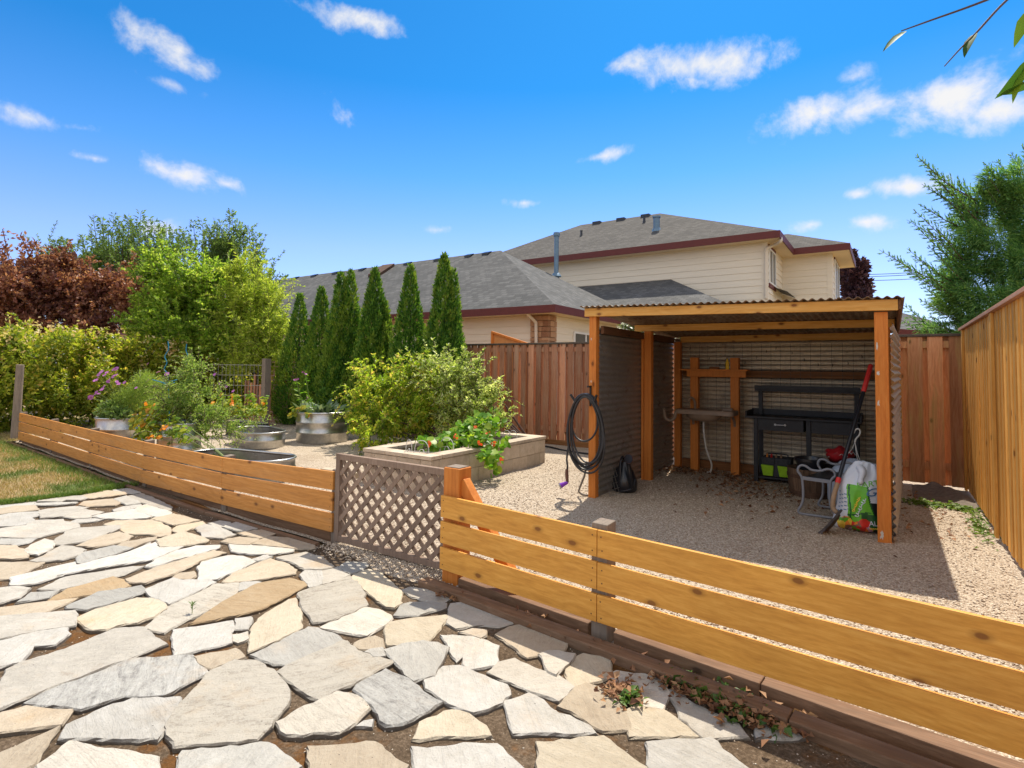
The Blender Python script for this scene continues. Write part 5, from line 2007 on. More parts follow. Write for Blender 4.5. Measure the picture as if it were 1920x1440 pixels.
mb = MB()
topz = cz + .055
for k, (bot, hw, dx, yy, sk) in enumerate(((.335, .225, .0, 5.925, -.02), (.36, .215, .01, 5.945, -.04), (.30, .235, .0, 5.915, -.05), (.345, .205, .0, 5.96, -.03), (.40, .19, -.005, 5.93, -.02), (.66, .17, -.02, 5.95, 0), (.42, .20, .02, 5.91, -.06), (.37, .228, -.01, 5.952, .0))):
    mb.tube(loop(cx + dx, topz - .004 * k, bot, hw, yy, k, sk), .0115, 7, closed=True)
mb.build('coil', M['rubber'], hs_, smooth=True)
mb = MB()
mb.tube(bez([(cx - .20, 5.92, .62), (cx - .215, 5.90, .45), (cx - .20, 5.89, .36), (cx - .205, 5.89, .31)], 8), .0115, 7)
mb.build('tail', M['rubber'], hs_, smooth=True)
mb = MB()
mb.tube(bez([(cx + .02, 5.93, .34), (cx - .02, 5.96, .24), (cx - .09, 5.99, .10), (cx - .10, 6.0, .05), (cx - .05, 6.03, .018), (cx + .01, 6.1, .012)], 8), .0115, 7)
mb.build('lead', M['rubber_light'], hs_, smooth=True)
nz_ = thing('hose_nozzle', 'brown and purple spray nozzle at the end of the hanging hose', 'nozzle', (cx - .2, 5.88, .25))
mb = MB()
mb.tube([(cx - .205, 5.885, .325), (cx - .207, 5.885, .30), (cx - .205, 5.885, .25), (cx - .198, 5.885, .175), (cx - .205, 5.88, .165)], [.017, .019, .021, .017, .014], 10)
mb.build('grip', M['brown_plastic'], nz_, smooth=True)
mb = MB()
mb.tube([(cx - .192, 5.882, .172), (cx - .235, 5.86, .148), (cx - .262, 5.845, .132)], [.017, .025, .031], 12)
mb.build('head', M['purple'], nz_, smooth=True)
mb = MB()
mb.tube([(cx - .2622, 5.845, .132), (cx - .275, 5.838, .124)], [.032, .03], 12)
mb.build('face', M['wire'], nz_, smooth=True)

# watering can and the wire panel behind it
wc = ground(1166, 922)
t = thing('watering_can', 'black plastic watering can with round rose at the foot of the left shed wall', 'watering can', (wc.x, wc.y, 0))
mb = MB()
W0 = Vector((wc.x, wc.y + .08, 0))
prof = [(.001, 0), (.140, 0), (.154, .02), (.158, .09), (.148, .16), (.115, .24), (.07, .31), (.045, .355), (.001, .36)]
mb.lathe(prof, (W0.x, W0.y, .004), 32, 1.0, 1.0)
mb.build('body', M['black_plastic'], t, smooth=True)
mb = MB()
mb.tube(bez([(W0.x + .13, W0.y - .08, .07), (W0.x + .125, W0.y - .13, .22), (W0.x + .115, W0.y - .14, .33), (W0.x + .13, W0.y - .16, .41)], 6), [.032 - .0008 * i for i in range(19)], 10)
mb.build('spout', M['black_plastic'], t, smooth=True)
mb = MB()
r0 = Vector((W0.x + .132, W0.y - .165, .425))
rd = Vector((-.1, -1, .12)).normalized()
mb.tube([r0, r0 + rd * .02, r0 + rd * .03], [.022, .056, .054], 20)
mb.build('rose', M['black_plastic'], t, smooth=True)
mb = MB()
mb.tube([r0 + rd * .014, r0 + rd * .022], [.059, .059], 20)
mb.build('rose_ring', M['brown_plastic'], t, smooth=True)
mb = MB()
mb.tube(bez([(W0.x - .02, W0.y + .06, .34), (W0.x - .015, W0.y - .02, .42), (W0.x - .01, W0.y - .10, .36), (W0.x + .0, W0.y - .135, .22), (W0.x - .0, W0.y - .14, .08)], 6), .014, 8)
mb.tube(bez([(W0.x - .14, W0.y - .03, .14), (W0.x - .135, W0.y - .09, .05), (W0.x, W0.y - .15, .02), (W0.x + .135, W0.y - .09, .06), (W0.x + .15, W0.y - .02, .16)], 6), .010, 8)
mb.build('handle', M['black_plastic'], t, smooth=True)
t = thing('wire_panel', 'small leaning panel of welded wire beside the watering can', 'wire panel', (-2.8, 6.35, 0))
mb = MB()
for k in range(5):
    y = 6.22 + .07 * k
    mb.tube([(-2.76 + .01 * k, y, .002), (-2.835, y, .32)], .003, 5)
for k in range(6):
    f = k / 5
    mb.tube([(-2.76 - .075 * f, 6.20, .002 + .318 * f), (-2.76 + .04 - .115 * f, 6.52, .002 + .318 * f)], .003, 5)
mb.build('grid', M['wire'], t)


# ------------------------------------------------------------------ foliage helpers
def unit(a):
    return a / (np.linalg.norm(a, axis=-1, keepdims=True) + 1e-9)


def leaf_quads(P, D, N, L, Wd, fold=.18):
    """pointed leaves: base P, axis D, normal N, length L, width Wd -> vertices, faces"""
    D = unit(D)
    S = unit(np.cross(D, N))
    N = np.cross(S, D)
    L = L[:, None]
    Wd = Wd[:, None]
    mid = P + D * L * .45
    V = np.stack([P, mid + S * Wd / 2 + N * Wd * fold, P + D * L - N * L * .06, mid - S * Wd / 2 + N * Wd * fold], 1)
    b = (np.arange(len(P)) * 4)[:, None]
    F = np.concatenate([b + np.array([[0, 1, 2]]), b + np.array([[0, 2, 3]])], 1).reshape(-1, 3)
    return V.reshape(-1, 3), F


def join(parts):
    Vs, Fs, o = [], [], 0
    for V, F in parts:
        Vs.append(V)
        Fs.append(F + o)
        o += len(V)
    return np.concatenate(Vs), np.concatenate(Fs)


def disc_faces(P, N, R, k=7, cup=.0):
    """little round blades (fan of triangles) with centre P and normal N"""
    N = unit(N)
    ref = np.where(np.abs(N[:, 2:3]) < .9, np.array([[0, 0, 1.0]]), np.array([[1.0, 0, 0]]))
    S = unit(np.cross(N, ref))
    T = np.cross(N, S)
    a0 = RNG.uniform(0, 6.28, len(P))
    vs = [P - N * (R * cup)[:, None]]
    for i in range(k):
        a = a0 + 2 * math.pi * i / k
        rr = R * (RNG.uniform(.85, 1.1, len(P)))
        vs.append(P + S * (np.cos(a) * rr)[:, None] + T * (np.sin(a) * rr)[:, None])
    V = np.stack(vs, 1)
    b = (np.arange(len(P)) * (k + 1))[:, None]
    F = np.concatenate([b + np.array([[0, 1 + i, 1 + (i + 1) % k]]) for i in range(k)], 1).reshape(-1, 3)
    return V.reshape(-1, 3), F


def clump_pts(cl, n, shell=.55, flat=1.0):
    """n points in a union of ellipsoids (cx, cy, cz, rx, ry, rz), denser towards their skins -> points, outward directions"""
    cl = np.array(cl, dtype=float)
    wgt = (cl[:, 3] * cl[:, 4] * cl[:, 5]) ** .75
    idx = RNG.choice(len(cl), n, p=wgt / wgt.sum())
    d = unit(RNG.normal(size=(n, 3)))
    r = shell + (1 - shell) * RNG.random(n) ** .8
    r *= 1 + .10 * np.sin(d[:, 0] * 7 + idx) * np.sin(d[:, 2] * 6 + idx * 2.1)
    P = cl[idx, :3] + d * r[:, None] * cl[idx, 3:6]
    O = unit(d / cl[idx, 3:6])
    return P, O


def clumps_px(rows, deep=None):
    """rows (u, v, half width px, half height px, distance) -> ellipsoids"""
    out = []
    for (u, v, hu, hv, d) in rows:
        p = at_d(u, v, d)
        out.append((p.x, p.y, p.z, hu * d / FOC, hu * d / FOC * (deep or .8), hv * d / FOC))
    return out


def sub_clumps(cl, k, lo=.28, hi=.5):
    """break every ellipsoid into k smaller ones lying towards its skin, so the outline is uneven and light gets in"""
    out = []
    for (x, y, z, a, b, c) in cl:
        for _ in range(k):
            d = RNG.normal(size=3)
            d /= np.linalg.norm(d)
            r = RNG.uniform(.45, .86)
            f = RNG.uniform(lo, hi)
            out.append((x + d[0] * a * r, y + d[1] * b * r, z + d[2] * c * r, a * f, b * f, c * f))
    return out


def leaves_on(P, O, L, Wd, outw=.6, up=.2, rnd=.8, nup=.6, jit=.35):
    n = len(P)
    R = RNG.normal(size=(n, 3))
    D = O * outw + np.array([0, 0, up]) + R * rnd * .6
    N = O * .7 + np.array([0, 0, nup]) + RNG.normal(size=(n, 3)) * .5
    l = L * RNG.uniform(1 - jit, 1 + jit, n)
    return leaf_quads(P, D, N, l, l * (Wd / L))


def crown(name, parent, cl, n, L, Wd, mat, shell=.5, **kw):
    P, O = clump_pts(cl, n, shell)
    P[:, 2] = np.maximum(P[:, 2], .03 + RNG.random(len(P)) * .05)
    V, F = leaves_on(P, O, L, Wd, **kw)
    return raw_mesh(name, V, F, mat, parent)


def limbs(mb, base, cl, r0, k=5, n=6):
    """trunk foot to clump centres: bent limbs"""
    cl = sorted(cl, key=lambda c: -(c[3] * c[4] * c[5]))[:k]
    for c in cl:
        b = Vector(base)
        e = b.lerp(Vector(c[:3]), .82)
        m_ = b.lerp(e, .5) + Vector((random.uniform(-.1, .1), random.uniform(-.1, .1), (e - b).length * .03))
        pts = bez([b, m_, e], n)
        rr = [r0 * (1 - .8 * i / (len(pts) - 1)) for i in range(len(pts))]
        mb.tube(pts, rr, 7)


L_ = {
    'hedge': leafmat('honeysuckle leaves', [(0, (0.15, 0.225, 0.022)), (.5, (0.36, 0.41, 0.04)), (.85, (0.60, 0.56, 0.09)), (1, (0.62, 0.42, 0.10))], 0.55, patch=((0.085, 0.15, 0.018), 1.1, .6)),
    'cream': leafmat('cream honeysuckle flowers', [(0, (0.62, 0.46, 0.20)), (.6, (0.74, 0.62, 0.36)), (1, (0.72, 0.40, 0.16))], .3),
    'plum': leafmat('copper plum leaves', [(0, (0.13, 0.04, 0.034)), (.5, (0.32, 0.125, 0.088)), (1, (0.54, 0.285, 0.19))], 0.42, .42, patch=((0.08, 0.022, 0.026), 1.0, .6)),
    'pear': leafmat('dull green tree leaves', [(0, (0.085, 0.15, 0.05)), (.5, (0.17, 0.26, 0.08)), (1, (0.29, 0.38, 0.13))], 0.55),
    'lime': leafmat('bright green bush leaves', [(0, (0.14, 0.26, 0.03)), (.5, (0.30, 0.44, 0.055)), (1, (0.56, 0.62, 0.13))], 0.6, patch=((0.07, 0.16, 0.018), .9, .55)),
    'willow': leafmat('narrow yellow green leaves', [(0, (0.22, 0.32, 0.035)), (.5, (0.43, 0.52, 0.07)), (1, (0.64, 0.64, 0.16))], 0.6, patch=((0.17, 0.25, 0.025), 1.2, .4)),
    'arbor': leafmat('arborvitae sprays', [(0, (0.030, 0.095, 0.013)), (.5, (0.08, 0.195, 0.02)), (1, (0.19, 0.33, 0.036))], 0.32, .6),
    'arbor_tip': leafmat('arborvitae new growth', [(0, (0.12, 0.215, 0.022)), (1, (0.26, 0.34, 0.045))], 0.45, .6),
    'cypress': leafmat('cypress sprays', [(0, (0.05, 0.155, 0.055)), (.5, (0.145, 0.31, 0.10)), (1, (0.31, 0.47, 0.15))], 0.48, .55, patch=((0.17, 0.26, 0.05), 1.3, .5)),
    'dogwood': leafmat('yellowing shrub leaves', [(0, (0.18, 0.31, 0.028)), (.45, (0.40, 0.51, 0.05)), (.8, (0.64, 0.63, 0.10)), (1, (0.70, 0.48, 0.16))], 0.58, patch=((0.14, 0.24, 0.025), 2.2, .55)),
    'varieg': leafmat('grey green variegated leaves', [(0, (0.20, 0.30, 0.06)), (.4, (0.41, 0.50, 0.12)), (.75, (0.66, 0.69, 0.29)), (1, (0.80, 0.80, 0.52))], 0.52, patch=((0.13, 0.17, 0.03), 2.0, .5)),
    'bean': leafmat('broad fresh green leaves', [(0, (0.10, 0.25, 0.022)), (.6, (0.215, 0.38, 0.035)), (1, (0.38, 0.49, 0.06))], 0.55, .4),
    'nast': leafmat('yellowing round leaves', [(0, (0.14, 0.24, 0.02)), (.5, (0.36, 0.36, 0.03)), (.8, (0.62, 0.46, 0.03)), (1, (0.62, 0.25, 0.03))], .4, .45),
    'nast_green': leafmat('round green leaves', [(0, (0.12, 0.25, 0.02)), (.6, (0.32, 0.42, 0.035)), (1, (0.52, 0.48, 0.04))], 0.45, .45),
    'tomato': leafmat('grey green fine leaves', [(0, (0.15, 0.26, 0.05)), (.6, (0.31, 0.42, 0.10)), (1, (0.52, 0.58, 0.20))], 0.5),
    'cosmos': leafmat('feathery light green leaves', [(0, (0.17, 0.28, 0.045)), (1, (0.38, 0.46, 0.11))], 0.5),
    'kale': leafmat('blue green waxy leaves', [(0, (0.075, 0.13, 0.07)), (.6, (0.17, 0.235, 0.13)), (1, (0.33, 0.39, 0.24))], .2, .5),
    'pink': leafmat('purple pink petals', [(0, (0.36, 0.085, 0.36)), (1, (0.52, 0.19, 0.50))], .25),
    'redfl': leafmat('scarlet petals', [(0, (0.72, 0.07, 0.015)), (1, (0.80, 0.19, 0.03))], .25),
    'orangefl': leafmat('orange petals', [(0, (0.72, 0.22, 0.015)), (1, (0.80, 0.38, 0.03))], .25),
    'purple_tree': leafmat('purple maple leaves', [(0, (0.040, 0.018, 0.026)), (.6, (0.085, 0.035, 0.048)), (1, (0.17, 0.085, 0.095))], .2),
    'white_bush': leafmat('pale flowered leaves', [(0, (0.07, 0.12, 0.03)), (.55, (0.16, 0.21, 0.06)), (.7, (0.66, 0.66, 0.56)), (1, (0.72, 0.72, 0.62))], .25),
    'cherry': leafmat('glossy dark green leaves', [(0, (0.025, 0.065, 0.014)), (.6, (0.06, 0.14, 0.02)), (1, (0.20, 0.32, 0.03))], .4, .55, .15),
}

def twig_sprays(name, parent, mat, cl, count, ln, per, L, Wd, up=.8, outw=.6, droop=.25, stem=True):
    """leafy twigs growing out of the clumps: they give the plant its feathery edge"""
    P0, O = clump_pts(cl, count, .7)
    parts = []
    mb = MB()
    for k in range(count):
        d = O[k] * outw + np.array([0, 0, up]) + RNG.normal(size=3) * .35
        d /= np.linalg.norm(d)
        l = ln * random.uniform(.5, 1.25)
        a = Vector(P0[k])
        e = a + Vector(d) * l
        m_ = a.lerp(e, .55) + Vector((0, 0, l * .08))
        e = e - Vector((0, 0, l * droop))
        pts = bez([a, m_, e], 3)
        if stem:
            mb.tube(pts, .0045, 4, caps=False)
        f = RNG.random(per)
        idx = (f * (len(pts) - 1)).astype(int)
        pa = np.array([tuple(q) for q in pts])
        Q = pa[idx] + (pa[np.minimum(idx + 1, len(pts) - 1)] - pa[idx]) * (f * (len(pts) - 1) - idx)[:, None]
        ang = RNG.uniform(0, 6.28, per)
        s_ = unit(np.cross(d, [0.1, 0.2, 1.0])[None])[0]
        t_ = np.cross(d, s_)
        D = d[None] * .65 + (s_[None] * np.cos(ang)[:, None] + t_[None] * np.sin(ang)[:, None]) * .8
        N = np.tile([0, -.1, 1.0], (per, 1)) + RNG.normal(size=(per, 3)) * .45
        sz = RNG.uniform(.65, 1.2, per) * (1.1 - .5 * f)
        parts.append(leaf_quads(Q, D, N, sz * L, sz * Wd))
    raw_mesh(name, *join(parts), mat, parent)
    if stem:
        mb.build('twigs', M['twig'], parent)


# ------------------------------------------------------------------ raised bed of concrete blocks
rb = thing('raised_bed', 'raised garden bed of tan concrete blocks with capstones', 'raised bed', (-5.1, 6.4, 0))
rx0, rx1, ry0, ry1 = -5.72, -4.55, 5.06, 7.74


def block_wall(mb, a, b, z0, h, th, courses, L=.40, gap=.004):
    a, b = Vector((*a, 0)), Vector((*b, 0))
    d = (b - a)
    ln = d.length
    d.normalize()
    nr = Vector((-d.y, d.x, 0))           # inwards
    for c in range(courses):
        s = -(L / 2 if c % 2 else 0)
        while s < ln - .01:
            p, q = max(0, s), min(ln, s + L)
            s += L
            if q - p < .03:
                continue
            o = random.uniform(-.004, .004)
            P_, Q_ = a + d * (p + gap / 2), a + d * (q - gap / 2)
            v = [P_ + nr * o, Q_ + nr * o, Q_ + nr * th, P_ + nr * th]
            mb.hexa([(x.x, x.y, z0 + c * h + gap) for x in v], [(x.x, x.y, z0 + (c + 1) * h) for x in v])


for (a, b) in (((rx0, ry0), (rx1, ry0)), ((rx1, ry0 + .152), (rx1, ry1 - .152)), ((rx1, ry1), (rx0, ry1)), ((rx0, ry1 - .152), (rx0, ry0 + .152))):
    mb = MB()
    block_wall(mb, a, b, -.01, .195, .15, 2)
    mb.build('block_wall', M['concrete'], rb, bevel=.004)
mb = MB()
for (a, b, e0, e1) in (((rx0 - .012, ry0 - .012), (rx1 + .012, ry0 - .012), 0, 0), ((rx1 + .012, ry0 + .20), (rx1 + .012, ry1 - .20), 0, 0), ((rx1 + .012, ry1 + .012), (rx0 - .012, ry1 + .012), 0, 0), ((rx0 - .012, ry1 - .20), (rx0 - .012, ry0 + .20), 0, 0)):
    block_wall(mb, a, b, .384, .05, .205, 1, .41)
mb.build('capstones', M['concrete'], rb, bevel=.004)
mb = MB()
mb.poly([(rx0 + .14, ry0 + .14, .34), (rx1 - .14, ry0 + .14, .34), (rx1 - .14, ry1 - .14, .34), (rx0 + .14, ry1 - .14, .34)])
mb.build('soil', M['soil'], rb)
# lone plank-like kerb block lying in front of the bed
k0 = ground(634, 858)
t = thing('kerb_block', 'single low concrete block lying on the gravel left of the raised bed', 'block', (k0.x, k0.y, 0))
mb = MB()
mb.box(-6.55, -5.9, 5.02, 5.16, -.02, .085)
mb.build('block', M['concrete'], t, bevel=.006)


def big_leaves(P, D, N, L, Wd):
    """broad leaves with four edge points a side: better outlines up close"""
    D = unit(D)
    S = unit(np.cross(D, N))
    N = np.cross(S, D)
    prof = [(.0, .0), (.12, .62), (.38, 1.0), (.68, .72), (.9, .28), (1.0, .0)]
    up_, lo_ = [], []
    vs = []
    for (f, w_) in prof:
        c = P + D * (L * f)[:, None] - N * (L * .22 * f * f)[:, None]
        if w_ == 0:
            vs.append(c)
        else:
            e = S * (Wd * w_ / 2)[:, None]
            u_ = N * (Wd * w_ * .14)[:, None]
            vs += [c + e + u_, c, c - e + u_]
    V = np.stack(vs, 1)
    k = V.shape[1]
    fs = [[0, 1, 2], [0, 2, 3]]
    for i in range(3):
        a = 1 + 3 * i
        fs += [[a, a + 3, a + 4], [a, a + 4, a + 1], [a + 1, a + 4, a + 5], [a + 1, a + 5, a + 2]]
    fs += [[10, 13, 11], [11, 13, 12]]
    b = (np.arange(len(P)) * k)[:, None]
    F = np.concatenate([b + np.array([f]) for f in fs], 1).reshape(-1, 3)
    return V.reshape(-1, 3), F


# runner bean / nasturtium in the bed, trailing over its right wall
t = thing('nasturtium_plant', 'bright green trailing plant with scarlet flowers spilling over the block bed', 'plant', (-4.9, 6.0, .35))
cl = []
for (u, v, h, d) in ((905, 800, 30, 8.0), (880, 812, 26, 8.0), (925, 790, 22, 8.2), (850, 822, 24, 7.7), (830, 830, 20, 7.5), (800, 832, 16, 7.3), (905, 835, 24, 7.5), (915, 855, 20, 7.25), (930, 860, 18, 7.3), (925, 880, 14, 7.2), (885, 825, 24, 7.6), (862, 810, 20, 7.9), (940, 825, 16, 7.7), (790, 826, 12, 7.3)):
    p = at_d(u, v, d)
    cl.append((p.x, p.y, p.z, h * d / FOC, h * d / FOC, h * d / FOC))
P, O = clump_pts(cl, 620, .4)
R = RNG.uniform(.024, .062, len(P))
raw_mesh('foliage', *join([disc_faces(P[:430], O[:430] * .5 + np.array([.1, -.35, .75]) + RNG.normal(size=(430, 3)) * .45, R[:430], 8, .12),
                           big_leaves(P[430:], O[430:] + RNG.normal(size=(190, 3)) * .5, O[430:] * .4 + np.array([0, -.3, .8]) + RNG.normal(size=(190, 3)) * .3, R[430:] * 2.0, R[430:] * 1.5)]), L_['bean'], t)
mb = MB()
for c in cl:
    a = Vector((-4.95 + random.uniform(-.3, .2), 5.9 + random.uniform(-.5, .5), .36))
    mb.tube(bez([a, a.lerp(Vector(c[:3]), .5) + Vector((0, 0, .10)), Vector(c[:3])], 6), .005, 5)
mb.build('stem', M['stem'], t, smooth=True)
fp = np.array([tuple(at_d(u, v, d)) for (u, v, d) in ((893, 802, 7.75), (899, 830, 7.25), (806, 832, 7.0), (925, 831, 7.4), (940, 864, 7.1), (856, 818, 7.4), (917, 812, 7.6))])
fp = np.repeat(fp, 5, 0) + RNG.normal(size=(35, 3)) * .016
raw_mesh('blossoms', *disc_faces(fp, np.tile([.2, -.8, .4], (35, 1)) + RNG.normal(size=(35, 3)) * .5, RNG.uniform(.012, .024, 35), 6, .3), L_['redfl'], t)

# looped wire edging standing in the bed
t = thing('wire_edging', 'white looped wire border edging standing in the front of the block bed', 'edging', (-5.2, 5.3, .36))
mb = MB()


WCW = plain('white coated wire', (0.55, 0.55, 0.53), .4, noise=.05)


def arch(c, w_, h, r=.0045):
    mb.tube(bez([c + Vector((-w_, 0, 0)), c + Vector((-w_, 0, h * .62)), c + Vector((-w_ * .6, 0, h * .92)), c + Vector((0, 0, h)), c + Vector((w_ * .6, 0, h * .92)), c + Vector((w_, 0, h * .62)), c + Vector((w_, 0, 0))], 6), r, 6)


for (u, d, w_, h) in ((767, 7.05, .05, .24), (791, 7.0, .115, .24), (791, 7.0, .045, .13), (767, 7.05, .025, .13), (838, 7.35, .11, .235), (838, 7.35, .04, .12), (950, 8.6, .07, .2), (962, 8.6, .07, .2)):
    p = at_d(u, 830, d)
    mb = MB()
    arch(Vector((p.x, p.y, .345)), w_, h)
    mb.build('loop', WCW, t, smooth=True)
mb = MB()
a, b = at_d(758, 830, 7.05), at_d(812, 830, 7.0)
for z in (.40, .44):
    mb.tube([(a.x, a.y, z), (b.x, b.y, z)], .003, 5)
mb.build('stringer', WCW, t, smooth=True)

# two leafy shrubs behind the bed
t = thing('yellow_shrub', 'broad yellow green shrub leaning over the gravel behind the raised bed', 'shrub', (-6.9, 7.6, 0))
cl = clumps_px([(735, 735, 75, 55, 10.6), (690, 770, 36, 30, 10.4), (785, 712, 50, 34, 10.4), (665, 790, 22, 22, 10.3), (720, 800, 42, 38, 10.0), (690, 815, 22, 26, 9.7), (700, 720, 50, 30, 10.9), (765, 775, 60, 50, 10.3), (820, 760, 50, 50, 10.2)])
cs = sub_clumps(cl, 6)
crown('foliage', t, [(a_, b_, c_, d_ * .86, e_ * .86, f_ * .8) for a_, b_, c_, d_, e_, f_ in cs], 8500, .075, .042, L_['dogwood'], .2, outw=.7, up=-.1, nup=.7)
twig_sprays('sprays', t, L_['dogwood'], cl, 260, .40, 30, .085, .045, up=.25, outw=.9, droop=.35)
mb = MB()
p = ground(752, 838)
limbs(mb, (-6.3, 7.9, 0), cl, .03, 8)
mb.build('stem', M['twig'], t, smooth=True)
t = thing('variegated_shrub', 'pale variegated shrub with arching tips between raised bed and fence', 'shrub', (-5.2, 8.6, 0))
cl = clumps_px([(850, 725, 52, 42, 9.9), (900, 750, 38, 32, 9.7), (825, 692, 36, 22, 10.2), (880, 712, 34, 28, 9.9), (932, 785, 22, 20, 9.5), (870, 775, 60, 45, 9.7), (895, 682, 10, 12, 9.8)])
cs = sub_clumps(cl, 6)
crown('foliage', t, [(a_, b_, c_, d_ * .84, e_ * .84, f_ * .8) for a_, b_, c_, d_, e_, f_ in cs], 7500, .068, .032, L_['varieg'], .2, outw=.8, up=.1, nup=.7)
twig_sprays('outer_sprays', t, L_['varieg'], cl, 230, .42, 30, .075, .034, up=.6, outw=.8, droop=.25)
mb = MB()
limbs(mb, (-5.2, 8.6, 0), cl, .028, 8)
parts = []
for (u, v, d) in ((905, 655, 9.8), (880, 662, 9.9), (760, 650, 10.1), (795, 640, 10.2), (812, 636, 10.2), (840, 645, 10), (870, 655, 9.9), (900, 672, 9.7), (945, 700, 9.6), (955, 735, 9.5), (960, 790, 9.3), (780, 660, 10.2)):
    e = at_d(u, v, d)
    b = at_d(u + (850 - u) * .35, v + 75, d + .1)
    ax = e - b
    pts = bez([b, b.lerp(e, .55) + Vector((0, 0, .05)), e], 6)
    mb.tube(pts, .005, 5)
    n = 34
    f = RNG.random(n) ** .8
    Pp = np.array([tuple(b.lerp(e, q) + Vector((0, 0, .05 * 4 * q * (1 - q)))) for q in f])
    a = RNG.uniform(0, 6.28, n)
    D = np.array(ax.normalized())[None] * .6 + np.stack([np.cos(a), np.sin(a), .2 * np.sin(a * 3)], 1) * .8
    parts.append(leaf_quads(Pp, D, np.tile([0, -.2, 1.0], (n, 1)) + RNG.normal(size=(n, 3)) * .35, RNG.uniform(.06, .10, n), RNG.uniform(.028, .042, n)))
raw_mesh('sprays', *join(parts), L_['varieg'], t)
mb.build('stem', M['twig'], t, smooth=True)


# ------------------------------------------------------------------ galvanised stock tanks
def tank(label, c, r, h, stad=0, rot=0, ribs=2, fill=None, cat='stock tank', sy=1.0):
    t = thing('stock_tank', label, cat, (*c, 0), 'galvanised stock tanks')
    prof = [(r - .015, 0), (r - .005, .006)]
    nrib = ribs
    for i in range(nrib):
        z = h * (i + 1) / (nrib + 1)
        prof += [(r, z - .030), (r + .012, z - .014), (r + .012, z + .010), (r, z + .026)]
    prof += [(r, h - .035)]
    mb = MB()
    mb.lathe(prof, (*c, 0), 56, 1, sy, rot, stad)
    z = h - .035
    mb.lathe([(r, z), (r - .004, z), (r - .006, .02)], (*c, 0), 56, 1, sy, rot, stad)
    mb.disc((*c, .015), r - .006, 56, 1, sy, rot, stad)
    mb.build('wall', M['galv'], t, smooth=True)
    mb = MB()
    ring = []
    cr, sr = math.cos(rot), math.sin(rot)
    for k in range(56):
        a = 2 * math.pi * k / 56
        x, y = r * math.cos(a), r * math.sin(a) * sy
        if stad:
            x += stad if math.cos(a) > 1e-6 else (-stad if math.cos(a) < -1e-6 else 0)
        ring.append((c[0] + x * cr - y * sr, c[1] + x * sr + y * cr, h - .018))
    mb.tube(ring, .017, 8, closed=True)
    mb.build('rim', M['galv'], t, smooth=True)
    if fill:
        mb = MB()
        mb.disc((*c, fill), r - .008, 40, 1, sy, rot, stad)
        mb.build('soil', M['soil'], t)
    return t


rt_c = at_d(605, 800, 11.25)
tank('round galvanised tank planted with kale in front of the arborvitae row', (rt_c.x, rt_c.y), .50, .60, fill=.52)
ov_c = ground(483, 800, .29)
oc = at_d(484, 818, 10.55)
tank('empty oval galvanised tank in the middle of the gravel, behind the other oval tank', (oc.x, oc.y), .36, .30, stad=.34, rot=-.25, ribs=1, fill=.03)
a, b = ground(362, 845, .3), ground(512, 860, .3)
fc = (a + b) / 2
ang = math.atan2(b.y - a.y, b.x - a.x)
hl = (b - a).length / 2
tank('empty oval galvanised tank close behind the low amber fence', (fc.x + .05, fc.y + .12), .33, .30, stad=max(.2, hl - .26), rot=ang, ribs=1, fill=.03)
lc = at_d(232, 800, 9.6)
tank('round galvanised tank with pink flowered plant nearest the hedge', (lc.x, lc.y), .40, .60, fill=.52)
mc = at_d(337, 800, 8.75)
tank('small round galvanised tank under the tomato plants behind the low fence', (mc.x, mc.y), .30, .60, fill=.52)

t = thing('planter_box', 'low black planter box holding yellow nasturtiums by the wire fence', 'planter', (-11.2, 6.9, 0))
pc = at_d(462, 796, 11.9)
mb = MB()
mb.beam((pc.x - .50, pc.y + .05, .14), (pc.x + .55, pc.y - .05, .14), .42, .30)
mb.build('box', M['black_wood'], t, bevel=.006)


# plants in the tanks
def stems_to(mb, root, pts, r=.004, lift=.08):
    for p in pts:
        p = Vector(p)
        mb.tube(bez([root, Vector(root).lerp(p, .5) + Vector((0, 0, lift)), p], 5), r, 5)


t = thing('pink_flower_plant', 'feathery plant with purple pink daisy flowers leaning out of the left tank', 'flowers', (lc.x, lc.y, .52))
cl = clumps_px([(255, 742, 34, 30, 9.6), (285, 735, 30, 34, 9.5), (230, 755, 26, 26, 9.5), (300, 755, 26, 24, 9.3), (270, 715, 24, 22, 9.6)])
P, O = clump_pts(cl, 9000, .2)
V, F = leaf_quads(P, O * .5 + np.array([0, 0, .5]) + RNG.normal(size=P.shape) * .6, RNG.normal(size=P.shape), RNG.uniform(.03, .075, len(P)), RNG.uniform(.004, .009, len(P)))
raw_mesh('foliage', V, F, L_['cosmos'], t)
fl = [(185, 702), (190, 697), (196, 703), (200, 698), (207, 699), (212, 706), (217, 703), (179, 713), (183, 709), (203, 715), (219, 715), (222, 719), (233, 717), (195, 724), (190, 731), (181, 735), (176, 741), (170, 745), (167, 746), (185, 738), (205, 712), (213, 692), (218, 691), (192, 729), (180, 737), (277, 682), (297, 697), (313, 701), (277, 713), (255, 727), (402, 702), (412, 718), (424, 725), (437, 733)]
fp = np.array([tuple(at_d(u, v, 9.25 if u < 350 else 10.2)) for u, v in fl])
mb = MB()
stems_to(mb, (lc.x, lc.y, .55), [tuple(p) for p in fp[:29]], .0035)
mb.build('stem', M['stem'], t, smooth=True)
nn = np.tile([.15, -.75, .65], (len(fp), 1)) + RNG.normal(size=(len(fp), 3)) * .3
raw_mesh('blossoms', *disc_faces(fp, nn, RNG.uniform(.026, .044, len(fp)), 9, .15), L_['pink'], t)
# dark leafed companion at the foot
P, O = clump_pts(clumps_px([(205, 770, 22, 18, 9.4), (225, 775, 26, 10, 9.3)]), 500, .3)
raw_mesh('lower_leaves', *leaves_on(P, O, .07, .045), L_['pear'], t)

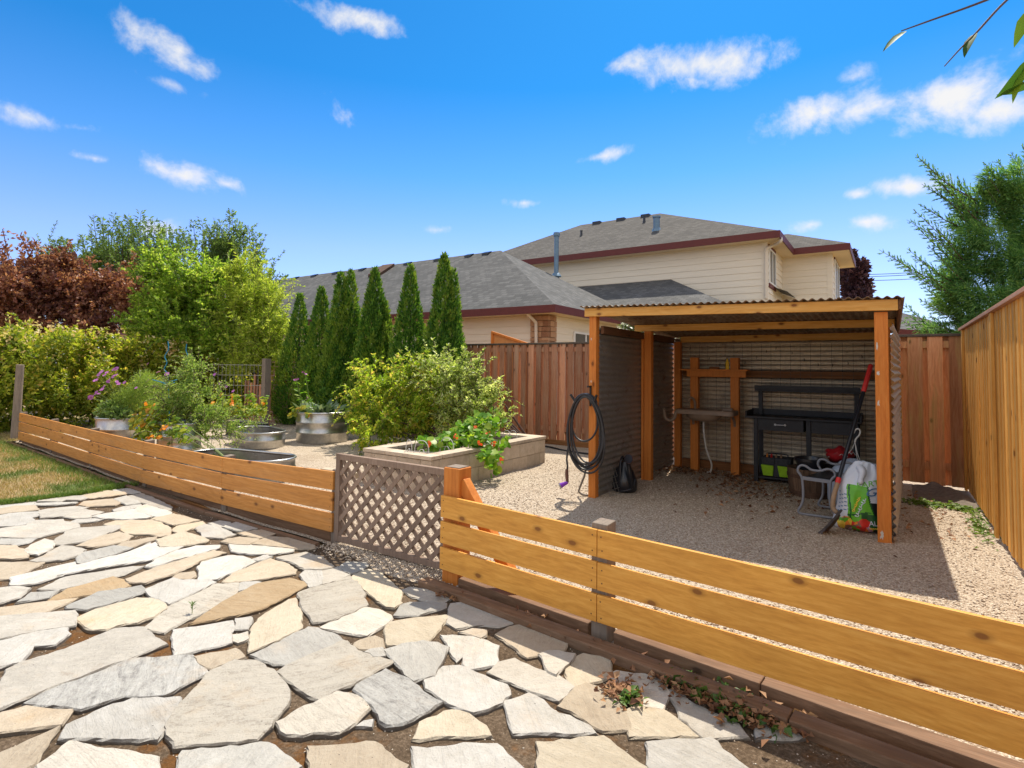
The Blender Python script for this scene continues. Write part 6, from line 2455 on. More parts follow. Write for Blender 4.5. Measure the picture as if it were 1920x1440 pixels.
t = thing('tomato_plant', 'sprawling grey green tomato plants over the small tank beside the low fence', 'plant', (mc.x, mc.y, .5))
cl = clumps_px([(345, 735, 45, 42, 9.0), (385, 755, 40, 36, 9.0), (330, 770, 34, 32, 8.8), (400, 790, 36, 28, 8.9), (365, 700, 28, 34, 9.1), (375, 810, 34, 22, 8.7), (440, 800, 20, 16, 8.9), (320, 815, 26, 16, 8.4), (352, 705, 24, 16, 9.1)])
cs = sub_clumps(cl, 5, .3, .55)
crown('foliage', t, [(a_, b_, c_, d_ * .8, e_ * .8, f_ * .8) for a_, b_, c_, d_, e_, f_ in cs], 7000, .042, .020, L_['tomato'], .1, outw=.6, up=.2, rnd=1.0)
twig_sprays('sprays', t, L_['tomato'], cl, 240, .30, 34, .045, .018, up=.6, outw=.8, droop=.25)
mb = MB()
limbs(mb, (mc.x, mc.y, .5), cl, .012, 9)
for (u, v) in ((470, 770), (478, 795), (455, 815), (490, 785), (440, 830), (395, 840)):
    p = at_d(u, v, 8.9)
    b = at_d(405, 790, 8.9)
    mb.tube(bez([b, b.lerp(p, .5) + Vector((0, 0, .06)), p], 5), .004, 5)
mb.build('stem', M['stem'], t, smooth=True)
parts = []
for (u, v) in ((470, 770), (478, 795), (455, 815), (490, 785), (440, 830), (395, 840), (460, 790)):
    p = at_d(u, v, 8.9)
    P = np.array(p)[None] + RNG.normal(size=(60, 3)) * np.array([.09, .09, .05])
    parts.append(leaves_on(P, RNG.normal(size=(60, 3)), .035, .014))
raw_mesh('runner_leaves', *join(parts), L_['tomato'], t)
t = thing('yellow_nasturtium', 'yellowing nasturtium with round leaves behind the low amber fence', 'plant', (-7.6, 4.4, 0))
cl = clumps_px([(252, 790, 16, 20, 8.6), (268, 770, 16, 14, 8.6), (280, 800, 30, 26, 8.5), (320, 800, 24, 24, 8.4), (300, 770, 24, 18, 8.6), (262, 815, 18, 14, 8.4), (345, 815, 22, 18, 8.2)])
P, O = clump_pts(cl, 330, .3)
yel = P[:, 0] < np.percentile(P[:, 0], 45)
Nn = O * .4 + np.array([.05, -.5, .7]) + RNG.normal(size=P.shape) * .4
raw_mesh('yellow_leaves', *disc_faces(P[yel], Nn[yel], RNG.uniform(.025, .055, yel.sum()), 8, .1), L_['nast'], t)
raw_mesh('green_leaves', *disc_faces(P[~yel], Nn[~yel], RNG.uniform(.02, .042, (~yel).sum()), 8, .1), L_['nast_green'], t)
mb = MB()
stems_to(mb, (-7.55, 4.45, .02), [c[:3] for c in cl], .005)
mb.build('stem', M['stem'], t, smooth=True)
fp = np.array([tuple(at_d(u, v, 8.1)) for (u, v) in ((308, 800), (312, 798), (305, 805), (276, 820), (285, 818), (292, 823), (288, 759), (274, 757), (300, 820))])
fp = np.repeat(fp, 4, 0) + RNG.normal(size=(36, 3)) * .015
raw_mesh('blossoms', *disc_faces(fp, np.tile([.1, -.8, .5], (36, 1)) + RNG.normal(size=(36, 3)) * .4, RNG.uniform(.014, .028, 36), 6, .2), L_['orangefl'], t)

t = thing('tomato_cage', 'turquoise wire plant support rising out of the tomato plants', 'plant support', (mc.x, mc.y + .3, .5))
mb = MB()
pts = [at_d(u, v, 9.3) for (u, v) in ((318, 795), (316, 730), (314, 702), (308, 692), (313, 680), (309, 668), (316, 655), (315, 640))]
mb.tube(bez(pts, 6), .008, 6)
pts = [at_d(u, v, 9.5) for (u, v) in ((352, 760), (352, 700), (349, 685), (354, 672), (349, 658), (350, 645))]
mb.tube(bez(pts, 6), .008, 6)
for (u0, u1, v) in ((286, 332, 712), (300, 330, 716)):
    mb.tube(bez([at_d(u0, v, 9.3), at_d((u0 + u1) / 2, v + 5, 9.0), at_d(u1, v, 9.3)], 6), .007, 6)
mb.build('spiral', M['blue_wire'], t, smooth=True)

t = thing('kale_plant', 'broad blue green kale leaves filling the round tank by the arborvitae', 'plant', (rt_c.x, rt_c.y, .52))
n = 85
a = RNG.uniform(0, 6.28, n)
rr = RNG.uniform(.05, .42, n)
P = np.stack([rt_c.x + rr * np.cos(a), rt_c.y + rr * np.sin(a), np.full(n, .54)], 1)
D = np.stack([np.cos(a) * .6, np.sin(a) * .6, RNG.uniform(.4, 1.2, n)], 1) + RNG.normal(size=(n, 3)) * .25
Ls = RNG.uniform(.16, .32, n)
raw_mesh('leaves', *big_leaves(P, D, np.tile([0, -.2, .9], (n, 1)) + RNG.normal(size=(n, 3)) * .4, Ls, Ls * .55), L_['kale'], t)
t = thing('tall_weed_flower', 'tall thin stem with pink buds standing at the back of the kale tank', 'flowers', (rt_c.x - .3, rt_c.y, .5))
mb = MB()
parts, buds = [], []
for (u0, u1, v1) in ((568, 555, 712), (580, 572, 700), (590, 578, 745)):
    b, e = at_d(u0, 770, 11.1), at_d(u1, v1, 11.1)
    mb.tube(bez([b, b.lerp(e, .5) + Vector((.03, 0, 0)), e], 6), .006, 5)
    f = RNG.random(26)
    P = np.array([tuple(b.lerp(e, q)) for q in f])
    parts.append(leaves_on(P, RNG.normal(size=(26, 3)), .085, .03))
    buds.append(tuple(e))
mb.build('stem', M['stem'], t, smooth=True)
raw_mesh('leaves', *join(parts), L_['bean'], t)
bp = np.repeat(np.array(buds), 6, 0) + RNG.normal(size=(18, 3)) * .022
raw_mesh('blossoms', *disc_faces(bp, RNG.normal(size=(18, 3)), RNG.uniform(.014, .026, 18), 6), L_['pink'], t)
t = thing('orange_nasturtium', 'few yellow and orange nasturtium leaves drooping over the left rim of the kale tank', 'plant', (rt_c.x - .5, rt_c.y - .2, .5))
P, O = clump_pts(clumps_px([(552, 770, 14, 9, 11.0), (566, 765, 12, 9, 10.9), (545, 780, 8, 6, 10.9), (575, 778, 10, 6, 10.7)]), 60, .3)
raw_mesh('leaves', *disc_faces(P, O * .5 + np.array([0, -.5, .7]), RNG.uniform(.02, .05, 60), 8, .1), L_['nast'], t)
t = thing('nasturtium_row', 'yellow green nasturtiums with orange flowers filling the black planter box', 'plant', (pc.x, pc.y, .29))
cl = clumps_px([(425, 768, 24, 18, 11.8), (455, 770, 22, 14, 11.8), (485, 770, 18, 14, 11.7), (440, 752, 16, 16, 11.8), (470, 750, 14, 16, 11.8), (495, 755, 9, 18, 11.7), (410, 745, 14, 20, 11.9)])
P, O = clump_pts(cl, 700, .3)
Nn = O * .4 + np.array([.05, -.5, .7]) + RNG.normal(size=P.shape) * .4
raw_mesh('leaves', *disc_faces(P, Nn, RNG.uniform(.018, .045, len(P)), 7, .1), L_['nast_green'], t)
P, O = clump_pts(cl[:4], 90, .8)
raw_mesh('yellow_leaves', *disc_faces(P, O * .4 + np.array([.05, -.5, .7]), RNG.uniform(.02, .04, len(P)), 7, .1), L_['nast'], t)
fp = np.array([tuple(at_d(u, v, 11.5)) for (u, v) in ((414, 740), (435, 752), (433, 758), (495, 757), (400, 755), (436, 747))])
fp = np.repeat(fp, 5, 0) + RNG.normal(size=(30, 3)) * .025
raw_mesh('blossoms', *disc_faces(fp, np.tile([.1, -.8, .5], (30, 1)) + RNG.normal(size=(30, 3)) * .4, RNG.uniform(.02, .036, 30), 6, .2), L_['orangefl'], t)

# wire fence with post and the trellis beside it
wp = at_d(496, 796, 13.6)
t = thing('wire_fence', 'wire mesh garden fence on a grey post beyond the black planter box', 'fence', (wp.x, wp.y, 0))
mb = MB()
mb.box(wp.x - .075, wp.x + .075, wp.y - .075, wp.y + .075, -.05, 1.66)
mb.build('post', M['grey_post'], t, bevel=.006)
mb = MB()
e = at_d(392, 760, 13.8)
for z in (.25, .5, .75, 1.0, 1.25, 1.5):
    mb.tube([(wp.x, wp.y, z), (e.x, e.y, z)], .006, 5)
for k in range(14):
    f = k / 14
    mb.tube([(wp.x + (e.x - wp.x) * f, wp.y + (e.y - wp.y) * f, .05), (wp.x + (e.x - wp.x) * f, wp.y + (e.y - wp.y) * f, 1.52)], .005, 5)
mb.build('mesh', M['wire'], t)
mb = MB()
for k in range(9):
    f = .03 + k / 10
    mb.box(wp.x + (e.x - wp.x) * f - .03, wp.x + (e.x - wp.x) * f + .03, wp.y + .12, wp.y + .15, 0, random.uniform(1.0, 1.35))
mb.build('slats', M['fence_back'], t)
t = thing('trellis', 'square pinkish wooden trellis against the fence left of the first arborvitae', 'trellis', (-13.0, 9.0, 0))
mb = MB()
a, b = at_d(503, 790, 14.6), at_d(556, 792, 14.6)
for k in range(7):
    f = k / 6
    mb.box(a.x + (b.x - a.x) * f - .014, a.x + (b.x - a.x) * f + .014, a.y + (b.y - a.y) * f - .012, a.y + (b.y - a.y) * f, .02, 1.62)
for k in range(14):
    z = .05 + k * .118
    mb.beam((a.x, a.y - .02, z), (b.x, b.y - .02, z), .012, .024)
mb.build('slats', M['lattice_pink'], t)


# ------------------------------------------------------------------ arborvitae row
def arborvitae(label, tips, u_base, d, R, n):
    """tips: (u, v, share) tops of the leaders; the first is the main one"""
    p = at_d(u_base, 790, d)
    base = Vector((p.x, p.y, 0))
    t = thing('arborvitae', label, 'tree', tuple(base), 'arborvitae row along the back fence')
    parts, tipparts = [], []
    for k, (u, v, f) in enumerate(tips):
        tp = at_d(u, v, d)
        bx = base + (Vector((tp.x, tp.y, 0)) - base) * (.0 if k == 0 else .75)
        H = tp.z
        m_ = int(n * f)
        # height parameter: denser where the cone is wide
        tt = RNG.random(m_ * 2)
        keep_ = RNG.random(m_ * 2) < (1 - tt) ** .75 + .10
        tt = tt[keep_][:m_]
        m_ = len(tt)
        a = RNG.uniform(0, 2 * math.pi, m_)
        prof = np.clip(1 - tt, 0, 1) ** .80 * np.minimum(1, .62 + tt * 3.2)
        ph = random.uniform(0, 6.28)
        lump = 1 + .20 * np.sin(a * 4 + tt * 8 + ph) * np.sin(tt * (19 + 5 * math.sin(ph)) + a * 2 + ph) + .12 * np.sin(a * 9 - tt * 27 + ph * 2) + .06 * np.sin(tt * 6 + ph)
        rad = R * (f ** .35 if k else 1) * prof * lump * (1 - .38 * RNG.random(m_) ** 2.2) + .012
        cx = bx.x + (tp.x - bx.x) * tt
        cyy = bx.y + (tp.y - bx.y) * tt
        P = np.stack([cx + rad * np.cos(a), cyy + rad * np.sin(a), tt * (H - .08)], 1)
        O = np.stack([np.cos(a), np.sin(a), np.zeros(m_)], 1)
        D = O * .55 + np.array([0, 0, .95]) + RNG.normal(size=(m_, 3)) * .33
        T = np.stack([-np.sin(a), np.cos(a), np.zeros(m_)], 1)
        N = T * RNG.normal(0, .9, m_)[:, None] + O * .75 + RNG.normal(size=(m_, 3)) * .35
        Ln = RNG.uniform(.05, .115, m_)
        outer = lump > 1.10
        for sel, bag_ in ((~outer, parts), (outer, tipparts)):
            bag_.append(leaf_quads(P[sel], D[sel], N[sel], Ln[sel], Ln[sel] * .36))
    raw_mesh('crown', *join(parts), L_['arbor'], t)
    raw_mesh('new_growth', *join(tipparts), L_['arbor_tip'], t)
    mb = MB()
    mb.tube([base + Vector((0, 0, -.05)), base + Vector((0, 0, 1.2)), at_d(tips[0][0], tips[0][1] + 30, d)], [.06, .045, .01], 8)
    mb.build('trunk', M['bark'], t, smooth=True)
    return t


arborvitae('slim arborvitae at the left end of the row, beside the trellis', [(563, 546, .85), (585, 610, .25)], 556, 14.5, .62, 13000)
arborvitae('second arborvitae from the trellis, narrow with one thin leader', [(603, 533, 1)], 603, 14.0, .66, 14500)
arborvitae('twin tipped arborvitae in the row behind the kale tank', [(640, 506, .75), (658, 502, .6)], 645, 13.5, .66, 19000)
arborvitae('broad arborvitae with short side leader, right of the twin tipped one', [(703, 498, .9), (694, 535, .3), (722, 560, .35)], 704, 12.9, .66, 19000)
arborvitae('arborvitae with single tip standing free before the house eave, left of the tallest', [(770, 491, 1)], 766, 12.3, .62, 15000)
arborvitae('tallest looking arborvitae at the right end of the row', [(833, 471, .9), (851, 500, .35)], 833, 11.7, .60, 19000)

# ------------------------------------------------------------------ hedge, trees and shrubs at the left
t = thing('hedge', 'long yellow green honeysuckle hedge with cream flowers along the left side', 'hedge', (-16, 6, 0))
cl = []
for k in range(15):
    y = 2.2 + k * .62
    cl.append((-16.2 + random.uniform(-.2, .2), y, 1.05, .95, .62, 1.15 + random.uniform(-.08, .12)))
    cl.append((-15.9 + random.uniform(-.2, .2), y + .3, .6, .9, .6, .75))
for k in range(14):
    u_ = 10 + k * 34
    d_ = 12.0 + k * .34
    cl += clumps_px([(u_, 668 + random.uniform(-8, 8) + (8 if k > 8 else 0), 34, 42, d_), (u_ + 15, 735, 36, 48, d_ - .3), (u_, 640 + random.uniform(-6, 10) + (16 if k > 7 else 0), 26, 20, d_ + .1)])
cl += clumps_px([(30, 690, 60, 70, 11.8), (25, 640, 60, 26, 11.9), (90, 640, 60, 30, 12.2), (10, 740, 40, 40, 11.6)])
cl += [(-17.2, 1.8 + k * .9, 1.1, .9, .8, 1.15) for k in range(11)]
cs = sub_clumps(cl, 5, .3, .52)
crown('foliage', t, cs, 85000, .095, .056, L_['hedge'], .25, outw=.7, up=.15)
twig_sprays('sprays', t, L_['hedge'], [c for c in cl if c[2] > 1.0 and c[0] > -16.9], 420, .42, 26, .09, .05, up=.6, outw=.8, droop=.3, stem=False)
tops = [c for c in cs if c[2] > 1.15]
P, O = clump_pts(tops, 9000, .98)
P = P + O * .17
s_ = (O[:, 2] > .05) & (O[:, 0] * .55 - O[:, 1] * .6 + O[:, 2] * .4 > .25)
P, O = P[s_], O[s_]
# flowers stand in little clusters
P = P[RNG.integers(0, min(620, len(P)), len(P))] + RNG.normal(size=P.shape) * .05
raw_mesh('blossoms', *leaves_on(P, RNG.normal(size=P.shape), .085, .042), L_['cream'], t)
mb = MB()
for k in range(12):
    y = 2.6 + k * .75
    mb.tube(bez([(-16.1, y, -.05), (-16.0, y + .1, .6), (-15.9 + random.uniform(-.3, .3), y, 1.3)], 5), [.03] * 10 + [.012], 6)
mb.build('stem', M['bark'], t, smooth=True)


def px_tree(name, label, cat, rows, n, L, Wd, mat, base, k=6, trunk=.07, group=None, lo=.3, hi=.52, shell=.25, **kw):
    cl = clumps_px(rows)
    t = thing(name, label, cat, base, group)
    crown('crown', t, [(a, b, c, d * .72, e * .72, f * .72) for a, b, c, d, e, f in cl] + sub_clumps(cl, k, lo, hi), n, L, Wd, mat, shell, **kw)
    mb = MB()
    fork = Vector(base) + Vector((0, 0, max(.5, (np.mean([c[2] for c in cl])) * .45)))
    mb.tube([Vector(base) + Vector((0, 0, -.1)), Vector(base).lerp(fork, .5) + Vector((.04, 0, 0)), fork], [trunk * 1.2, trunk, trunk * .85], 9)
    limbs(mb, fork, cl, trunk * .6, 7)
    mb.build('trunk', M['bark'], t, smooth=True)
    return t, cl


pb_ = at_d(150, 720, 17.0)
pt_, _c = px_tree('plum_tree', 'copper red leaved tree above the hedge at the far left', 'tree',
        [(60, 545, 75, 60, 16.5), (130, 555, 75, 62, 16.8), (190, 560, 60, 55, 17.0), (245, 560, 42, 52, 16.6), (20, 560, 50, 60, 16.2), (110, 500, 60, 30, 17), (250, 600, 34, 34, 16.4), (170, 610, 70, 36, 16.6), (60, 605, 80, 40, 16.3), (-40, 570, 50, 60, 16)],
        34000, .12, .066, L_['plum'], (pb_.x, pb_.y, 0), up=.25, jit=.6)
twig_sprays('sprays', pt_, L_['plum'], _c, 260, .7, 34, .12, .066, up=.6, outw=.7, droop=.15)
parts = []
mb = MB()
for (u0, v0, u1, v1) in ((20, 500, 5, 430), (60, 490, 38, 440), (45, 500, 70, 450), (10, 520, -4, 452), (100, 490, 108, 468), (85, 480, 62, 455), (0, 500, 12, 462), (240, 520, 262, 470), (265, 560, 290, 520), (265, 590, 300, 570)):
    b, e = at_d(u0, v0, 16.4), at_d(u1, v1, 16.4)
    mb.tube(bez([b, b.lerp(e, .5), e], 4), .012, 5)
    P = np.array([tuple(b.lerp(e, q)) for q in RNG.random(46)]) + RNG.normal(size=(46, 3)) * .07
    parts.append(leaves_on(P, RNG.normal(size=(46, 3)), .12, .065))
raw_mesh('outer_sprays', *join(parts), L_['plum'], pt_)
mb.build('twig', M['twig'], pt_, smooth=True)


def shoot_tree(name, label, mat, base, rows, n, L, Wd, shoots, d, per=60, sl=.11, sw=.034):
    t, cl = px_tree(name, label, 'tree', rows, n, L, Wd, mat, base, up=.5)
    twig_sprays('outer_sprays', t, mat, cl, 190, 1.0, 40, sl, sw, up=1.3, outw=.4, droop=.0)
    mb = MB()
    parts = []
    for (u0, v0, u1, v1) in shoots:
        b, e = at_d(u0, v0, d), at_d(u1, v1, d)
        fk = Vector(base) + Vector((0, 0, b.z * .5))
        mb.tube(bez([fk, fk.lerp(b, .6), b, b.lerp(e, .5) + Vector((random.uniform(-.05, .05), 0, 0)), e], 5), [.03] * 8 + [.02, .016, .016, .015, .014, .013, .012, .011, .010, .009, .008, .006, .004], 6)
        f = RNG.random(per)
        P = np.array([tuple(b.lerp(e, q)) for q in f])
        a = RNG.uniform(0, 6.28, per)
        sp = (1.05 - f)[:, None] * .9 + .35
        D = np.stack([np.cos(a), np.sin(a), np.full(per, .75)], 1)
        P = P + D * RNG.uniform(0, .22, per)[:, None] * sp
        parts.append(leaf_quads(P, D + RNG.normal(size=(per, 3)) * .3, np.stack([np.cos(a + 1.57), np.sin(a + 1.57), np.full(per, .5)], 1), RNG.uniform(.7, 1.2, per) * sl, RNG.uniform(.7, 1.2, per) * sw))
    raw_mesh('sprays', *join(parts), mat, t)
    mb.build('branches', M['twig'], t, smooth=True)
    return t


b_ = at_d(255, 700, 21)
shoot_tree('pear_tree', 'tall tree with many upright leafy shoots behind the copper tree', L_['pear'], (b_.x, b_.y, 0),
           [(205, 500, 50, 45, 21), (255, 490, 55, 45, 21.2), (310, 510, 45, 50, 21), (160, 500, 40, 30, 20.6), (100, 480, 34, 20, 20.5), (270, 550, 80, 60, 20.6)], 17000, .12, .045,
           [(185, 470, 175, 405), (195, 470, 192, 410), (210, 470, 214, 403), (222, 470, 225, 415), (240, 470, 240, 408), (252, 470, 248, 415), (262, 465, 264, 398), (275, 470, 278, 410), (288, 475, 290, 416), (300, 480, 300, 425), (312, 480, 312, 420), (325, 490, 324, 430), (335, 490, 336, 432), (165, 480, 155, 445), (130, 480, 118, 448), (110, 480, 105, 452), (205, 480, 203, 425), (268, 480, 256, 420), (230, 480, 232, 420), (340, 500, 342, 445)], 20.6, 95, .15, .05)
b_ = at_d(425, 700, 19)
shoot_tree('apple_tree', 'loose green tree with long separate upright shoots right of the pear tree', L_['pear'], (b_.x, b_.y, 0),
           [(400, 510, 40, 40, 19), (440, 520, 44, 40, 19.1), (480, 540, 28, 40, 19), (425, 470, 30, 26, 19)], 8000, .115, .05,
           [(365, 500, 343, 430), (370, 490, 362, 415), (390, 490, 378, 413), (395, 480, 394, 424), (425, 480, 412, 414), (430, 470, 431, 395), (440, 480, 433, 392), (445, 480, 446, 420), (470, 500, 466, 425), (478, 510, 482, 436), (405, 490, 402, 440), (455, 490, 455, 432), (415, 500, 420, 440), (490, 540, 514, 506), (500, 550, 535, 518), (355, 480, 345, 445), (487, 520, 478, 450)], 18.8, 85, .125, .055)
b_ = at_d(350, 720, 16)
gt_, gc_ = px_tree('green_bush', 'dense bright green bush rising behind the hedge left of the arborvitae row', 'bush',
        [(310, 560, 50, 60, 16), (360, 545, 50, 50, 16.2), (330, 620, 70, 50, 15.8), (400, 590, 50, 60, 16), (300, 505, 34, 30, 16.4), (395, 530, 36, 40, 16.3), (420, 640, 50, 40, 15.6), (280, 620, 40, 40, 15.9)],
        24000, .115, .06, L_['lime'], (b_.x, b_.y, 0), up=.3)
twig_sprays('sprays', gt_, L_['lime'], gc_, 420, .75, 40, .12, .062, up=.8, outw=.6, droop=.12)
b_ = at_d(480, 720, 15.4)
wt_, wc_ = px_tree('willow_shrub', 'yellow green shrub with fine narrow leaves next to the first arborvitae', 'shrub',
        [(465, 560, 44, 55, 15.6), (500, 580, 36, 55, 15.4), (480, 630, 48, 46, 15.2), (515, 630, 28, 50, 15.0), (450, 520, 30, 40, 15.8), (500, 670, 36, 30, 14.9), (460, 680, 40, 30, 15.0), (430, 600, 36, 46, 15.7), (520, 680, 26, 30, 14.8)],
        20000, .115, .030, L_['willow'], (b_.x, b_.y, 0), up=.1, outw=.8)
twig_sprays('sprays', wt_, L_['willow'], wc_, 330, .7, 42, .12, .030, up=.9, outw=.6, droop=.25)

# ------------------------------------------------------------------ big cypress beyond the right hand fences
cb = at_d(1905, 700, 11.4)
t = thing('cypress_tree', 'large feathery green cypress beyond the corner of the tall fences', 'tree', (cb.x, cb.y, 0))
rows = [(1860, 400, 70, 75, 11.4), (1900, 340, 50, 60, 11.2), (1830, 470, 70, 75, 11.3), (1890, 480, 80, 90, 11.0), (1810, 560, 70, 60, 11.3), (1880, 580, 80, 60, 10.9), (1960, 400, 80, 120, 11), (1970, 540, 90, 110, 10.8), (1790, 610, 60, 30, 11.2), (1850, 620, 80, 40, 11)]
cl = clumps_px(rows)
cs = sub_clumps(cl, 8, .26, .46)
P, O = clump_pts([(a_, b_, c_, d_ * .9, e_ * .9, f_ * .9) for a_, b_, c_, d_, e_, f_ in cs], 85000, .25)
n = len(P)
D = O * .7 + np.array([-.55, -.2, .0]) + RNG.normal(size=(n, 3)) * .26
N = np.array([0, -.3, .9]) + RNG.normal(size=(n, 3)) * .5
Ls = RNG.uniform(.05, .13, n)
raw_mesh('crown', *leaf_quads(P, D, N, Ls, Ls * .15), L_['cypress'], t)
parts = []
mb = MB()
tips = [(1716, 290), (1728, 300), (1742, 322), (1728, 345), (1752, 352), (1712, 392), (1722, 382), (1700, 412), (1718, 425), (1736, 430), (1648, 468), (1668, 478), (1690, 500), (1712, 480), (1700, 466), (1730, 505), (1728, 535), (1745, 520), (1722, 560), (1694, 572), (1700, 590), (1720, 605), (1740, 590), (1756, 560), (1690, 600), (1735, 618), (1765, 340), (1780, 350), (1845, 305), (1868, 300), (1895, 285), (1915, 272), (1852, 330), (1760, 430), (1740, 460), (1850, 355), (1832, 345), (1790, 385), (1775, 405), (1760, 480)]
for (u, v) in tips:
    e = at_d(u, v, random.uniform(10.9, 11.5))
    bu, bv = u + max(70, (1900 - u) * random.uniform(.55, .75)), v + random.uniform(55, 100)
    b = at_d(bu, bv, 11.3)
    ax = e - b
    pts = bez([b, b.lerp(e, .5) + Vector((0, 0, -.10)), e], 8)
    mb.tube(pts, [.016 - .013 * i / (len(pts) - 1) for i in range(len(pts))], 5)
    axn = np.array(ax.normalized())
    side = unit(np.cross(axn, [0, 0, 1.0])[None])[0]
    upv = np.cross(side, axn)
    for k in range(44):
        f = .08 + .92 * k / 44
        q = pts[min(len(pts) - 1, int(f * (len(pts) - 1)))]
        sg = 1 if k % 2 else -1
        ln = (.36 * (1 - f) + .07) * random.uniform(.7, 1.15)
        dv = axn * .85 + upv * sg * .52 + side * random.uniform(-.55, .55)
        dv = dv / np.linalg.norm(dv)
        m_ = max(10, int(ln / .0055))
        s_ = RNG.random(m_)
        Pp = np.array(q)[None] + dv[None] * (ln * s_)[:, None]
        ang = np.where(np.arange(m_) % 2 == 0, 1, -1)[:, None]
        Dd = dv[None] * 1.1 + upv[None] * ang * .42 + side[None] * RNG.normal(0, .18, (m_, 1))
        ll = RNG.uniform(.03, .062, m_)
        parts.append(leaf_quads(Pp, Dd, RNG.normal(size=(m_, 3)), ll, ll * .24))
raw_mesh('sprays', *join(parts), L_['cypress'], t)
mb.build('branches', M['twig'], t, smooth=True)
mb = MB()
mb.tube([(cb.x, cb.y, -.1), (cb.x + .05, cb.y, 2.0), (cb.x, cb.y + .1, 4.6)], [.20, .15, .05], 10)
limbs(mb, (cb.x, cb.y, 1.0), cl, .06, 8)
mb.build('trunk', M['bark'], t, smooth=True)

# purple tree behind the two storey house, pale bush behind the shed
b_ = at_d(1612, 560, 34)
px_tree('maple_tree', 'dark purple leaved tree behind the right end of the two storey house', 'tree',
        [(1600, 520, 28, 36, 34), (1618, 540, 22, 26, 34), (1585, 500, 20, 28, 34.5), (1605, 560, 34, 20, 33.5), (1597, 482, 9, 14, 34.4)], 9000, .28, .17, L_['purple_tree'], (b_.x, b_.y, 0), up=.2)
b_ = at_d(1200, 700, 14.0)
px_tree('pale_bush', 'pale flowered bush seen under the shed roof beyond the back fence', 'bush',
        [(1185, 622, 30, 26, 14.5), (1225, 632, 30, 22, 14.3), (1260, 640, 30, 20, 14.2)], 4500, .09, .05, L_['white_bush'], (b_.x, b_.y, 0))

# overhanging leafy twig close to the camera at the upper right
t = thing('tree_branch', 'leafy branch of an overhanging tree reaching in at the upper right', 'branch', tuple(at_d(1960, 60, 1.9)))
mb = MB()
for pts in ([(1990, -60), (1900, -10), (1830, 62), (1800, 92), (1771, 124)], [(2010, 10), (1975, 70), (1935, 110), (1915, 130)], [(1990, -60), (1850, 0), (1740, 40), (1690, 58)]):
    q = bez([at_d(u, v, 1.9) for u, v in pts], 6)
    mb.tube(q, [.005 - .0032 * i / (len(q) - 1) for i in range(len(q))], 6)
mb.build('twig', M['twig'], t, smooth=True)
lv = [((1935, 108), (1890, 178), 30), ((1925, 120), (1893, 180), 18), ((1950, 140), (1889, 186), 26), ((1830, 62), (1802, 97), 20), ((1700, 58), (1655, 82), 16),
      ((1960, 90), (1940, 170), 24), ((1930, 20), (1905, 75), 22)]
P = np.array([tuple(at_d(*a, 1.9)) for a, b, w_ in lv])
E_ = np.array([tuple(at_d(*b, 1.87)) for a, b, w_ in lv])
Ls = np.linalg.norm(E_ - P, axis=1)
vw = unit(-(P - np.array([[0, 0, EYE]])))
raw_mesh('leaves', *big_leaves(P, E_ - P, vw + RNG.normal(size=P.shape) * .45 + np.array([0, 0, .4]), Ls, np.array([w_ for a, b, w_ in lv]) * 1.9 / FOC), L_['cherry'], t)


# ------------------------------------------------------------------ houses
def siding(mb, a, b, z0, z1, out, pitch=.19):
    """lap boards from a to b; out = outward normal (2D)"""
    z = z0
    A, B = Vector((*a, 0)), Vector((*b, 0))
    o = Vector((*out, 0))
    while z < z1 - .01:
        zt = min(z + pitch, z1)
        p0, p1 = A + o * .022, B + o * .022
        q0, q1 = A + o * .002, B + o * .002
        mb.add([(p0.x, p0.y, z), (p1.x, p1.y, z), (q1.x, q1.y, zt), (q0.x, q0.y, zt), (A.x, A.y, z), (B.x, B.y, z)], [(0, 1, 2, 3), (4, 5, 1, 0)])
        z = zt
    mb.add([A + Vector((0, 0, z0)), B + Vector((0, 0, z0)), B + Vector((0, 0, z1)), A + Vector((0, 0, z1))], [(0, 1, 2, 3)])


def roof_mesh(name, faces, mat, parent):
    """faces: outlines; UV in metres, u along the eave, v up the slope"""
    off = wloc(parent)
    vs, fs, uvs = [], [], []
    for pts in faces:
        pts = [Vector(p) for p in pts]
        nrm = Vector((0, 0, 0))
        for i in range(len(pts)):
            a, b = pts[i], pts[(i + 1) % len(pts)]
            nrm += Vector(((a.y - b.y) * (a.z + b.z), (a.z - b.z) * (a.x + b.x), (a.x - b.x) * (a.y + b.y)))
        nrm.normalize()
        ud = Vector((0, 0, 1)).cross(nrm).normalized()
        vd = nrm.cross(ud).normalized()
        b0 = len(vs)
        for p in pts:
            vs.append(tuple(p - off))
            uvs.append((p.dot(ud), p.dot(vd)))
        fs.append(tuple(range(b0, b0 + len(pts))))
    me = bpy.data.meshes.new(name)
    me.from_pydata(vs, [], fs)
    uvl = me.uv_layers.new(name='UVMap')
    for poly in me.polygons:
        for li in poly.loop_indices:
            uvl.data[li].uv = uvs[me.loops[li].vertex_index]
    me.materials.append(mat)
    o = bpy.data.objects.new(name, me)
    COL.objects.link(o)
    o.parent = parent
    return o


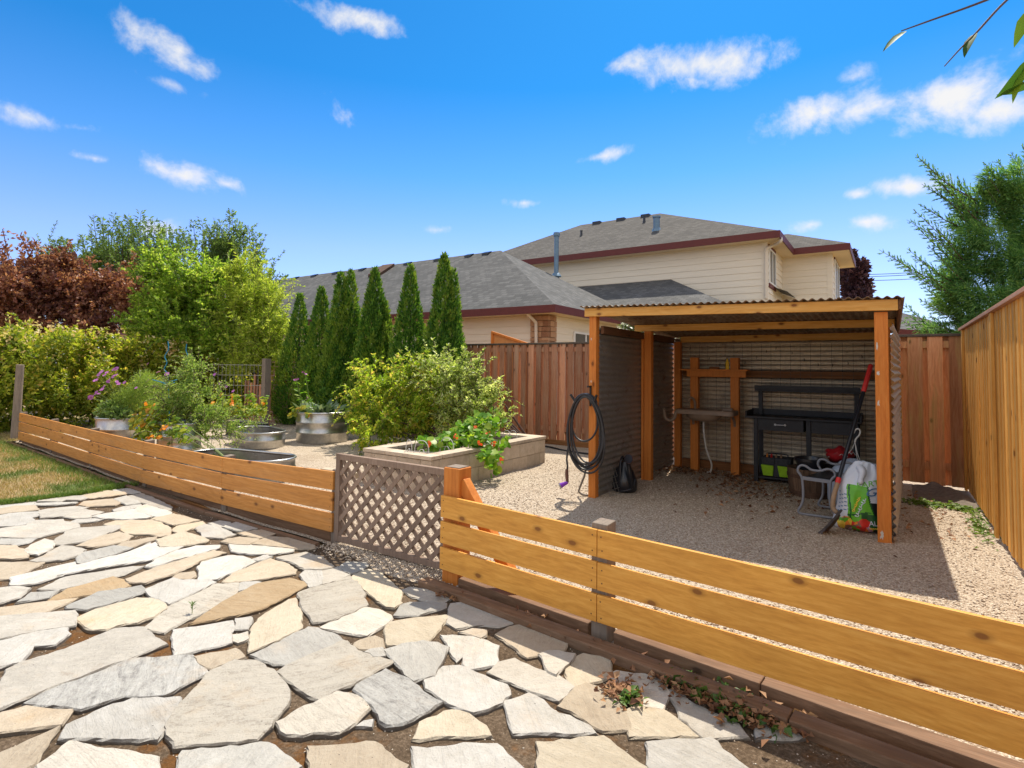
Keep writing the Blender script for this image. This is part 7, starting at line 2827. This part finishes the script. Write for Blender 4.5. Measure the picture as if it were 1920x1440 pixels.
def window(parent, a, b, z0, z1, out, mull=1, trim=None):
    """window from a to b (plan) with frame, panes and optional coloured trim"""
    A, B = Vector((*a, 0)), Vector((*b, 0))
    o = Vector((*out, 0))
    d = (B - A).normalized()
    up_ = Vector((0, 0, 1))
    fr = MB()
    e = .055

    def bar(p, q, w0, w1, zz0, zz1, dep=.05):
        v = [p + o * .012, q + o * .012, q + o * (.012 + dep), p + o * (.012 + dep)]
        fr.hexa([(x.x, x.y, zz0) for x in v], [(x.x, x.y, zz1) for x in v])
    bar(A, A + d * e, 0, 0, z0, z1)
    bar(B - d * e, B, 0, 0, z0, z1)
    bar(A + d * e, B - d * e, 0, 0, z0, z0 + e, .049)
    bar(A + d * e, B - d * e, 0, 0, z1 - e, z1, .049)
    L = (B - A).length
    for k in range(mull):
        c = A + d * (L * (k + 1) / (mull + 1))
        bar(c - d * .03, c + d * .03, 0, 0, z0 + e, z1 - e, .048)
    w_ = fr.build('window', M['white_vinyl'], parent)
    g_ = MB()
    p, q = A + d * e + o * .03, B - d * e + o * .03
    g_.poly([(p.x, p.y, z0 + e), (q.x, q.y, z0 + e), (q.x, q.y, z1 - e), (p.x, p.y, z1 - e)])
    g_.build('pane', M['glass'], w_)
    if trim:
        t_ = MB()
        for (zz0, zz1) in ((z0 - .14, z0 - .003), (z1 + .003, z1 + .12)):
            v = [A - d * .05 + o * .012, B + d * .05 + o * .012, B + d * .05 + o * .05, A - d * .05 + o * .05]
            t_.hexa([(x.x, x.y, zz0) for x in v], [(x.x, x.y, zz1) for x in v])
        t_.build('trim', trim, w_)
    return w_


h1 = thing('single_storey_house', 'single storey cream house with long grey hip roof behind the arborvitae row', 'house', (-14, 15, 0))
ex, ey, ez = -6.986, 12.294, 3.126
yr, zr, xr = 16.2, 5.70, -11.45
yb_ = 2 * yr - ey
xl = -34.0
roof_mesh('roof', [[(xl, ey, ez), (ex, ey, ez), (xr, yr, zr), (xl, yr, zr)], [(ex, ey, ez), (ex, yb_, ez), (xr, yr, zr)], [(ex, yb_, ez), (xl, yb_, ez), (xl, yr, zr), (xr, yr, zr)]], M['shingle'], h1)
mb = MB()
dz, ht = .004, .20
mb.box(xl, ex + .03, ey - .03, ey, ez - ht, ez + dz)
mb.box(ex, ex + .03, ey + .001, yb_, ez - ht, ez + dz)
mb.build('fascia', M['fascia'], h1)
mb = MB()
mb.poly([(xl, ey, ez - .18), (ex, ey, ez - .18), (ex, yb_, ez - .18), (xl, yb_, ez - .18)])
mb.build('soffit', M['soffit'], h1)
wx, wy = -7.5, 12.85
mb = MB()
siding(mb, (xl, wy), (-7.99, wy), 0, ez - .185, (0, -1))
siding(mb, (wx, wy + .36), (wx, 17.6), 0, ez - .185, (1, 0))
mb.box(xl, wx - .01, 17.3, 17.6, 0, ez - .19)
mb.build('wall', M['siding'], h1)
mb = MB()
mb.box(wx - .005, wx + .035, 17.50, 17.62, 0, ez - .19)
mb.build('corner_trim', M['bright_wood'], h1)
# stone corner
mb = MB()
z = 0.0
while z < ez - .20:
    hh_ = random.choice([.10, .13, .16, .18])
    zt = min(z + hh_ - .012, ez - .19)
    x = -8.0
    while x < wx + .06:
        wv = random.uniform(.18, .40)
        x2 = min(x + wv, wx + .07)
        mb.box(x, x2 - .010, wy - .09 + random.uniform(-.012, .012), wy + .02, z, zt)
        x = x2
    y = wy + .025
    while y < wy + .36:
        y2 = min(y + random.uniform(.15, .30), wy + .36)
        mb.box(wx - .02, wx + .07 + random.uniform(-.012, .012), y, y2 - .010, z, zt)
        y = y2
    z += hh_
mb.build('stone_corner', M['ledge'], h1, bevel=.008)
ds = [at_y(989, 582, ey + .05), at_y(990, 590, ey + .15), at_y(1003, 603, wy - .20), at_y(1005, 615, wy - .16), at_y(1005, 700, wy - .16)]
mb = MB()
mb.tube(bez(ds, 5), .045, 8)
mb.build('downspout', M['cream_metal'], h1, smooth=True)
window(h1, (wx, 14.25), (wx, 15.75), 1.35, 2.58, (1, 0))
# ridge vents and the flue
for (u, v) in ((938 - 25, 474), (880, 479), (822, 487), (765, 495), (721, 501), (680, 507), (630, 513), (590, 518), (555, 523)):
    p = at_y(u, v, yr - .12)
    mb = MB()
    zc_ = zr - (.12) * (zr - ez) / (yr - ey)
    mb.hexa([(p.x - .15, yr - .24, zc_ - .06), (p.x + .15, yr - .24, zc_ - .06), (p.x + .15, yr - .04, zc_ + .05), (p.x - .15, yr - .04, zc_ + .05)],
            [(p.x - .15, yr - .24, zc_ + .01), (p.x + .15, yr - .24, zc_ + .01), (p.x + .15, yr - .04, zc_ + .09), (p.x - .15, yr - .04, zc_ + .09)])
    mb.build('ridge_vent', M['black_plastic'], h1)
mb = MB()
p = at_y(716, 503, yr - .55)
sl = (zr - ez) / (yr - ey)
nx_ = Vector((0, -sl, 1)).normalized()
for dx0, dx1, mm in ((-.35, .35, 'frame'),):
    y0_, y1_ = yr - .95, yr - .20
    za, zb = ez + (y0_ - ey) * sl, ez + (y1_ - ey) * sl
    mb.hexa([(p.x - .35, y0_, za), (p.x + .35, y0_, za), (p.x + .35, y1_, zb), (p.x - .35, y1_, zb)], [(p.x - .35, y0_, za + .12), (p.x + .35, y0_, za + .12), (p.x + .35, y1_, zb + .12), (p.x - .35, y1_, zb + .12)])
mb.build('skylight', M['rust_iron'], h1)


def plane_hit(u, v, f):
    """where a sight line meets the surface z = f(x, y)"""
    r = ray(u, v)
    lo, hi = 2.0, 60.0
    g_ = lambda q: (EYE + r.z * q) - f(r.x * q, r.y * q)
    best = None
    for k in range(400):
        q = lo + (hi - lo) * k / 400
        if g_(q) <= 0:
            best = q
            break
    q = best or 20
    return Vector((r.x * q, r.y * q, EYE + r.z * q))


hipz = lambda x, y: ez + (ex - x) * (zr - ez) / (ex - xr)
fb = plane_hit(1043, 516, hipz)
scl = (fb.y * CY_ - fb.x * SY_) / FOC
mb = MB()
mb.lathe([(.11, -.2), (.105, .02), (.085, .03), (.085, 74 * scl), (.115, 74 * scl), (.125, 77 * scl), (.115, 81 * scl), (.001, 82 * scl)], tuple(fb), 18)
mb.lathe([(.20, -.06), (.13, .06), (.10, .08)], tuple(fb), 18)
mb.build('flue', M['pipe_blue'], h1, smooth=True)

h2 = thing('two_storey_house', 'two storey cream house with brown hip roof behind the single storey one', 'house', (-8, 24, 0))
e2y, e2z, e2x = 20.16, 6.18, -2.952
nx1, ny1 = -1.13, 23.44
roof_mesh('roof', [[(-16.8, e2y, e2z), (e2x, e2y, e2z), (-8.5, 24.5, 8.6), (-12.5, 24.5, 8.6)], [(e2x, e2y, e2z), (e2x, 28.8, e2z), (-8.5, 24.5, 8.6)], [(-16.8, 28.8, e2z), (-16.8, e2y, e2z), (-12.5, 24.5, 8.6)], [(e2x, 28.8, e2z), (-16.8, 28.8, e2z), (-12.5, 24.5, 8.6), (-8.5, 24.5, 8.6)]], M['shingle_brown'], h2)
roof_mesh('wing_roof', [[(-4.6, ny1, e2z + .01), (nx1, ny1, e2z + .01), (-3.4, 25.45, 7.22), (-5.6, 25.45, 7.22)], [(nx1, ny1, e2z + .01), (nx1, 27.6, e2z + .01), (-3.4, 25.45, 7.22)]], M['shingle_brown'], h2)
mb = MB()
hf = .24
mb.box(-16.8, e2x + .035, e2y - .035, e2y, e2z - hf, e2z + .006)
mb.box(e2x, e2x + .035, e2y + .001, ny1 - .036, e2z - hf, e2z + .006)
mb.box(e2x + .001, nx1 + .035, ny1 - .035, ny1, e2z - hf, e2z + .006)
mb.box(nx1, nx1 + .035, ny1 + .001, 27.6, e2z - hf, e2z + .006)
mb.build('fascia', M['fascia'], h2)
mb = MB()
mb.poly([(-16.8, e2y, e2z - .22), (e2x, e2y, e2z - .22), (e2x, 28.8, e2z - .22), (-16.8, 28.8, e2z - .22)])
mb.poly([(e2x + .001, ny1, e2z - .222), (nx1, ny1, e2z - .222), (nx1, 27.6, e2z - .222), (e2x + .001, 27.6, e2z - .222)])
mb.build('soffit', M['soffit'], h2)
w2y = 20.72
c1x = at_y(1438, 500, w2y).x
w3y = 24.0
c2x = at_y(1560, 500, w3y).x
mb = MB()
siding(mb, (-16.2, w2y), (c1x - .16, w2y), 0, e2z - .225, (0, -1), .235)
siding(mb, (c1x, w2y), (c1x, w3y), 0, e2z - .225, (1, 0), .235)
siding(mb, (c1x, w3y), (c2x - .16, w3y), 0, e2z - .225, (0, -1), .235)
siding(mb, (c2x, w3y), (c2x, 27.2), 0, e2z - .225, (1, 0), .235)
mb.build('wall', M['siding'], h2)
mb = MB()
mb.box(c1x - .16, c1x + .022, w2y - .022, w2y + .12, 0, e2z - .225)
mb.box(c2x - .16, c2x + .022, w3y - .022, w3y + .12, 0, e2z - .225)
mb.build('corner_trim', M['siding'], h2)
wz0, wz1 = at_x(1445, 534, c1x), at_x(1445, 470, c1x)
ya, yb2 = at_x(1440.0, 500, c1x).y, at_x(1452, 500, c1x).y
window(h2, (c1x, max(w2y + .25, ya)), (c1x, min(w3y - .3, yb2)), wz0.z, wz1.z, (1, 0), 1, M['fascia'])
wz0, wz1 = at_x(1567, 555, c2x), at_x(1567, 494, c2x)
ya, yb2 = at_x(1563.5, 520, c2x).y, at_x(1572, 520, c2x).y
window(h2, (c2x, max(w3y + .3, ya)), (c2x, min(27.0, yb2)), wz0.z - .2, wz1.z, (1, 0), 1, M['fascia'])
mb = MB()
ds = [at_x(1464, 446, e2x), at_x(1463, 453, e2x) + Vector((0, -.0, 0)), at_y(1452, 459, w2y + .1), at_y(1437, 467, w2y - .1), at_y(1436, 480, w2y - .08), at_y(1436, 560, w2y - .08)]
mb.tube(bez(ds, 5), .055, 8)
mb.build('downspout', M['cream_metal'], h2, smooth=True)
# lower roof against the tall wall (in its shadow) and the little porch roof
tz = at_y(1258, 524, w2y - .02)
tl = at_y(1100, 536, w2y - .02)
run = 3.0
roof_mesh('lower_roof', [[(tl.x - 2.5, w2y - run, tz.z - 1.5), (tz.x + run, w2y - run, tz.z - 1.5), (tz.x, w2y - .02, tz.z), (tl.x - 2.5, w2y - .02, tz.z)],
                         [(tz.x + run, w2y - run, tz.z - 1.5), (tz.x + run, w2y - .02, tz.z - 1.5), (tz.x, w2y - .02, tz.z)]], M['shingle'], h2)
mb = MB()
mb.box(tl.x - 2.5, tz.x + run, w2y - run + .4, w2y - run + .55, 0, tz.z - 1.52)
mb.build('lower_wall', M['siding'], h2)
pa, pb2 = at_y(1450, 545, w3y - .03), at_y(1492, 559, w3y - .03)
roof_mesh('porch_roof', [[(pa.x, w3y - 2.2, pa.z), (pb2.x, w3y - 2.2, pb2.z), (pb2.x, w3y - .03, pb2.z), (pa.x, w3y - .03, pa.z)]], M['shingle'], h2)
frz = lambda x, y: e2z + (y - e2y) * (8.6 - e2z) / (24.5 - e2y)
for (u, v, hpx, r_) in ((1231, 431, 26, .13), (1208, 418, 13, .055), (1090, 443, 11, .05)):
    b_ = plane_hit(u, v, frz)
    sc_ = (b_.y * CY_ - b_.x * SY_) / FOC
    mb = MB()
    hgt_ = hpx * sc_
    mb.lathe([(r_ * 1.7, -.1), (r_ * 1.2, .06), (r_, .08), (r_, hgt_ * .86), (r_ * 1.25, hgt_ * .88), (r_ * 1.25, hgt_), (.001, hgt_)], tuple(b_), 14)
    mb.build('flue', M['pipe_blue'] if r_ > .1 else M['black_plastic'], h2, smooth=True)
for (u, v) in ((1121, 418), (1166, 412), (1212, 406)):
    p = at_y(u, v, 24.4)
    mb = MB()
    mb.box(p.x - .2, p.x + .2, 24.2, 24.42, 8.40, 8.585)
    mb.build('ridge_vent', M['black_plastic'], h2)

h3 = thing('far_house', 'far house with grey tile roof glimpsed between shed and cypress', 'house', (1, 26, 0))
a, b, c, d_ = at_y(1686, 585, 27), at_y(1745, 600, 27), at_y(1780, 624, 24), at_y(1680, 617, 24)
roof_mesh('roof', [[d_, c, b, a]], M['shingle'], h3)
mb = MB()
mb.beam(d_ + Vector((0, -.05, -.10)), c + Vector((0, -.05, -.10)), .06, .22)
mb.build('fascia', M['fascia'], h3)
mb = MB()
mb.box(min(d_.x, c.x), max(d_.x, c.x), 24.2, 26.8, 0, min(d_.z, c.z) - .2)
mb.build('wall', M['bright_wood'], h3)

# small orange gabled structure showing over the back fence
t = thing('play_hut', 'small orange stained wooden hut end showing above the back fence', 'hut', (-7.6, 11.2, 0))
g1, g2, g3 = at_y(924, 624, 11.2), at_y(1000, 650, 11.2), at_y(924, 650, 11.2)
mb = MB()
for y, dy in ((11.2, .03),):
    vs = [(g3.x, y, 0), (g2.x, y, 0), (g2.x, y, g2.z), (g1.x, y, g1.z), (g3.x, y + dy, 0), (g2.x, y + dy, 0), (g2.x, y + dy, g2.z), (g1.x, y + dy, g1.z)]
    mb.add(vs, [(0, 1, 2, 3), (7, 6, 5, 4), (3, 2, 6, 7), (0, 3, 7, 4), (1, 0, 4, 5), (2, 1, 5, 6)])
mb.build('panel', M['bright_wood'], t)
mb = MB()
mb.beam(g1 + Vector((-.02, -.02, .02)), g2 + Vector((.02, -.02, .02)), .05, .05)
mb.beam(g1 + Vector((0, -.02, .0)), Vector((g1.x, 11.18, 0)), .05, .05, up=(0, 1, 0))
mb.build('frame', M['post_orange'], t)

# overhead lines
t = thing('power_line', 'three thin black overhead wires between the purple tree and the cypress', 'wires', tuple(at_d(1700, 510, 40)))
for (va, vb) in ((514, 505), (518, 509), (525, 518)):
    a, b = at_d(1560, va + 3, 40), at_d(1860, vb - 8, 38)
    mb = MB()
    mb.tube(bez([a, a.lerp(b, .5) + Vector((0, 0, -.15)), b], 8), .022, 5)
    mb.build('wire', M['black_cable'], t)

# ------------------------------------------------------------------ small things on the ground
t = thing('irrigation_tube', 'thin black irrigation tube lying along the foot of the back fence', 'tube', (-5, 9.3, 0))
mb = MB()
mb.tube(bez([ground(u, v, .014) for u, v in ((1000, 834), (1030, 838), (1060, 845), (1095, 850), (1130, 853))], 6), .016, 7)
mb.build('tube', M['black_cable'], t, smooth=True)
t = thing('ground_cloth', 'crumpled grey brown ground cloth in the corner of the tall fences', 'cloth', (.6, 8.8, 0))
mb = MB()
nx, ny = 26, 16
vs, fs = [], []
for j in range(ny + 1):
    for i in range(nx + 1):
        fx, fy = i / nx, j / ny
        x = .22 + .60 * fx
        y = 9.28 - .95 * fy - .25 * fx * fy
        ridge = math.exp(-((fx - .35 - .6 * fy) / .28) ** 2)
        z = .01 + .085 * ridge * (1 - .4 * fy) * min(1, 6 * fy * (1 - fy) + .3) + .018 * math.sin(fx * 17 + fy * 9) * ridge
        vs.append((x, y, z if 0 < i < nx and 0 < j < ny else .002))
for j in range(ny):
    for i in range(nx):
        a = j * (nx + 1) + i
        fs.append((a, a + nx + 1, a + nx + 2, a + 1))
mb.add(vs, fs)
mb.build('cloth', M['fabric'], t, smooth=True)


def litter(name, label, spots, n, mat, L=.05, cat='leaves', curl=.5):
    """spots: (x, y, sx, sy, weight)"""
    sp = np.array(spots, dtype=float)
    idx = RNG.choice(len(sp), n, p=sp[:, 4] / sp[:, 4].sum())
    P = np.zeros((n, 3))
    P[:, 0] = sp[idx, 0] + RNG.normal(size=n) * sp[idx, 2]
    P[:, 1] = sp[idx, 1] + RNG.normal(size=n) * sp[idx, 3]
    P[:, 2] = np.abs(RNG.normal(0, .010, n)) + .006
    a = RNG.uniform(0, 6.28, n)
    D = np.stack([np.cos(a), np.sin(a), RNG.normal(.1, .3, n)], 1)
    N = np.tile([0, 0, 1.0], (n, 1)) + RNG.normal(size=(n, 3)) * curl
    l = L * RNG.uniform(.5, 1.3, n)
    tag(raw_mesh(name, *leaf_quads(P, D, N, l, l * RNG.uniform(.4, .75, n), .35), mat), label, cat, kind='stuff')


litter('dry_leaves', 'curled dry brown leaves drifted along the back of the shed floor', [(-2.2, 8.55, .35, .18, 1.2), (-1.7, 8.0, .3, .25, 1), (-1.4, 7.4, .35, .3, .6), (-2.6, 8.5, .15, .25, .6), (-.6, 7.2, .5, .5, .35), (-1.2, 6.6, .6, .4, .12), (.35, 7.6, .2, .8, .35)], 900, M['dry_leaf'], .055)
g0 = [ground(u, v) for u, v in ((1160, 1300), (1280, 1290), (1360, 1320), (1400, 1345), (1440, 1350), (985, 1160), (1060, 1195), (1180, 1235), (905, 1300), (840, 1120), (960, 1290))]
litter('fallen_leaves', 'dry leaves and green weeds caught between flagstones and timber edging', [(g0[0].x, g0[0].y, .05, .05, .8), (g0[1].x, g0[1].y, .12, .05, 1.3), (g0[2].x, g0[2].y, .12, .05, 1.6), (g0[3].x, g0[3].y, .10, .06, 1.4), (g0[4].x, g0[4].y, .09, .06, .8),
        (g0[5].x, g0[5].y, .10, .02, .4), (g0[6].x, g0[6].y, .12, .02, .4), (g0[7].x, g0[7].y, .10, .02, .4), (g0[9].x, g0[9].y, .06, .03, .15)], 800, M['dry_leaf'], .042)
litter('weeds', 'small green weed leaves among the dry leaves by the timber edging', [(g0[1].x + .03, g0[1].y + .04, .10, .04, 1), (g0[2].x, g0[2].y + .03, .10, .05, 1), (g0[0].x + .07, g0[0].y - .02, .02, .025, .5), (g0[3].x, g0[3].y, .08, .04, .7)], 260, M['weed'], .045, 'weeds', .6)
c0, c1 = ground(1745, 952), ground(1825, 955)
litter('hedge_clippings', 'fresh green cypress clippings on the gravel near the corner fence', [((c0.x + c1.x) / 2, (c0.y + c1.y) / 2, .16, .07, 1), (c0.x - .05, c0.y + .15, .1, .08, .4), (.72, 7.2, .05, .35, .3)], 700, M['grass_green'], .05, 'clippings')
# one seedling in a joint of the paving
s0 = ground(360, 1150)
P = np.array([tuple(s0)] * 14) + np.array([0, 0, .0])
a = RNG.uniform(0, 6.28, 14)
t = thing('seedling', 'lone green seedling growing in a joint of the flagstones', 'weed', tuple(s0))
raw_mesh('leaves', *leaf_quads(P + np.stack([np.zeros(14), np.zeros(14), RNG.uniform(0, .06, 14)], 1), np.stack([np.cos(a), np.sin(a), RNG.uniform(.2, 1, 14)], 1), np.tile([0, 0, 1.0], (14, 1)), RNG.uniform(.02, .04, 14), RNG.uniform(.006, .011, 14)), M['weed'], t)
mb = MB()
mb.tube([s0 + Vector((0, 0, -.02)), s0 + Vector((.004, 0, .07))], .002, 5)
mb.build('stem', M['stem'], t)
